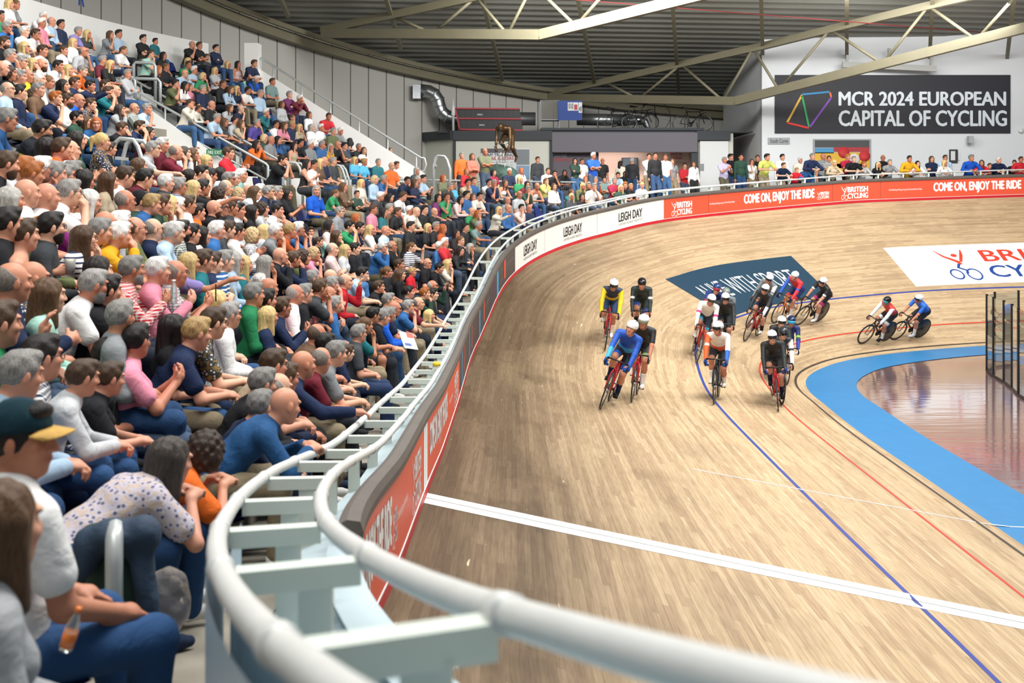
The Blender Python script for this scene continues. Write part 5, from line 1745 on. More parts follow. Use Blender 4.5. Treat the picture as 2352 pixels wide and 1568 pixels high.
# ================================================================== SPECTATORS: x y (head in the frame) hair top sleeve+details[:pose][@distance]
CROWD = """
2 1212 N lgrey Lw:lap@2.7
50 1012 k white Sm!:thigh@3.6~48,8
48 862 g sky Lm:elbows@5.3
96 822 k navy Lmqc:lap@5.9
190 868 n lgrey Ly:elbows@5.7
252 870 n black Sy:elbows@6.2
393 1060 H mauve Swp:bent@5.35~45
476 1040 C orange Sw:bent@5.9~35
655 932 b steel Lm:hunch@7.2
597 935 g navy Lm:elbows@7.7
603 882 g black Lm:elbows@8.2
640 893 f black Lm:elbows@8.5
656 868 n navy Lm:elbows@8.9
697 838 b navy Lm:reach@9.4
738 828 f maroon Sm:elbows@9.9
772 812 g grey Sm:elbows@10.3
797 810 n navy Sy:elbows
824 766 g dgrey Smq:lap
628 838 n beige Smq:elbows
839 748 P teal Sw:chin
857 724 k black Smq:elbows
880 728 g black Sm:elbows
895 722 g rblue Lm:elbows
907 709 b navy Smq:elbows
938 704 g blue Smq:chin
961 697 f maroon Sm:reach
987 724 L dgrey Lw
893 690 g grey Lm
939 671 k dgrey Sm
976 674 r dgreen Lm:chin
994 657 f dgreen Lmq:wave
994 676 k black Sm
728 770 f brown Sm:elbows
747 792 k black Sm:elbows
313 784 k pink Smq:phone@7.5
238 785 P dgreen Lw:lap@8.2
250 818 k black Sm:elbows@7.4
452 766 l navy Sm:elbows@8.3
400 756 K black Sw:lap
490 742 n dgrey Smqp:elbows
527 724 g white Lmq:lap
277 729 g grey Lm:lap
617 728 L navy Lw:lap
648 706 n navy Lwq:phone
583 677 g green Lm:lap
618 662 b pink Lm
612 690 k black Lm
678 676 f white Lm:lap
700 674 g black Sm:lap
718 668 k red Smqc:lap
735 662 n dgrey Sm
756 677 b grey Lmqd:crossed
762 653 g rust Sm
717 640 g brown Lm
760 636 b grey Lm
30 650 f navy Lm:cup@6.6
76 643 b navy Smqp:lap@7.3
113 680 N mint Lw:lap@7.0
215 656 g white Smqd:elbows@8.0
228 622 K grey Lw
248 668 k black Sw:mouth
303 620 g red Lmdc:phone
362 622 w pink Lm:phone
404 628 f white Smqc:phone
0 745 n green Lm:wave@5.9
436 605 L lilac Sw:point
467 600 n teal Smq
490 604 n navy Sm
515 600 g blue Lms
540 600 G sky Lwq
561 608 L teal Lw:lap
500 695 L beige Sw:lap
611 606 G white Swp:chin
644 588 b black Lm:chin
674 596 n navy Lm:mouth
697 591 C olive Lw:reach
722 583 D pink Sw:chin
764 573 f palepink Sm:crossed
18 515 k black Sm:lap
55 540 n orange Nm:lap
88 530 L maroon Nwf:cup
107 528 R olive Lw
118 523 k dgrey Lmqd:lap
194 548 N white Swqs:chin
229 531 g navy Nm:elbows
243 514 b black Lmq
274 540 w mustard Lm:mouth
276 514 w lgrey Lm
310 527 f olive Smq:crossed
352 528 f navy Lmq:crossed
388 536 w white Lwq
25 462 G white Lwp:lap
62 444 b white Lm
108 452 b white Sm:lap
160 443 g white Smq
146 471 G magenta Lw:crossed
185 472 P navy Lwq:lap
207 463 W cream Lw
288 462 f navy Smqs:crossed
322 464 k dgreen Sm!
348 469 l blue Sm:elbows
372 470 n dgreen Sm
390 470 L olive Sw:mouth
411 428 g sky Lmqc:lap
445 433 L black Sws
466 431 k black Smq:point
480 435 N dgreen Sw
504 447 C black Lw
519 431 f beige Sm
525 412 g lgrey Smq
538 411 w mint Lw
554 403 w mint Lmc
549 447 D sky Lw
573 440 b lgrey Sm
586 443 N lgrey Sw
597 436 w white Lw
617 441 g navy Lmq:chin
637 442 g dgrey Sm
660 446 K black Sw:clap
727 438 G rblue Smf:lap
772 444 P green Sys
406 474 w white Lw
432 470 n white Sm
454 487 k orange Sw
492 479 b black Smqd:lap
509 478 w black Smq
530 477 n dgrey Sm
547 484 k lgrey Lm
579 487 K black Sw
603 480 C lgrey Sm:clap
637 483 k white Sm:chin
780 487 g grey Smq:lap
401 535 w sky Lm
417 530 k dgreen Lmdc
440 537 k black Sm
464 541 K white Sw:lap
498 529 w blue Lm:lap
523 527 n dgrey Sm
545 533 k white Lm:clap
581 541 D white Lwqc
608 532 L lgrey Lw:lap
634 532 w grey Sm
665 531 l rust Sm:chin
685 526 w blue Smq:chin
714 533 n navy Syf
750 540 n mint Sy
774 543 N black Sw
732 556 n black Sy
15 378 n black Smd
52 388 r white Sm
74 400 r lgrey Sm
95 389 w blue Lmq
125 400 g navy Lm
148 405 g maroon Smq
167 396 g lgrey Sm:chin
195 416 K black Lwq
251 418 N beige Lw:lap
287 406 n white Lm
316 416 N white Lw:chin
333 410 k maroon Smq
320 383 N black Sw
381 420 w dgrey Sm:lap
352 343 g lgrey Smq:reach
373 333 w maroon Sm
405 350 f maroon Sm:mouth
424 352 H lgrey Lw
444 355 N navy Sw:chin
475 371 L cream Sw
480 384 n white Syf
525 352 n red Sm:clap
463 398 k lgrey Sm:mouth
436 406 K black Sw
483 404 k black Sm
508 400 K sky Sw
590 332 K orange Lw
608 318 D dgreen Sw
623 322 f grey Sm
639 322 K blue Sw
650 368 k black Sm
676 335 K beige Nw:lap
691 328 k black Sm
714 332 w grey Sm
740 333 g blue Sm
759 338 G mustard Swq
776 333 b black Sm
706 376 K black Nw:clap
721 379 k white Sm:lap
737 374 L brown Sw
746 370 f navy Sm
766 371 g dgrey Sm
97 299 k hivis Smd
108 340 K red Sw
142 342 n orange Sm
162 346 b white Sm:clap
177 323 K dgreen Lw
234 326 Q navy Swp
253 342 n black Sy
176 271 k dgreen Lmd
198 281 N black Lw
221 285 R blue Lwf
281 296 n black Lm:mouth
321 292 n navy Smd:mouth
343 305 K maroon Sw
15 275 g blue Lmq
277 252 H lgrey Lw
309 249 b dgreen Lmqc
338 250 g sky Sm
128 226 r navy Sm
155 231 n white Smd
181 231 b rblue Smq
208 240 n navy Smp:chin
249 212 n teal Sm:mouth
266 209 b black Sm
145 197 K green Sw
172 191 n navy Sm
207 198 k navy Lm:point
242 196 n black Sm
75 218 C dgreen Ly
45 212 k navy Lm
18 206 f sky Lmq
88 206 g brown Lm
64 175 f yellow Sm
46 178 g beige Sm
91 184 w cream Sm
111 189 P grey Sw
23 169 C black Lm
5 157 b dgrey Sm
190 163 g orange Sm
157 161 L beige Sw
134 152 k white Sm:chin
96 149 b navy Smdp
75 147 L cream Lw
50 143 g lgrey Smq
24 128 g white Sm
236 139 g maroon Sm
255 149 L black Swp
285 116 P white Sw:elbows
192 119 f lgrey Smq
98 117 n lgrey Lm
146 116 n white Lw
57 109 L lgrey Lwq
10 99 n black Lmd
169 98 L white Lw
180 72 g lilac Swp
201 78 L dgrey Swp
254 80 N grey Sw:chin
273 78 k sky Sm
16 64 g blue Lmq:chin
56 73 w white Sm
82 79 n white Smq
96 53 w pink Lmq:lap
119 50 f sky Lmc:lap
140 56 k navy Lmd
22 10 L white Sw
37 11 P grey Sw
329 89 k black Sm:crossed
357 95 k teal Sy
347 125 n mint Smq
376 128 K black Sw
382 154 P black Sw
365 160 R black Lw
442 103 f black Sm:chin
458 105 n black Sm:crossed
496 111 k navy Lm:crossed
524 149 L black Sw:lap
547 148 K palepink Nw:lap
584 146 n navy Sm
433 141 L dgrey Sw
446 161 w sky Smc
425 169 b sky Smq
467 176 D green Swc
404 193 k olive Sm:chin
426 197 K white Sw
436 200 N pink Sw
513 193 n black Lm:lap
530 206 N sky Lw
545 205 L navy Sw
570 179 n mint Sy!
590 182 w rblue Sm
570 208 k white Smd
598 215 g sky Lmq:lap
626 188 n slate Sm:lap
665 218 g plum Lmq:crossed
689 227 w maroon Lm
487 241 b black Sm
529 248 N lgrey Lw
554 251 f navy Sm:chin
437 238 n cream Lw
457 250 n cream Ly
499 271 g sky Sm
517 281 N dgrey Sw
540 277 k lgrey Sm
555 285 N beige Sw:chin
591 283 g purple Sm
634 286 k white Sm
654 289 N pink Sw
672 286 l navy Lm
689 293 L beige Sw
711 264 N white Lw
755 268 n red Smqf
716 293 G white Lwq
737 293 w white Sw
766 302 g olive Sm
782 301 w grey Sm
812 307 l black Sw
791 336 k dgrey Sm
824 338 g black Lm
836 346 N white Lw
816 368 L cyan Sw:lap
837 372 l cyan Sw:lap
869 373 g teal Sm:lap
895 347 N rblue Lw
900 382 f orange Smf
911 379 n white Sm
861 413 D sky Lw
882 412 g blue Smq
972 411 k sky Smq:phone
954 421 N navy Lwp
820 446 n dgreen Syf
874 451 w dgrey Lmq
896 454 K black Lw
926 451 n white Lm
1007 455 K plum Sw
1027 453 n green Lmqf
1059 459 K palepink Lw
1072 448 k blue Sm
1087 453 N navy Sw
1102 451 k cream Sm
1135 422 g navy Smqs:chin
1161 421 N white Nw
1170 394 w navy Sm:lap
858 481 n pink Sm:lap
882 488 K teal Sw
895 478 g brown Sm
914 487 n black Sw
941 483 w cream Sm
957 486 b cream Sm
976 482 k black Sm
998 487 b black Sm
1084 486 f green Lm
1099 492 R olive Sw:chin
1147 483 L cream Lw:point
1168 479 f blue Lms
803 521 k green Sm
826 523 k navy Sm
851 528 L white Lw
886 530 b sky Sm:lap
944 520 k black Smq:lap
984 523 L black Swp:lap
1002 520 g black Sm
1018 525 R rust Sw
1049 537 K black Sw
1070 523 k black Sm
1100 518 g slate Smq:reach
879 568 w blue Lmq
901 565 f black Smq
946 568 P white Sws:wave
1009 565 w blue Lw
1022 557 w red Sm:crossed
1059 553 P black Lm
1058 577 K black Lw
1081 569 G black Lw:chin
917 608 n dgrey Sm
920 631 N black Lw
947 625 l red Sy
982 605 b black Smq:lap
1009 616 k black Lm:elbows
1029 607 L cream Sw:chin
794 647 f red Lm:wave
832 629 k sky Sm
890 625 P black Sw
870 659 n black Sw:chin
794 575 L lgrey Sw
815 572 k black Sm
768 700 g blue Sm
1193 447 b lgrey Sm
1198 478 k palepink Lm
1216 479 b navy Lm
1211 424 K maroon Lw
1213 436 g dgreen Sm:chin
1234 428 b white Nm
1273 429 N white Lw
1339 428 L olive Lw
1352 426 g black Lm
1365 429 g white Sm
1313 452 L dgrey Sw
1337 453 K black Lw
1379 455 b lgrey Sm:reach
1426 432 L dgreen Sw
1436 426 r black Sm
1449 429 l black Sw:reach
1475 426 Q white Sw
1505 423 k black Smq
1274 399 k black Sm
1297 397 K black Swq
1436 400 K black Sw
1664 368 g lilac Sms:upphone
1678 361 k black Sm:down@43
1702 361 k dgreen Lm:down
1727 372 N white Sw:upchin
1740 357 n black Sm:down@42.5
1762 361 k lime Sm:railing
1797 357 k white Lm:down@42
1800 380 n navy Sy:railing
1830 391 l red Sy:railing
1838 368 w cream Sm:down@42.3
1851 388 n blue Lm:railing
1866 360 g navy Lm:railing
1891 360 b grey Sm:down@42.6
1904 365 n black Lmqs:folded
1916 374 L beige Lw:railing
1947 361 r crimson Sm:folded
1961 366 g black Sm:railing
1984 377 r lgrey Lw:railing
2018 379 L black Lw:railing
2028 363 b black Sm:down@42.8
2044 373 g grey Sm:railing
2089 365 k mustard Lm:railing
2108 376 K white Lw:railing
2140 365 N navy Lw:folded
2171 362 n sky Lmq:upchin@42.3
2170 375 L white Lw:railing
2231 363 g rblue Lm:railing
2255 374 N red Swq:railing
2273 381 n blue Sy:railing
2294 368 w navy Lm:railing
2330 374 k black Sm:down@42
2345 367 n red Sm:railing
1061 358 g orange Lm:down
1085 360 N salmon Lw:fold
1114 349 b camo Sm:folded
1235 367 n dgrey Lm:down
1234 381 N black Sw:folded
1321 370 K dgreen Lwq:folded
1337 371 n white Sm:down
1363 358 w rblue Sm:folded
1384 370 b black Sm:down
1426 376 K cream Lw:down
1452 370 g black Lm:down
1491 360 k white Lmc:folded
1505 358 k black Lm:down
1529 361 n white Sm:down
1545 371 N grey Sw:down
1573 381 k red Lm:fold
1594 377 N white Lw:down
1507 407 R white Lw:lap
1523 398 r rblue Lm:lap
1539 403 n black Sy!:lap
1578 407 l white Sy:lap
586 362 K hivis Sw:fold@28.3
628 396 n navy Sy:down@28.6
"""
CAPC = {0: ('12303a', 'dark green cap'), 1: ('1c1d21', 'black cap'), 2: ('c3242c', 'red cap'), 3: ('1c1d21', 'black cap')}


class Rec: pass


def parse():
    out = []; ncap = 0
    for ln in CROWD.strip().splitlines():
        D = None; fa = None
        if '~' in ln: ln, fa = ln.split('~'); fa = [math.radians(float(q)) for q in fa.split(',')]
        if '@' in ln: ln, D = ln.split('@'); D = float(D)
        pose = None
        if ':' in ln: ln, pose = ln.split(':')
        x, y, h, top, fl = ln.split()
        r = Rec(); r.x, r.y, r.h, r.top = float(x), float(y), h, top
        r.sl = fl[0]; r.sex = fl[1]; r.fl = fl[2:]; r.D = D; r.pose = pose
        r.cap = None; r.fa = fa
        if '!' in r.fl: r.cap = CAPC[ncap]; ncap += 1
        r.pat = next((p for p in 'scp' if p in r.fl), '')
        out.append(r)
    return out


PEOPLE = parse()
prs = random.Random(11)


def bucket(a):
    return min((-.8, -.4, 0, .4, .8), key=lambda q: abs(q - a))


def place(r):
    """where this spectator's hips rest, which way the body faces and which way the head turns"""
    stand = r.pose in POSES and POSES[r.pose].get('stand', False)
    if r.pose is None:
        r.pose = prs.choices(['thigh', 'lap', 'elbows', 'chin', 'chinleft', 'crossed', 'mouth'], [.24, .24, .22, .09, .05, .11, .05])[0]
    build = 'w' if r.sex == 'w' else 'm'
    r.sc = (.80 if r.sex == 'y' else (.95 if build == 'w' else 1.0)) * prs.uniform(.97, 1.03)
    k = skeleton(r.pose, build, 0)
    Hz, Hy = k.Hc[2] * r.sc, k.Hc[1] * r.sc
    ray = pxray(r.x, r.y)
    if r.D is None:
        if stand and r.x > 1640:
            best = min(np.arange(33, 46, .05), key=lambda D: abs(inv_fence(ray.x * D, D)[1] - (.38 if r.pose == 'railing' else .8)))
            r.D = float(best)
        elif stand:
            r.D = min(max((ZC + Hz - CAMH) * FPX / (PY0 - r.y), 35), 43.8)
        else:
            prev = None
            for D in np.arange(3.0, 46, .08):
                x, y, z = ray.x * D, D, CAMH + ray.z * D
                s, d = inv_fence(x, y)
                if d < .75: continue
                g = z - (zfloor(s, min(d + Hy * .8, 10.9)) + Hz)
                if g <= 0: break
                if d > 10.45: break
            r.D = float(D)
    if not stand and r.D > 34.4 and r.x < 800: r.D = 34.4
    P = Vector((ray.x * r.D, r.D, CAMH + ray.z * r.D))
    s, d = inv_fence(P.x, P.y)
    th = float(F(_th, s))
    n = Vector((math.cos(th), -math.sin(th)))
    if stand and r.x > 1640: tgt = Vector((6, 30))
    else: tgt = Vector((4.5, .42 * P.y + 12.5))
    g = (tgt - Vector((P.x, P.y))).normalized()
    g = Vector((g.x + prs.uniform(-.15, .15), g.y + prs.uniform(-.15, .15))).normalized()
    if 'f' in r.fl: g = Vector((.55, -1)).normalized()
    b = (n * .62 + g * .38).normalized() if not stand else (n * .85 + g * .15).normalized()
    if r.x < 1640 and stand and r.y < 385: b = (n * .4 + Vector((.3, -1)) * .6).normalized()
    if r.pose == 'down' and r.x > 1420 and r.x < 1470: b = Vector((.2, 1)).normalized()
    if r.top == 'navy' and r.x == 628: b = Vector((-.5, .9)).normalized()
    if r.fa is not None:
        b = Vector((math.cos(r.fa[0]), math.sin(r.fa[0])))
        if len(r.fa) > 1: g = Vector((math.cos(r.fa[1]), math.sin(r.fa[1])))
    psi = math.atan2(-b.x, b.y)
    ang = math.atan2(b.x * g.y - b.y * g.x, b.dot(g))
    r.yaw = bucket(ang)
    if stand and r.x > 1640: r.yaw = bucket(prs.choice([0, 0, .4, -.4]))
    H0 = Vector((k.Hc[0], k.Hc[1], k.Hc[2])) * r.sc
    if stand and r.x > 1640:
        # feet on the concourse, height adjusted a little to suit
        zt = P.z - ZC
        r.sc *= min(max(zt / H0.z, .72), 1.1); H0 = Vector(k.Hc) * r.sc
    Rz = Matrix.Rotation(psi, 3, 'Z')
    r.loc = P - Rz @ H0
    if stand and r.x > 1640: r.loc.z = ZC
    r.psi, r.s, r.d, r.build, r.stand = psi, s, d, build, stand
    r.P = P
    return r


for r in PEOPLE: place(r)


# ------------------------------------------------------------------ describing
def zone(r):
    if r.stand: return 'at the far rail' if r.x > 1640 else ('by the kiosk' if r.D > 33 else 'on the stair')
    if r.D < 9: return 'near the camera'
    if r.s > 31 and r.d < 5.2: return 'in the bend seats'
    return 'in the upper stand' if r.d > 5.6 else 'in the lower stand'


PTXT = {'elbows': 'elbows on knees', 'chin': 'hand at chin', 'chinleft': 'hand at chin', 'crossed': 'arms folded', 'mouth': 'hands at mouth', 'point': 'arm pointing', 'phone': 'hands raised in front', 'clap': 'hands together',
        'cup': 'hand raised', 'wave': 'one hand up', 'hunch': 'bent over the rail', 'bent': 'bent right forward', 'reach': 'arm stretched out', 'railing': 'leaning', 'folded': 'arms folded', 'upchin': 'hand at chin', 'upphone': 'hands up', 'carry': '', 'fold': 'hands folded'}


def garment(r):
    c = PAL[r.top][1]
    p = {'s': 'striped ', 'c': 'checked ', 'p': 'printed ', '': ''}[r.pat]
    g = {'S': 'T-shirt', 'L': 'long-sleeved top', 'N': 'vest'}[r.sl]
    if r.top == 'hivis': g = 'vest'
    return p + c + ' ' + g


def desc(r):
    d = 'person in ' + garment(r)
    if r.cap: d += ' and ' + r.cap[1]
    elif 'q' in r.fl: d += ' and glasses'
    return d


def neighbours(r, pool):
    w = 2600 / r.D
    out = []
    for nm, cx, cy in (('left of', w * .55, 0), ('right of', -w * .55, 0), ('above', 0, w * .45), ('below', 0, -w * .45)):
        best = None
        for o in pool:
            if o is r: continue
            dx, dy = o.x - r.x, o.y - r.y
            if cx and (dx * cx <= 0 or abs(dy) > abs(dx) * .8): continue
            if cy and (dy * cy <= 0 or abs(dx) > abs(dy) * .9): continue
            q = math.hypot(dx, dy)
            if q < w * 2.2 and (best is None or q < best[0]): best = (q, o)
        if best: out.append((nm, garment(best[1])))
    return out


def label_all(pool):
    cand = {}
    for r in pool:
        d0 = desc(r); z = zone(r); p = PTXT.get(r.pose, '')
        L = [d0 + ' ' + z]
        if p: L.append(d0 + ', ' + p + ', ' + z)
        for nm, g in neighbours(r, pool):
            L.append(d0 + ' ' + nm + ' the ' + g)
            if p: L.append(d0 + ', ' + p + ', ' + nm + ' the ' + g)
        nb = neighbours(r, pool)
        for i in range(len(nb)):
            for j in range(i + 1, len(nb)):
                L.append('person in ' + garment(r) + ' ' + nb[i][0] + ' the ' + nb[i][1] + ', ' + nb[j][0] + ' the ' + nb[j][1])
        cand[id(r)] = [x for x in L if len(x.replace('-', ' ').split()) <= 17 and len(x.split()) <= 16]
    cnt = {}
    for L in cand.values():
        for x in set(L): cnt[x] = cnt.get(x, 0) + 1
    used = set()
    for r in pool:
        pick = next((x for x in cand[id(r)] if cnt[x] == 1 and x not in used), None)
        if pick is None:
            pick = desc(r) + ' ' + zone(r) + ', in the thick of the crowd'
            k = 0
            while pick in used:
                k += 1; pick = desc(r) + ' ' + zone(r) + ', ' + ['nearer', 'further', 'furthest', 'next'][k % 4] + ' one' + ' again' * (k // 4)
        used.add(pick)
        r.label = pick


# ------------------------------------------------------------------ building
JR = random.Random(21)


def setcol(o, hx, mt=None):
    j = JR.uniform(.72, 1.2) if o.name.startswith(('hair', 'top', 'trousers')) else 1
    o.color = (*[min(c * j, .85) for c in lin(hx)], 1)
    if mt is not None:
        o.material_slots[0].link = 'OBJECT'; o.material_slots[0].material = mt
    return o


def kid(name, me, root, mat4=None):
    o = bpy.data.objects.new(name, me); COL.objects.link(o); o.parent = root
    if mat4 is not None: o.matrix_local = mat4
    return o


def build_person(r, i):
    lod = 'H' if r.D < 8.8 else ('A' if r.D < 16 else 'B')
    root = empty('person', r.loc, r.psi); root.scale = (r.sc,) * 3
    tag(root, r.label, 'person', 'standing spectators' if r.stand else 'seated spectators')
    me, k, _, _ = get_body(r.pose, r.build, r.yaw, lod)
    rr = random.Random(i * 7 + 3)
    sk = rr.choice(SKINC)
    if r.top == 'hivis': sk = 'a9795c'
    setcol(kid('body', me, root), sk)
    hv = r.top == 'hivis'
    if hv: setcol(kid('undershirt', get_shirt(r.pose, r.build, 'L', lod)[0], root), '23262d')
    t = kid('safety_vest' if hv else 'top', get_shirt(r.pose, r.build, 'N' if hv else r.sl, lod)[0], root)
    setcol(t, PAL[r.top][0], CLOTH[r.pat] if r.pat else None)
    if hv: t.scale = (1.06, 1.06, 1.0)
    sh = r.sex == 'm' and rr.random() < .08 and r.D > 8
    setcol(kid('shorts' if sh else 'trousers', get_trousers(r.pose, r.build, lod, sh)[0], root), rr.choice(TROUC) if r.D > 6.5 else ('5f8cb8' if r.D < 3 else '27466e'))
    if r.D < 24 or r.d < 2.2:
        sc = rr.choice(['2a2b2e', 'd9d8d4', '5a4636', '24304a'])
        for s in (1, -1): setcol(kid('shoe', get_shoe(r.pose, s, 'A' if r.D < 9 else 'B'), root), sc)
    M4 = Matrix.Translation(k.Hc) @ Matrix(k.R.tolist()).to_4x4()
    hh = get_hair('g' if r.cap and r.h not in 'LNKRC' else r.h, lod)
    if hh: setcol(kid('hair', hh[0], root, M4), {'f': rr.choice(['8a8078', '5a4a3e', 'a39d96'])}.get(r.h, HAIRC[r.h]))
    if r.cap:
        c = setcol(kid('cap', get_misc('cap'), root, M4), r.cap[0])
        b = kid('brim', get_misc('brim'), c); setcol(b, 'c19a55' if r.D < 5 else r.cap[0])
    if 'q' in r.fl and r.D < 26: kid('glasses', get_misc('glasses'), root, M4)
    if 'd' in r.fl: setcol(kid('beard', get_misc('beard'), root, M4), HAIRC.get(r.h, '3a2c22') if r.h != 'b' else '4a2f20')
    r.root = root; r.k = k
    return root


NRIDERS = 19
order = sorted(PEOPLE, key=lambda r: (0 if (r.stand and (r.x > 1640 or r.D < 33)) else 1, r.D))
SOLO = order[:300 - NRIDERS]
REST = order[300 - NRIDERS:]
label_all(SOLO)
for i, r in enumerate(SOLO): build_person(r, i)


# ------------------------------------------------------------------ the rest of the crowd, one mass
STRIPS = [[(-20, 262), (60, 268), (190, 320), (262, 392), (250, 430), (190, 420), (-20, 345)], [(335, 225), (430, 275), (560, 345), (690, 425), (650, 440), (520, 400), (420, 345), (335, 275)]]


def inpoly(x, y, Q):
    c = False
    for (x0, y0), (x1, y1) in zip(Q, Q[1:] + Q[:1]):
        if (y0 > y) != (y1 > y) and x < (x1 - x0) * (y - y0) / (y1 - y0) + x0: c = not c
    return c


def fillers():
    out = []
    heads = [(q.x, q.y, 2600 / q.D) for q in PEOPLE]
    rr = random.Random(5)
    rows = [(1.25 + .78 * i, 0) for i in range(5)] + [(6.45 + .66 * i, 1) for i in range(7)]
    tops = list(PAL); tops.remove('hivis'); tops += ['navy', 'black', 'dgrey', 'grey', 'white', 'black', 'navy', 'blue', 'lgrey']
    for d, up in rows:
        s = 9.5 + rr.random() * .4
        while s < (48 if up else 41):
            s += rr.uniform(.5, .58)
            p = fence(s, d)
            if up:
                if p.y > YC - .3 or any(a - .2 < p.y < b + .2 for a, b in AISLES) or p.y < 9.6: continue
            elif s > 38.5 or rr.random() < .05: continue
            if rr.random() < (.16 if up else .06): continue
            zf = zfloor(s, d)
            hz = zf + 1.22
            px, py = PX0 + FPX * p.x / p.y, PY0 - FPX * (hz - CAMH) / p.y
            if px < -60 or py < -40: continue
            w = 2600 / p.y
            if any(inpoly(px + .25 * w * i, py + q * w, Q) for Q in STRIPS for q in (.05, .35, .65) for i in (-1, 0, 1)): continue
            if any(abs(px - a) < .26 * w and abs(py - b) < .23 * w for a, b, _ in heads): continue
            q = Rec(); q.h = rr.choice('kngwflbkngNKLGPRnk'); q.top = rr.choice(tops); q.sex = 'w' if q.h.isupper() else 'm'
            q.sl = rr.choice('SSSL'); q.fl = ''; q.pat = ''; q.pose = rr.choice(['thigh', 'lap', 'elbows', 'chin', 'crossed']); q.build = q.sex
            q.sc = rr.uniform(.93, 1.02) * (.95 if q.sex == 'w' else 1); q.stand = False; q.cap = None
            th = float(F(_th, s)); n = Vector((math.cos(th), -math.sin(th)))
            g = (Vector((4.5, .42 * p.y + 12.5)) - Vector((p.x, p.y))).normalized()
            b = (n * .62 + g * .38).normalized()
            q.psi = math.atan2(-b.x, b.y); q.yaw = bucket(math.atan2(b.x * g.y - b.y * g.x, b.dot(g)) + rr.uniform(-.3, .3))
            q.loc = Vector((p.x, p.y, zf)); q.D = p.y
            heads.append((px, py, w))
            out.append(q)
    return out


FILL = fillers()
print('solo', len(SOLO), 'rest', len(REST), 'fill', len(FILL))


def mass(name, recs, label):
    Vs, Qs, Cs = [], [], []
    n = 0

    def put(V, Q, col, Mx, tint=None):
        nonlocal n
        W = V @ Mx[:3, :3].T + Mx[:3, 3]
        Vs.append(W); Qs.append(Q + n); n += len(V)
        c = np.tile(np.array(lin(col)), (len(V), 1))
        if tint is not None: c = c * tint
        Cs.append(c)
    for i, r in enumerate(recs):
        Mx = np.array(Matrix.Translation(r.loc) @ Matrix.Rotation(r.psi, 4, 'Z') @ Matrix.Scale(r.sc, 4))
        _, k, V, Q = get_body(r.pose, r.build, r.yaw, 'C')
        rr = random.Random(i)
        put(V, Q, rr.choice(SKINC), Mx, face_tint(V, k.Hc, k.R, 1.6))
        _, V, Q = get_shirt(r.pose, r.build, r.sl, 'C'); put(V, Q, PAL[r.top][0], Mx)
        _, V, Q = get_trousers(r.pose, r.build, 'C'); put(V, Q, rr.choice(TROUC), Mx)
        hh = get_hair(r.h, 'C')
        if hh:
            M4 = np.array(Matrix.Translation(k.Hc) @ Matrix(k.R.tolist()).to_4x4())
            put(hh[1], hh[2], HAIRC[r.h], Mx @ M4)
    m = bpy.data.materials.new('crowd_colours'); m.use_nodes = True
    nt = m.node_tree; at = nt.nodes.new('ShaderNodeAttribute'); at.attribute_name = 'tint'
    nt.links.new(at.outputs['Color'], nt.nodes['Principled BSDF'].inputs['Base Color'])
    nt.nodes['Principled BSDF'].inputs['Roughness'].default_value = .8
    me = fast_mesh(name, np.concatenate(Vs), np.concatenate(Qs), m, tint=np.concatenate(Cs))
    o = bpy.data.objects.new(name, me); COL.objects.link(o)
    print('mass', len(recs), n)
    return tag(o, label, 'crowd', kind='stuff')


mass('crowd', REST + FILL, 'the more distant rows of the packed crowd across the stand')

# ------------------------------------------------------------------ seats
m_seat = mat('seat_navy', '1d2a63', .35)


def seat_mb():
    mb = MB()
    rows = []
    for i in range(7):
        a = i / 6
        rows.append([(x * .21, .20 - .40 * a, .435 - .03 * math.sin(math.pi * a) + .025 * x * x) for x in np.linspace(-1, 1, 7)])
    mb.grid(rows); mb.grid([[(x, y, z - .03) for x, y, z in r] for r in rows])
    back = []
    for i in range(7):
        a = i / 6
        wd = .21 - .05 * max(a - .6, 0) / .4
        back.append([(x * wd, -.20 - .10 * a - .03 * (1 - x * x), .44 + .36 * a - .03 * x * x * a) for x in np.linspace(-1, 1, 7)])
    mb2 = MB(); mb2.grid(back); mb2.grid([[(x, y - .025, z) for x, y, z in r] for r in back])
    mb.sm = [True] * len(mb.f); mb2.sm = [True] * len(mb2.f)
    lg = MB().box((0, -.16, .21), (.06, .05, .44))
    return mb, mb2, lg


a, b, c = seat_mb()
whole = MB()
for q in (a, b, c): whole.add(q.v, q.f, True)
so = whole.build('stadium_seat', m_seat); SEAT_ME = so.data; bpy.data.objects.remove(so)
parts = [(nm, q.build(nm, m_seat)) for nm, q in (('seat_pan', a), ('seat_back', b), ('seat_leg', c))]
SP = [(nm, o.data) for nm, o in parts]
for nm, o in parts: bpy.data.objects.remove(o)
for r in SOLO:
    if r.stand: continue
    o = bpy.data.objects.new('stadium_seat', SEAT_ME); COL.objects.link(o)
    o.location = r.loc; o.rotation_euler = (0, 0, r.psi)
    tag(o, 'dark blue tip-up seat under one of the seated spectators', 'seat', 'occupied seats')
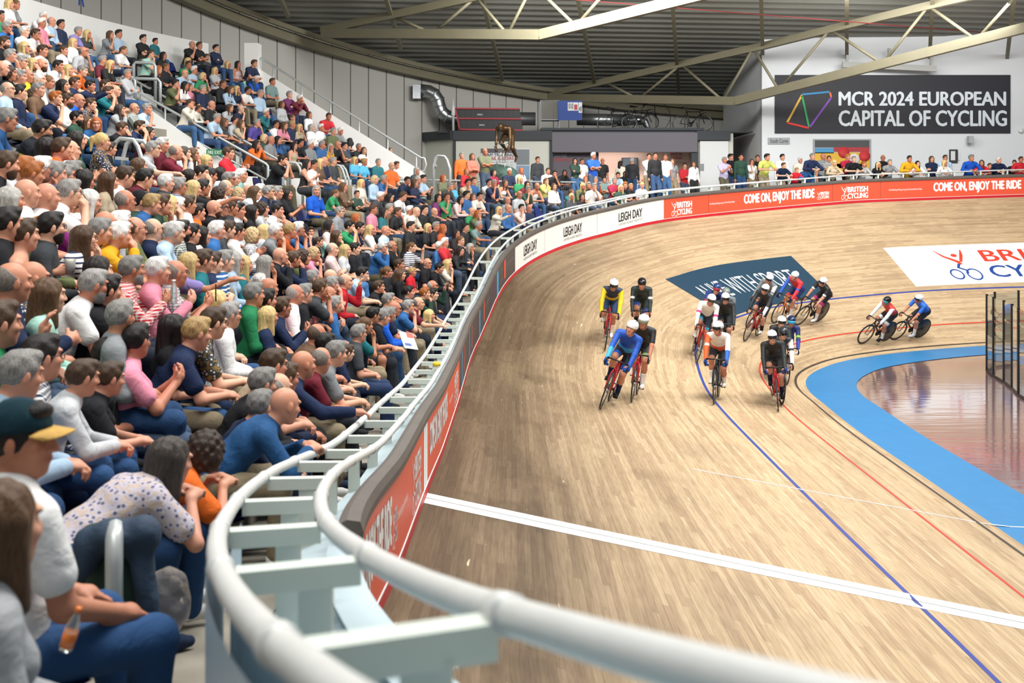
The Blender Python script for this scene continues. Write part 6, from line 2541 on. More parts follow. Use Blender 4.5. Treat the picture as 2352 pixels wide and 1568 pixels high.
# free seats that show between people
m_free = 0
for px, py, lab in [(5, 50, 'empty dark blue seat at the top left corner behind the back rows'), (68, 62, 'empty dark blue seat right of the person in printed white'), (158, 78, 'empty dark blue seat right of the bearded person in navy'),
                    (300, 125, 'empty dark blue seat behind the person leaning in white'), (396, 132, 'empty dark blue seat, right one of a pair by the back wall'), (410, 136, 'empty dark blue seat, left one of a pair by the back wall'),
                    (495, 184, 'empty dark blue seat below the person with folded arms in navy'), (612, 255, 'empty dark blue seat left of the plum shirt'), (632, 262, 'empty dark blue seat touching the plum shirt'),
                    (614, 296, 'empty dark blue seat right of the purple T-shirt'), (690, 488, 'empty dark blue seat left of the bright blue shirt'), (1040, 452, 'empty dark blue seat right of the green cardigan'),
                    (1038, 525, 'empty dark blue seat in the bend below the dark trousers'), (1120, 512, 'empty dark blue seat by the front rail left of the cream jumper'), (1225, 470, 'empty dark blue seat right of the navy jacket in the bend'),
                    (1255, 500, 'empty dark blue seat just behind the bend rail'), (1190, 520, 'empty dark blue seat behind the rail below the pale pink shirt'), (1400, 440, 'empty dark blue seat in the bend left of the dark green T-shirt'),
                    (455, 385, 'empty dark blue seat beside the navy T-shirt with hand at chin')]:
    ray = pxray(px, py)
    for D in np.arange(6, 46, .08):
        x, y, z = ray.x * D, D, CAMH + ray.z * D
        s, d = inv_fence(x, y)
        if d < .8: continue
        if z <= zfloor(s, min(d, 10.9)) + .62 or d > 10.6: break
    th = float(F(_th, s))
    rt = empty('stadium_seat', (x, y, zfloor(s, min(d, 10.9))), math.atan2(-math.cos(th), -math.sin(th)))
    tag(rt, lab, 'seat', 'empty seats')
    for nm, me in SP: kid(nm, me, rt)
# ================================================================== BICYCLES
m_tyre = mat('tyre_black', '16171a', .6)
m_rim = mat('rim_carbon', '24262a', .3)
m_spk = mat('spoke_steel', 'a9abad', .3, .8)
m_blackp = mat('bike_black', '17181b', .4)


def col_mat(name, rough=.3):
    m = bpy.data.materials.new(name); m.use_nodes = True
    nt = m.node_tree; oi = nt.nodes.new('ShaderNodeObjectInfo')
    nt.links.new(oi.outputs['Color'], nt.nodes['Principled BSDF'].inputs['Base Color'])
    nt.nodes['Principled BSDF'].inputs['Roughness'].default_value = rough
    return m


m_paint = col_mat('frame_paint')
WR = .335


def bike_meshes():
    d = {}

    def keep(nm, mb, m):
        o = mb.build(nm, m); d[nm] = o.data; bpy.data.objects.remove(o)
    ring = lambda r, n=36: [(0, r * math.cos(a), r * math.sin(a)) for a in np.linspace(0, 2 * math.pi, n + 1)[:-1]]
    keep('wheel', MB().tube(ring(WR - .012), .0115, 8, closed=True), m_tyre)
    mb = MB()
    rows = [[(x, r * math.cos(a), r * math.sin(a)) for x, r in ((-.008, WR - .02), (-.011, WR - .035), (-.006, WR - .06), (.006, WR - .06), (.011, WR - .035), (.008, WR - .02))] for a in np.linspace(0, 2 * math.pi, 37)]
    mb.grid(rows); keep('rim', mb, m_rim)
    mb = MB()
    for k in range(18):
        a = 2 * math.pi * k / 18
        mb.tube([(.022 if k % 2 else -.022, .02 * math.cos(a + .5), .02 * math.sin(a + .5)), (0, (WR - .06) * math.cos(a), (WR - .06) * math.sin(a))], .0016, 4)
    mb.tube([(-.045, 0, 0), (.045, 0, 0)], .018, 10)
    keep('spokes', mb, m_spk)
    mb = MB().lathe([(0, -.016), (.1, -.014), (WR - .03, -.007), (WR - .018, 0), (WR - .03, .007), (.1, .014), (0, .016)], (0, 0, 0), 36, Matrix.Rotation(math.pi / 2, 3, 'Y'))
    keep('disc', mb, m_rim)
    BB, RH, SC, HT, HB, FH = (0, 0, .285), (0, -.40, WR), (0, -.14, .80), (0, .40, .80), (0, .425, .69), (0, .585, WR)
    mb = MB().tube([SC, HT], .019, 10).tube([BB, SC], .02, 10).tube([BB, HB], .027, 10).tube([HT, HB], .024, 10)
    for x in (-.045, .045):
        mb.tube([(x * .3, 0, .285), (x, -.2, .30), (x, -.40, WR)], .011, 8).tube([(x * .3, -.14, .78), (x, -.3, .53), (x, -.40, WR)], .009, 8)
    keep('frame', mb, m_paint)
    mb = MB()
    for x in (-.05, .05): mb.tube([(x * .5, .43, .685), (x, .46, .60), (x, .585, WR)], [.014, .014, .009], 8)
    mb.tube([(-.03, .43, .69), (.03, .43, .69)], .02, 8)
    keep('fork', mb, m_paint)
    mb = MB().tube([SC, (0, -.175, .90)], .014, 8); keep('seat_post', mb, m_blackp)
    V, Q = nets([cone((0, -.30, .945), (0, -.02, .945), .062, .020, .04), cone((.05, -.31, .945), (-.05, -.31, .945), .03, .03, .03)], .012, cuts=[((0, 0, 1), .925)])
    d['saddle'] = fast_mesh('saddle', V, Q, m_blackp)
    mb = MB().tube([(0, .395, .83), (0, .49, .845)], .016, 8).tube([(-.19, .50, .845), (.19, .50, .845)], .014, 8)
    for x in (-.19, .19): mb.tube([(x, .50, .845), (x, .56, .84), (x * 1.02, .595, .80), (x * 1.03, .585, .745), (x * 1.03, .53, .715), (x * 1.03, .44, .71)], .0145, 8)
    keep('handlebar', mb, m_blackp)
    mb = MB().lathe([(0, -.004), (.095, -.004), (.098, 0), (.095, .004), (0, .004)], (.045, 0, .285), 28, Matrix.Rotation(math.pi / 2, 3, 'Y'))
    keep('chainring', mb, m_blackp)
    mb = MB().tube([(.045, 0, .38), (.045, -.40, WR + .03), (.045, -.43, WR), (.045, -.40, WR - .03), (.045, 0, .19)], .004, 5); keep('chain', mb, m_spk)
    return d


BM = bike_meshes()


def crank_mesh(a):
    mb = MB()
    for s in (1, -1):
        c, q = .17 * math.cos(a) * s, .17 * math.sin(a) * s
        mb.tube([(.06 * s, 0, .285), (.075 * s, c, .285 + q)], .013, 8)
        mb.box((.115 * s, c, .285 + q), (.07, .07, .018))
    mb.tube([(-.06, 0, .285), (.06, 0, .285)], .02, 8)
    o = mb.build('crankset', m_blackp); me = o.data; bpy.data.objects.remove(o); return me


CR = {}


def make_bike(M4, paint, disc, crank, label, group='racing bicycles', cat='bicycle', front_disc=False, all_dark=None):
    root = empty('track_bicycle'); root.matrix_world = M4
    tag(root, label, cat, group)
    for nm in ('frame', 'fork', 'seat_post', 'saddle', 'handlebar', 'chainring', 'chain'):
        o = kid(nm, BM[nm], root)
        if nm in ('frame', 'fork'): o.color = (*lin(paint), 1)
    if crank not in CR: CR[crank] = crank_mesh(crank)
    kid('crankset', CR[crank], root)
    for y, dd in ((-.40, disc), (.585, front_disc)):
        w = kid('wheel', BM['wheel'], root, Matrix.Translation((0, y, WR)))
        if dd: kid('disc', BM['disc'], w)
        else: kid('rim', BM['rim'], w); kid('spokes', BM['spokes'], w)
    return root


# ================================================================== RIDERS
def rider_skel(a, yaw):
    k = Skel()
    k.P = np.array((0, -.17, 1.005)); ln = .86; ln2 = 1.06
    u = np.array((0, math.sin(ln), math.cos(ln))); k.u = u; k.f = np.array((0, math.cos(ln), -math.sin(ln)))
    u2 = np.array((0, math.sin(ln2), math.cos(ln2)))
    k.belly = k.P + u * .14 + np.array((0, 0, .01)); k.chest = k.P + u * .25 + u2 * .10; k.nb = k.P + u * .26 + u2 * .235
    k.Hc = k.nb + np.array((0, .118, .132)); k.R = rot_xyz(yaw, -.10)
    k.sh = {s: k.P + u * .26 + u2 * .18 + np.array((.185 * s, 0, 0)) for s in (1, -1)}
    k.hip = {s: k.P + np.array((.085 * s, .01, -.02)) for s in (1, -1)}
    k.kn, k.an, k.el, k.wr, k.ped = {}, {}, {}, {}, {}
    for s in (1, -1):
        ped = np.array((.11 * s, .17 * math.cos(a) * s, .285 + .17 * math.sin(a) * s)); k.ped[s] = ped
        k.kn[s], k.an[s] = ik(k.hip[s], ped + np.array((-.005 * s, -.11, .105)), .42, .42, (.05 * s, 1, .3))
        k.el[s], k.wr[s] = ik(k.sh[s], np.array((.197 * s, .485, .775)), .285, .25, (.75 * s, -.6, -.35))
    return k


RB, RS, RH_ = {}, {}, {}


def rider_body(a, yaw):
    key = (a, yaw)
    if key in RB: return RB[key]
    k = rider_skel(a, yaw)
    P = torso_prims(k, 'm')
    hp, holes = head_prims(k.Hc, k.R)
    P.append(cone(k.nb, k.Hc + k.R @ np.array((0, -.03, -.05)), .054, .052, .035))
    for s in (1, -1):
        P += arm_prims(k, s, 'm')
        P += [cone(k.hip[s], k.kn[s], .088, .058, .05), cone(k.kn[s], k.kn[s] * .6 + k.an[s] * .4 + np.array((0, -.012, 0)), .056, .056, .03), cone(k.kn[s] * .6 + k.an[s] * .4 + np.array((0, -.012, 0)), k.an[s], .054, .036, .03)]
        P += hand_prims(k.wr[s], np.array((0, .8, -.55)), np.array((.75 * s, .3, .55)), s, 1.15)
    P += hp
    V, Q = nets(P, .0095, holes=holes)
    RB[key] = (fast_mesh('body', V, Q, SKIN, tint=face_tint(V, k.Hc, k.R)), k)
    return RB[key]


def rider_suit(a, short):
    key = (a, short)
    if key in RS: return RS[key]
    k = rider_skel(a, 0)
    P = [p for p in torso_prims(k, 'm')]
    for s in (1, -1):
        A = arm_prims(k, s, 'm')
        if short: P.append(cone(k.sh[s], k.sh[s] * .25 + k.el[s] * .75, .053, .047, .03))
        else: P += [A[0], cone(k.el[s], k.wr[s], .042, .032, .02)]
        P.append(cone(k.hip[s], k.hip[s] * .2 + k.kn[s] * .8, .09, .066, .05))
    V, Q = nets(P, .0105, inf=.006)
    C = V[Q].mean(1)
    best = np.full(len(C), 9.0); zn = np.zeros(len(C), int)

    def claim(d, z, ok=None):
        nonlocal best, zn
        if ok is not None: d = np.where(ok, d, 9)
        m = d < best; best = np.where(m, d, best); zn = np.where(m, z, zn)
    q = (C - k.P) @ k.u
    tor = np.min([prim_d(p, C) for p in torso_prims(k, 'm')], 0)
    claim(tor, 0, q > .20); claim(tor, 1, q <= .20)
    for s, zu, zf in ((1, 2, 4), (-1, 3, 5)):
        ab = k.el[s] - k.sh[s]; t = ((C - k.sh[s]) @ ab) / (ab @ ab)
        d = prim_d(cone(k.sh[s] + ab * .12, k.el[s], .052, .042), C)
        claim(d - .004, zu, t < .62); claim(d - .004, 8, (t >= .62) & (t < .80)); claim(d - .004, zu, t >= .80)
        if not short: claim(prim_d(cone(k.el[s], k.wr[s], .042, .028), C), zf)
        ab = k.kn[s] - k.hip[s]; t = ((C - k.hip[s]) @ ab) / (ab @ ab)
        d = prim_d(cone(k.hip[s], k.kn[s], .088, .058), C)
        claim(d - .01, 6, t < .68); claim(d - .01, 7, t >= .68)
    claim(prim_d(ell(k.P + np.array((0, -.02, 0)), (.16, .125, .115)), C) - .012, 6)
    RS[key] = (V, Q, zn)
    return RS[key]


def helmet_meshes():
    d = {}
    V, Q = nets([ell((0, -.02, .045), (.098, .130, .098), None, .03), cone((0, -.06, .05), (0, -.16, .03), .075, .035, .05)], .0085, cuts=[((0, -.10, .995), .012)])
    d['helmet'] = fast_mesh('helmet', V, Q, col_mat('helmet_shell', .22))
    V, Q = nets([ell((0, -.012, .022), (.100, .134, .085), None, .02)], .0075, cuts=[((0, 0, 1), -.022), ((0, 0, -1), -.050), ((0, 1, 0), .035)])
    d['visor'] = fast_mesh('visor', V, Q, col_mat('visor_glass', .08))
    V, Q = nets([ell((.035 * s, -.03, .143 - .006 * abs(s)), (.008, .05, .006), None, .003) for s in (1, -1)], .005)
    d['vent'] = fast_mesh('vent', V, Q, m_blackp)
    mb = MB()
    for s in (1, -1): mb.tube([(.078 * s, .01, .02), (.066 * s, .03, -.06), (.02 * s, .055, -.11), (0, .06, -.115)], .005, 5)
    o = mb.build('chin_strap', m_blackp); d['chin_strap'] = o.data; bpy.data.objects.remove(o)
    return d


HM = helmet_meshes()


def rider_small(a, what, s):
    key = (a, what, s)
    if key in RH_: return RH_[key]
    k = rider_skel(a, 0)
    if what == 'sock':
        m = k.kn[s] * .38 + k.an[s] * .62
        V, Q = nets([cone(m, k.an[s], .046, .037, .02), cone(k.an[s], k.an[s] + np.array((0, .01, -.05)), .037, .036, .02)], .009, inf=.004)
    elif what == 'shoe':
        p = k.ped[s]
        V, Q = nets([cone(k.an[s] + np.array((0, -.03, -.05)), p + np.array((0, .0, .035)), .036, .034, .03), cone(p + np.array((0, 0, .035)), p + np.array((0, .075, .03)), .036, .026, .03), cone(k.an[s], k.an[s] + np.array((0, 0, -.04)), .042, .040, .02)], .009)
    else:
        V, Q = nets(hand_prims(k.wr[s], np.array((0, .8, -.55)), np.array((.75 * s, .3, .55)), s, 1.15)[:6] + [cone(k.wr[s] - np.array((0, .02, -.02)), k.wr[s] + np.array((0, .02, -.01)), .03, .03, .02)], .009, inf=.004)
    RH_[key] = fast_mesh(what, V, Q, CLOTH[''])
    return RH_[key]


def cmat(hx, rough=.6): return mat('suit_' + hx, hx, rough, bump=(14, .25))


# front-wheel contact px, rear-wheel contact px or None, helmet px, crank, suit zones, helmet, visor, socks, shoes, gloves, frame, disc, short, label(person), label(bike)
RIDERS = [
    ((1389, 804), None, (1411, 640), 2.2, dict(u='24304c', b='e2c41c', r='e8ce22', l='e8ce22', f='e8ce22', g='e8ce22', s='1f4068', h='1f4068', c='e8ce22'), 'eef0f0', '1a1c22', 'ecebe8', 'efefec', None, 'c0202c', 0, 0,
     'yellow-sleeved navy skinsuit and white helmet, high on the bank'),
    ((1470, 800), None, (1474, 648), .4, dict(u='22302f', b='22302f', r='22302f', l='22302f', f='22302f', g='22302f', s='1e2b2c', h='2c4aa0', c='e6e8ea'), '17181b', None, '202226', '1b1c1f', None, '1b1c20', 0, 0,
     'dark green skinsuit with white arm bands and black helmet'),
    ((1378, 939), (1399, 930), (1452, 737), .9, dict(u='1650b4', b='2b8fd2', r='1a58c0', l='1650b4', f='45b0de', g='1650b4', s='171c2a', h='1650b4', c='1a58c0'), 'f2f3f4', None, '1e2c55', '20262b', '1d4fa6', 'b01c28', 0, 0,
     'bright blue skinsuit with white helmet and no visor, leading outside'),
    ((1451, 924), (1465, 914), (1479, 737), 2.6, dict(u='1b1b1e', b='1b1b1e', r='1b1b1e', l='1b1b1e', f='1b1b1e', g='1b1b1e', s='1b1b1e', h='7c9a5c', c='1b1b1e'), 'eef0f2', '8b8f78', 'efeeec', 'efefee', None, 'c01f2a', 0, 1,
     'black short-sleeved suit with green checked hems and white helmet'),
    ((1598, 832), None, (1634, 696), 1.2, dict(u='ece9e4', b='ece9e4', r='ece9e4', l='ece9e4', f='ece9e4', g='ece9e4', s='1d2c3c', h='3fa4d0', c='d8388c'), 'eceff0', '33352f', 'ecebe8', 'f0efec', None, 'b8202c', 0, 0,
     'white skinsuit with pink arm bands and dark shorts'),
    ((1622, 800), None, (1647, 656), 2.8, dict(u='1c2f70', b='1c2f70', r='233a86', l='2748a8', f='1c2f70', g='2748a8', s='1c2f60', h='1c2f60', c='b03040'), '25406e', 'b02838', '22252b', '1d1e22', None, '1b1c20', 0, 0,
     'navy skinsuit, navy helmet and red glasses, behind the white skinsuit'),
    ((1660, 812), None, (1667, 677), .2, dict(u='6b7478', b='6b7478', r='6b7478', l='6b7478', f='6b7478', g='6b7478', s='2a2d30', h='2a2d30', c='6b7478'), '7d8783', '1a1c20', '22252b', '1d1e22', None, '1b1c20', 0, 0,
     'grey skinsuit and grey helmet, half hidden in the middle group'),
    ((1664, 828), None, (1667, 694), 1.6, dict(u='23292c', b='23292c', r='23292c', l='23292c', f='23292c', g='23292c', s='23292c', h='23292c', c='23292c'), 'eceff0', '15161a', '22252b', '1d1e22', None, '1b1c20', 0, 0,
     'black skinsuit and white helmet beside the white skinsuit'),
    ((1640, 928), (1652, 921), (1649, 759), .3, dict(u='e4e0da', b='d9502c', r='e4642a', l='e2e0dc', f='e4642a', g='1f66c6', s='1a2027', h='1a2027', c='e2e0dc'), 'dfe3e4', '1c1d22', 'eae9e6', 'f0f0ee', '2458a8', '1a1b1e', 1, 0,
     'orange, white and blue skinsuit and silver helmet on the blue line'),
    ((1711, 785), (1730, 778), (1758, 672), .8, dict(u='1f242b', b='1f242b', r='1f242b', l='262b33', f='1f242b', g='e4e4e4', s='1a2230', h='1a2230', c='30353c'), 'eef0f1', '17181c', '1b1d22', 'f0efed', None, 'b41c28', 0, 0,
     'black skinsuit with white left cuff on a red bicycle'),
    ((1716, 754), None, (1768, 651), 2.3, dict(u='74787a', b='5b5f62', r='74787a', l='d9d8d4', f='74787a', g='d9d8d4', s='20262d', h='20262d', c='74787a'), 'e7eaea', '202226', '22252b', '1d1e22', 'b82c38', '26282c', 0, 0,
     'speckled grey skinsuit and white helmet behind the black one'),
    ((1778, 744), (1809, 737), (1826, 650), 2.4, dict(u='cf3038', b='2452b0', r='2a5cc0', l='d8303a', f='2a5cc0', g='d8303a', s='1c2c66', h='c83038', c='2a5cc0'), 'eef0f1', None, 'ecebe8', 'ecebe8', '1f2a48', 'd0702a', 0, 0,
     'red and blue skinsuit and white vented helmet on an orange bicycle'),
    ((1832, 747), (1867, 742), (1891, 650), 2.0, dict(u='1c1b1f', b='1c1b1f', r='1c1b1f', l='1c1b1f', f='1c1b1f', g='1c1b1f', s='1c1b1f', h='c02c78', c='d8d8d8'), 'f0f1f2', '1b1c20', 'ecebe8', 'f0efed', None, '191a1d', 1, 1,
     'black short-sleeved suit with pink hems and white helmet'),
    ((1793, 888), None, (1796, 729), .6, dict(u='23252b', b='22408c', r='23252b', l='23252b', f='23252b', g='23252b', s='20242e', h='20242e', c='23252b'), 'e9ecec', '15161a', '22252b', '1d1e22', None, '1b1c20', 0, 0,
     'black skinsuit with blue belly and white helmet, middle of the inside line'),
    ((1794, 930), None, (1799, 758), 2.7, dict(u='2b2f33', b='2b2f33', r='2b2f33', l='e6e6e4', f='2b2f33', g='e6e6e4', s='22262b', h='22262b', c='2b2f33'), '2d3336', '15161a', '1e2a50', '17181b', None, '1b1c20', 0, 0,
     'dark skinsuit with white left sleeve and black helmet'),
    ((1806, 884), None, (1818, 763), 1.0, dict(u='1b2c66', b='1b2c66', r='1b2c66', l='1b2c66', f='1b2c66', g='2040a8', s='1b2c56', h='1b2c56', c='8ac83c'), '18294e', '45b4d8', 'e2e2e0', '1b1c1f', 'eeeeec', '1b1c20', 0, 0,
     'navy skinsuit with lime arm band and navy helmet, nearest the blue band'),
    ((1788, 944), (1795, 927), (1774, 773), 1.1, dict(u='1d1f21', b='1d1f21', r='222527', l='222527', f='222527', g='222527', s='1b1d1f', h='1b1d1f', c='222527'), 'eef0f1', '1b1c22', '1d2540', '191a1d', '25408c', 'be1c2c', 0, 0,
     'plain black skinsuit, white helmet and dark visor, leading inside'),
    ((1978, 790), (2013, 788), (2038, 702), 1.9, dict(u='c8302c', b='c8302c', r='ece9e6', l='ece9e6', f='ece9e6', g='ece9e6', s='1b1c20', h='e4e2e0', c='ece9e6'), '17181b', '3fa8b4', 'e6e6e4', '202226', None, '17181b', 1, 0,
     'red suit with white sleeves and black helmet, far right pair'),
    ((2054, 782), (2092, 778), (2111, 699), 2.2, dict(u='2668c8', b='2668c8', r='2668c8', l='2668c8', f='2668c8', g='2668c8', s='18191c', h='18191c', c='2668c8'), 'f0f1f2', '1b1c22', 'ecebe8', 'e4e8ec', None, '17181b', 1, 1,
     'blue short-sleeved suit and white helmet, far right pair'),
]


def proj(p): return PX0 + FPX * p.x / p.y, PY0 - FPX * (p.z - CAMH) / p.y


for i, (fc, rc, hp, ca, su, hel, vis, sock, shoe, glove, frame, disc, short, lab) in enumerate(RIDERS):
    s, v = pix_track(*fc)
    Pf = track(s, v)
    if rc:
        s2, v2 = pix_track(*rc); h = Pf - track(s2, v2)
        tang = (track(s - .5, v) - Pf).normalized()
        h = (h.normalized() * .7 + tang * .3)
    else:
        h = track(s - .6, v) - Pf
    h.normalize()
    Pr = Pf - h * .985
    s2, d2 = inv_fence(Pr.x, Pr.y)
    # settle the rear wheel on the boards
    best = min(np.arange(0, TW + 1.4, .02), key=lambda q: (track(s2, q).xy - Pr.xy).length)
    Pr.z = track(s2, best).z
    h = (Pf - Pr).normalized()
    base = Pr + h * .40
    side0 = h.cross(Vector((0, 0, 1))).normalized()
    up0 = side0.cross(h)
    bestf = None
    for phi in np.arange(-.85, .86, .01):
        up = up0 * math.cos(phi) + side0 * math.sin(phi)
        q = proj(base + h * .33 + up * 1.46)
        e = abs(q[0] - hp[0])
        if bestf is None or e < bestf[0]: bestf = (e, phi, q)
    phi = bestf[1]
    up = up0 * math.cos(phi) + side0 * math.sin(phi); side = h.cross(up)
    M4 = Matrix(((side.x, h.x, up.x, base.x), (side.y, h.y, up.y, base.y), (side.z, h.z, up.z, base.z), (0, 0, 0, 1)))
    print('rider', i, 's', round(s, 1), 'v', round(v, 2), 'phi', round(phi, 2), 'helmet', [round(t) for t in bestf[2]], hp)
    bname = 'red' if frame[0] in 'bc' else ('orange' if frame[0] == 'd' else 'black')
    make_bike(M4, frame, disc, ca, bname + ' track bicycle under the rider in ' + lab.split(' and ')[0].split(',')[0].split(' on a ')[0])
    root = empty('person'); root.matrix_world = M4
    tag(root, 'racing person in ' + lab, 'person', 'racing cyclists')
    yaw = {2: -.15, 8: -.45, 16: .1, 0: .1}.get(i, .0)
    me, k = rider_body(ca, yaw)
    setcol(kid('body', me, root), random.Random(i).choice(SKINC))
    V, Q, zn = rider_suit(ca, bool(short))
    keys = 'ubrlfgshc'
    me = fast_mesh('skinsuit', V, Q, slots=[cmat(su[q]) for q in keys], midx=zn)
    kid('skinsuit', me, root)
    Mh = Matrix.Translation(k.Hc) @ Matrix(k.R.tolist()).to_4x4()
    hm = kid('helmet', HM['helmet'], root, Mh); hm.color = (*lin(hel), 1)
    kid('vent', HM['vent'], hm); kid('chin_strap', HM['chin_strap'], hm)
    if vis: kid('visor', HM['visor'], hm).color = (*lin(vis), 1)
    for sd in (1, -1):
        setcol(kid('sock', rider_small(ca, 'sock', sd), root), sock)
        setcol(kid('shoe', rider_small(ca, 'shoe', sd), root), shoe)
        if glove: setcol(kid('glove', rider_small(ca, 'glove', sd), root), glove)

# ------------------------------------------------------------------ old bicycles on the kiosk roof
def xz_bike(px, py, D, lab, sc=1.0, tilt=0.0):
    b = at_depth(px, py, D)
    M4 = Matrix.Translation((b.x, D, b.z)) @ Matrix.Rotation(-math.pi / 2 + tilt, 4, 'Z') @ Matrix.Scale(sc, 4)
    make_bike(M4, '1c1a1a', 0, .5, lab, 'old bicycles on the kiosk roof')


xz_bike(1412, 302, 45.8, 'old dark bicycle on the kiosk roof nearest the blue panel')
xz_bike(1585, 302, 45.8, 'old dark bicycle on the kiosk roof at its right end')
xz_bike(1465, 298, 46.9, 'old dark bicycle on the kiosk roof behind the tall single wheel', tilt=.2)
pf = tag(empty('high_wheel_bicycle', at_depth(1505, 302, 46.3)), 'old high wheeler with one tall wheel on the kiosk roof', 'bicycle', 'old bicycles on the kiosk roof')
pfl = pf.location
R1 = .62


def yring(cx, cz, r, n=32): return [(cx + r * math.cos(a), 46.3, cz + r * math.sin(a)) for a in np.linspace(0, 2 * math.pi, n + 1)[:-1]]


MB().tube(yring(pfl.x, pfl.z + R1, R1), .014, 6, closed=True).build('wheel', m_tyre, pf)
MB().tube(yring(pfl.x - .85, pfl.z + .22, .22), .012, 6, closed=True).build('wheel', m_tyre, pf)
mb = MB()
for a in np.linspace(0, 2 * math.pi, 21)[:-1]: mb.tube([(pfl.x, 46.3, pfl.z + R1), (pfl.x + R1 * math.cos(a), 46.3, pfl.z + R1 + R1 * math.sin(a))], .003, 4)
mb.build('spokes', m_rim, pf)
MB().tube([(pfl.x, 46.3, pfl.z + R1), (pfl.x - .05, 46.3, pfl.z + 1.38), (pfl.x - .3, 46.3, pfl.z + 1.32), (pfl.x - .68, 46.3, pfl.z + .75), (pfl.x - .85, 46.3, pfl.z + .22)], .018, 8).build('frame', m_blackp, pf)
MB().tube([(pfl.x - .05, 45.95, pfl.z + 1.4), (pfl.x - .05, 46.65, pfl.z + 1.4)], .014, 8).build('handlebar', m_blackp, pf)

# ------------------------------------------------------------------ bronze rider on its plinth
m_brz = mat('bronze', '6a5138', .38, .6, noise=(7, .35))
m_chr = mat('statue_chrome', 'c4c4c0', .25, .8)
q = at_depth(1157, 395, 41.2)
st = tag(empty('bronze_statue', q), 'bronze statue of a crouching racing cyclist on a green mound', 'statue')
k = rider_skel(1.0, 0)
P = torso_prims(k, 'm'); hp, holes = head_prims(k.Hc + np.array((0, .02, -.06)), k.R @ rot_xyz(0, -.35))
for s in (1, -1):
    P += arm_prims(k, s, 'm') + [cone(k.hip[s], k.kn[s], .095, .064, .05), cone(k.kn[s], k.an[s], .062, .04, .03), cone(k.an[s], k.ped[s] + np.array((0, .06, .03)), .04, .03, .03)]
    P += hand_prims(k.wr[s], np.array((0, .8, -.55)), np.array((.75 * s, .3, .55)), s, 1.15)
P += hp + [cone(k.nb, k.Hc + np.array((0, 0, -.1)), .056, .054, .035)]
V, Q = nets(P, .013, holes=holes)
Rz = Matrix.Rotation(math.pi - .35, 4, 'Z') @ Matrix.Scale(1.3, 4)
fig = bpy.data.objects.new('figure', fast_mesh('figure', V, Q, m_brz)); COL.objects.link(fig); fig.parent = st
fig.matrix_local = Matrix.Translation((.12, 0, .05)) @ Rz @ Matrix.Translation((0, -.1, -.1)) @ Matrix.Translation((0, .3, .8)) @ Matrix.Rotation(-.42, 4, 'X') @ Matrix.Translation((0, -.3, -.8))
for nm in ('handlebar', 'fork'):
    o = kid(nm, BM[nm].copy(), st, Matrix.Translation((.12, 0, .05)) @ Rz @ Matrix.Translation((0, -.1, -.1)))
    o.data.materials[0] = m_chr
w = kid('front_wheel', BM['wheel'].copy(), st, Matrix.Translation((.12, 0, .05)) @ Rz @ Matrix.Translation((0, .485, WR - .1)))
w.data.materials[0] = m_chr
V, Q = nets([ell((0, 0, -.05), (.5, .45, .28), None, .1), ell((-.25, .1, .05), (.3, .3, .25), None, .1), ell((.2, -.05, -.3), (.5, .5, .3), None, .1)], .04)
kid('mound', fast_mesh('mound', V, Q, mat('mound_green', '4f6a60', .7, noise=(4, .3))), st)
o = MB().box((0, 0, (ZC - q.z) / 2 - .1), (1.1, 1.1, q.z - ZC - .2)).build('plinth', m_dkf, st, local=True)

# ------------------------------------------------------------------ belongings near the rail
# post of the aisle rail with a rucksack and a jacket hung over it
D = 4.35
t0 = at_depth(250, 1232, D)
hr = tag(empty('post_rail', (t0.x, D, 2.45)), 'grey bent steel post rail under the hung jacket near the camera', 'barrier')
MB().tube([(t0.x + .02, D, 2.45), (t0.x + .02, D, t0.z - .10), (t0.x + .01, D + .03, t0.z - .02), (t0.x - .01, D + .10, t0.z + .005), (t0.x - .015, D + .16, t0.z - .03)], .034, 12).build('tube', m_hr, hr)
c = at_depth(270, 1310, D + .22)
V, Q = nets([ell(c, (.15, .10, .20), None, .06), ell(c + Vector((.05, -.06, -.06)), (.10, .06, .11), None, .05), cone(c + Vector((-.1, 0, .14)), c + Vector((.1, 0, .14)), .05, .05, .04)], .012)
bag = empty('rucksack', (c.x, c.y, c.z - .2)); tag(bag, 'dark green rucksack hanging at the post rail beside the printed pale lilac T-shirt', 'bag')
o = kid('sack', fast_mesh('sack', V, Q, mat('sack_green', '1d3a30', .7, bump=(20, .4))), bag, Matrix.Translation(-bag.location))
MB().tube([c + Vector((-.08, -.10, .16)), c + Vector((-.09, -.15, 0)), c + Vector((-.07, -.12, -.16))], .014, 6).build('strap', m_blackp, bag)
c = at_depth(285, 1238, D + .1)
V, Q = nets([cone(c + Vector((-.13, .02, -.02)), c + Vector((.06, .04, .02)), .05, .05, .06), cone(c + Vector((.06, .03, .0)), c + Vector((.09, .0, -.30)), .05, .045, .06), cone(c + Vector((-.13, .0, -.03)), c + Vector((-.17, -.02, -.13)), .05, .04, .06), ell(c + Vector((-.03, .03, .01)), (.13, .08, .05), None, .06)], .012,
            noise=lambda X: .006 * np.sin(40 * X[..., 0] + 25 * X[..., 2]))
jk = empty('jacket', (c.x, c.y, c.z)); tag(jk, 'dark blue jacket draped over the rucksack and post rail', 'jacket')
kid('cloth', fast_mesh('cloth', V, Q, mat('jacket_blue', '22364c', .75, bump=(16, .5))), jk, Matrix.Translation(-jk.location))
c = at_depth(372, 1392, 4.75)
V, Q = nets([ell(c, (.12, .10, .13), None, .05), ell(c + Vector((.03, 0, .1)), (.07, .05, .06), None, .05)], .012, noise=lambda X: .006 * np.sin(60 * X[..., 0]) * np.sin(50 * X[..., 2]))
pb = empty('plastic_bag', (c.x, c.y, 2.46)); tag(pb, 'clear crumpled plastic bag on the concrete under the seat', 'bag')
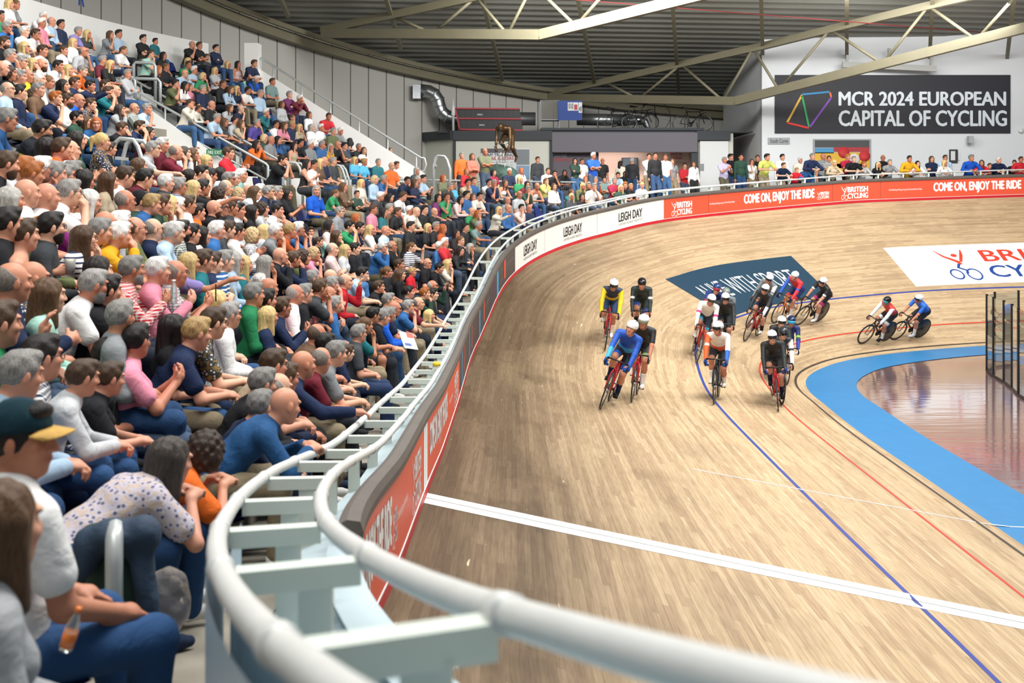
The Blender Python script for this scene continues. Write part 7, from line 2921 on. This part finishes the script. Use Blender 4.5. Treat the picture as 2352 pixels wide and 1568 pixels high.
kid('film', fast_mesh('film', V, Q, mat('film_clear', 'e8e0dc', .12, trans=.88, ior=1.1, bump=(30, .6))), pb, Matrix.Translation(-pb.location))
# orange drink bottle held beside the long-haired person
c = at_depth(150, 1420, 2.95)
bt = empty('drink_bottle', (c.x, c.y, c.z - .08), 0); bt.rotation_euler = (.1, .35, 0); bt.scale = (.68,) * 3
tag(bt, 'orange soft drink bottle with orange cap, held low at the left', 'bottle')
m_org2 = mat('drink_orange', 'd9742a', .25); m_clr = mat('bottle_clear', 'd5dedc', .06, trans=.8, ior=1.2)
MB().lathe([(.024, 0), (.026, .01), (.026, .09), (.021, .115), (.010, .15), (.010, .16)], (0, 0, 0), 16).build('body', m_clr, bt, local=True)
MB().lathe([(.0268, .015), (.0268, .075)], (0, 0, 0), 16).build('label_band', m_org2, bt, local=True)
MB().lathe([(.0125, .158), (.0125, .178), (0, .178)], (0, 0, 0), 14).build('cap', m_org2, bt, local=True)


def held(r, name, label, cat, parts, off=(0, 0, 0), s=1):
    k = r.k
    p = k.wr[s] + k.hd[s] / np.linalg.norm(k.hd[s]) * .085 + np.array(off)
    w = Vector(r.loc) + Matrix.Rotation(r.psi, 3, 'Z') @ (Vector(p) * r.sc)
    e = empty(name, w, r.psi); tag(e, label, cat)
    for nm, mb, m in parts: mb.build(nm, m, e, local=True)
    return e


def find(x, y): return min((r for r in SOLO), key=lambda r: (r.x - x) ** 2 + (r.y - y) ** 2)


cup = lambda: [('cup', MB().lathe([(.031, -.06), (.043, .06), (.041, .06), (.030, -.055)], (0, 0, 0), 18), mat('cup_clear', 'e6e8e6', .1, trans=.7, ior=1.15)),
               ('stout', MB().lathe([(.029, -.055), (.037, .03), (0, .03)], (0, 0, 0), 18), mat('stout_dark', '1c1210', .3)), ('foam', MB().lathe([(.037, .03), (.039, .045), (0, .045)], (0, 0, 0), 18), mat('foam_cream', 'e2d3b8', .7))]
held(find(88, 530), 'plastic_cup', 'clear pint cup of dark stout held by the person in maroon vest', 'cup', cup(), (0, .04, .03))
ph = lambda: [('case', MB().box((0, 0, 0), (.074, .010, .150)), m_lens), ('screen', MB().box((0, -.0055, 0), (.066, .001, .138)), mat('phone_screen', '39424c', .1))]
held(find(404, 628), 'mobile_phone', 'dark phone held up by the person in checked white T-shirt', 'phone', ph(), (-.03, .04, .05))
held(find(972, 411), 'mobile_phone', 'dark phone held by the person in pale blue below the end stair', 'phone', ph(), (-.03, .04, .04))
held(find(648, 706), 'mobile_phone', 'dark phone held by the person in navy beside the long-haired navy top', 'phone', ph(), (-.03, .04, .04))
b2 = lambda: [('body', MB().lathe([(.028, -.08), (.030, -.07), (.030, .03), (.022, .06), (.011, .09), (.011, .1)], (0, 0, 0), 14), m_clr), ('cap', MB().lathe([(.014, .098), (.014, .115), (0, .115)], (0, 0, 0), 12), m_wh)]
held(find(303, 620), 'water_bottle', 'clear water bottle held by the person in checked red', 'bottle', b2(), (-.03, .04, .02))
bk = [('cover', MB().box((0, 0, 0), (.21, .30, .006)), m_wh), ('red_corner', MB().box((.05, .10, .004), (.10, .09, .002)), m_dred), ('blue_block', MB().box((-.03, -.08, .004), (.10, .05, .002)), m_dblu)]
w = at_depth(938, 782, 10.9)
e = empty('programme', w, .6); e.rotation_euler = (.7, .2, .6); e.scale = (.72,) * 3; tag(e, 'white printed programme with red and blue marks lying on a lap by the rail', 'programme')
for nm, mb, m in bk: mb.build(nm, m, e, local=True)
w = fence(10.6, .33, rail_z(10.6) - .1)
w = at_depth(1003, 836, 14.6)
e = empty('yellow_tape', w); tag(e, 'small yellow roll lying on the ladder rail', 'tape roll')
MB().lathe([(.035, -.025), (.05, -.025), (.05, .025), (.035, .025)], (0, 0, 0), 16).build('roll', mat('tape_yellow', 'e0bc20', .5), e, local=True)
# number on the back of the child's football shirt
r = find(628, 396)
v, f = fit_text('10', .20, .20, bold=.03)
Rz = Matrix.Rotation(r.psi, 3, 'Z')
k = r.k
vs = []
for x, y, q in v3(v): vs.append((.10 - x, -.131 - q, k.chest[2] - .13 + y))
mesh_obj('shirt_number', vs, f, mat('number_aqua', '5fd0c8', .6), r.root)
v, f = fit_text('SPORT', .20, .035, bold=.02)
mesh_obj('shirt_name', [(.10 - x, -.128 - q, k.chest[2] + .10 + y) for x, y, q in v3(v)], f, mat('number_aqua'), r.root)
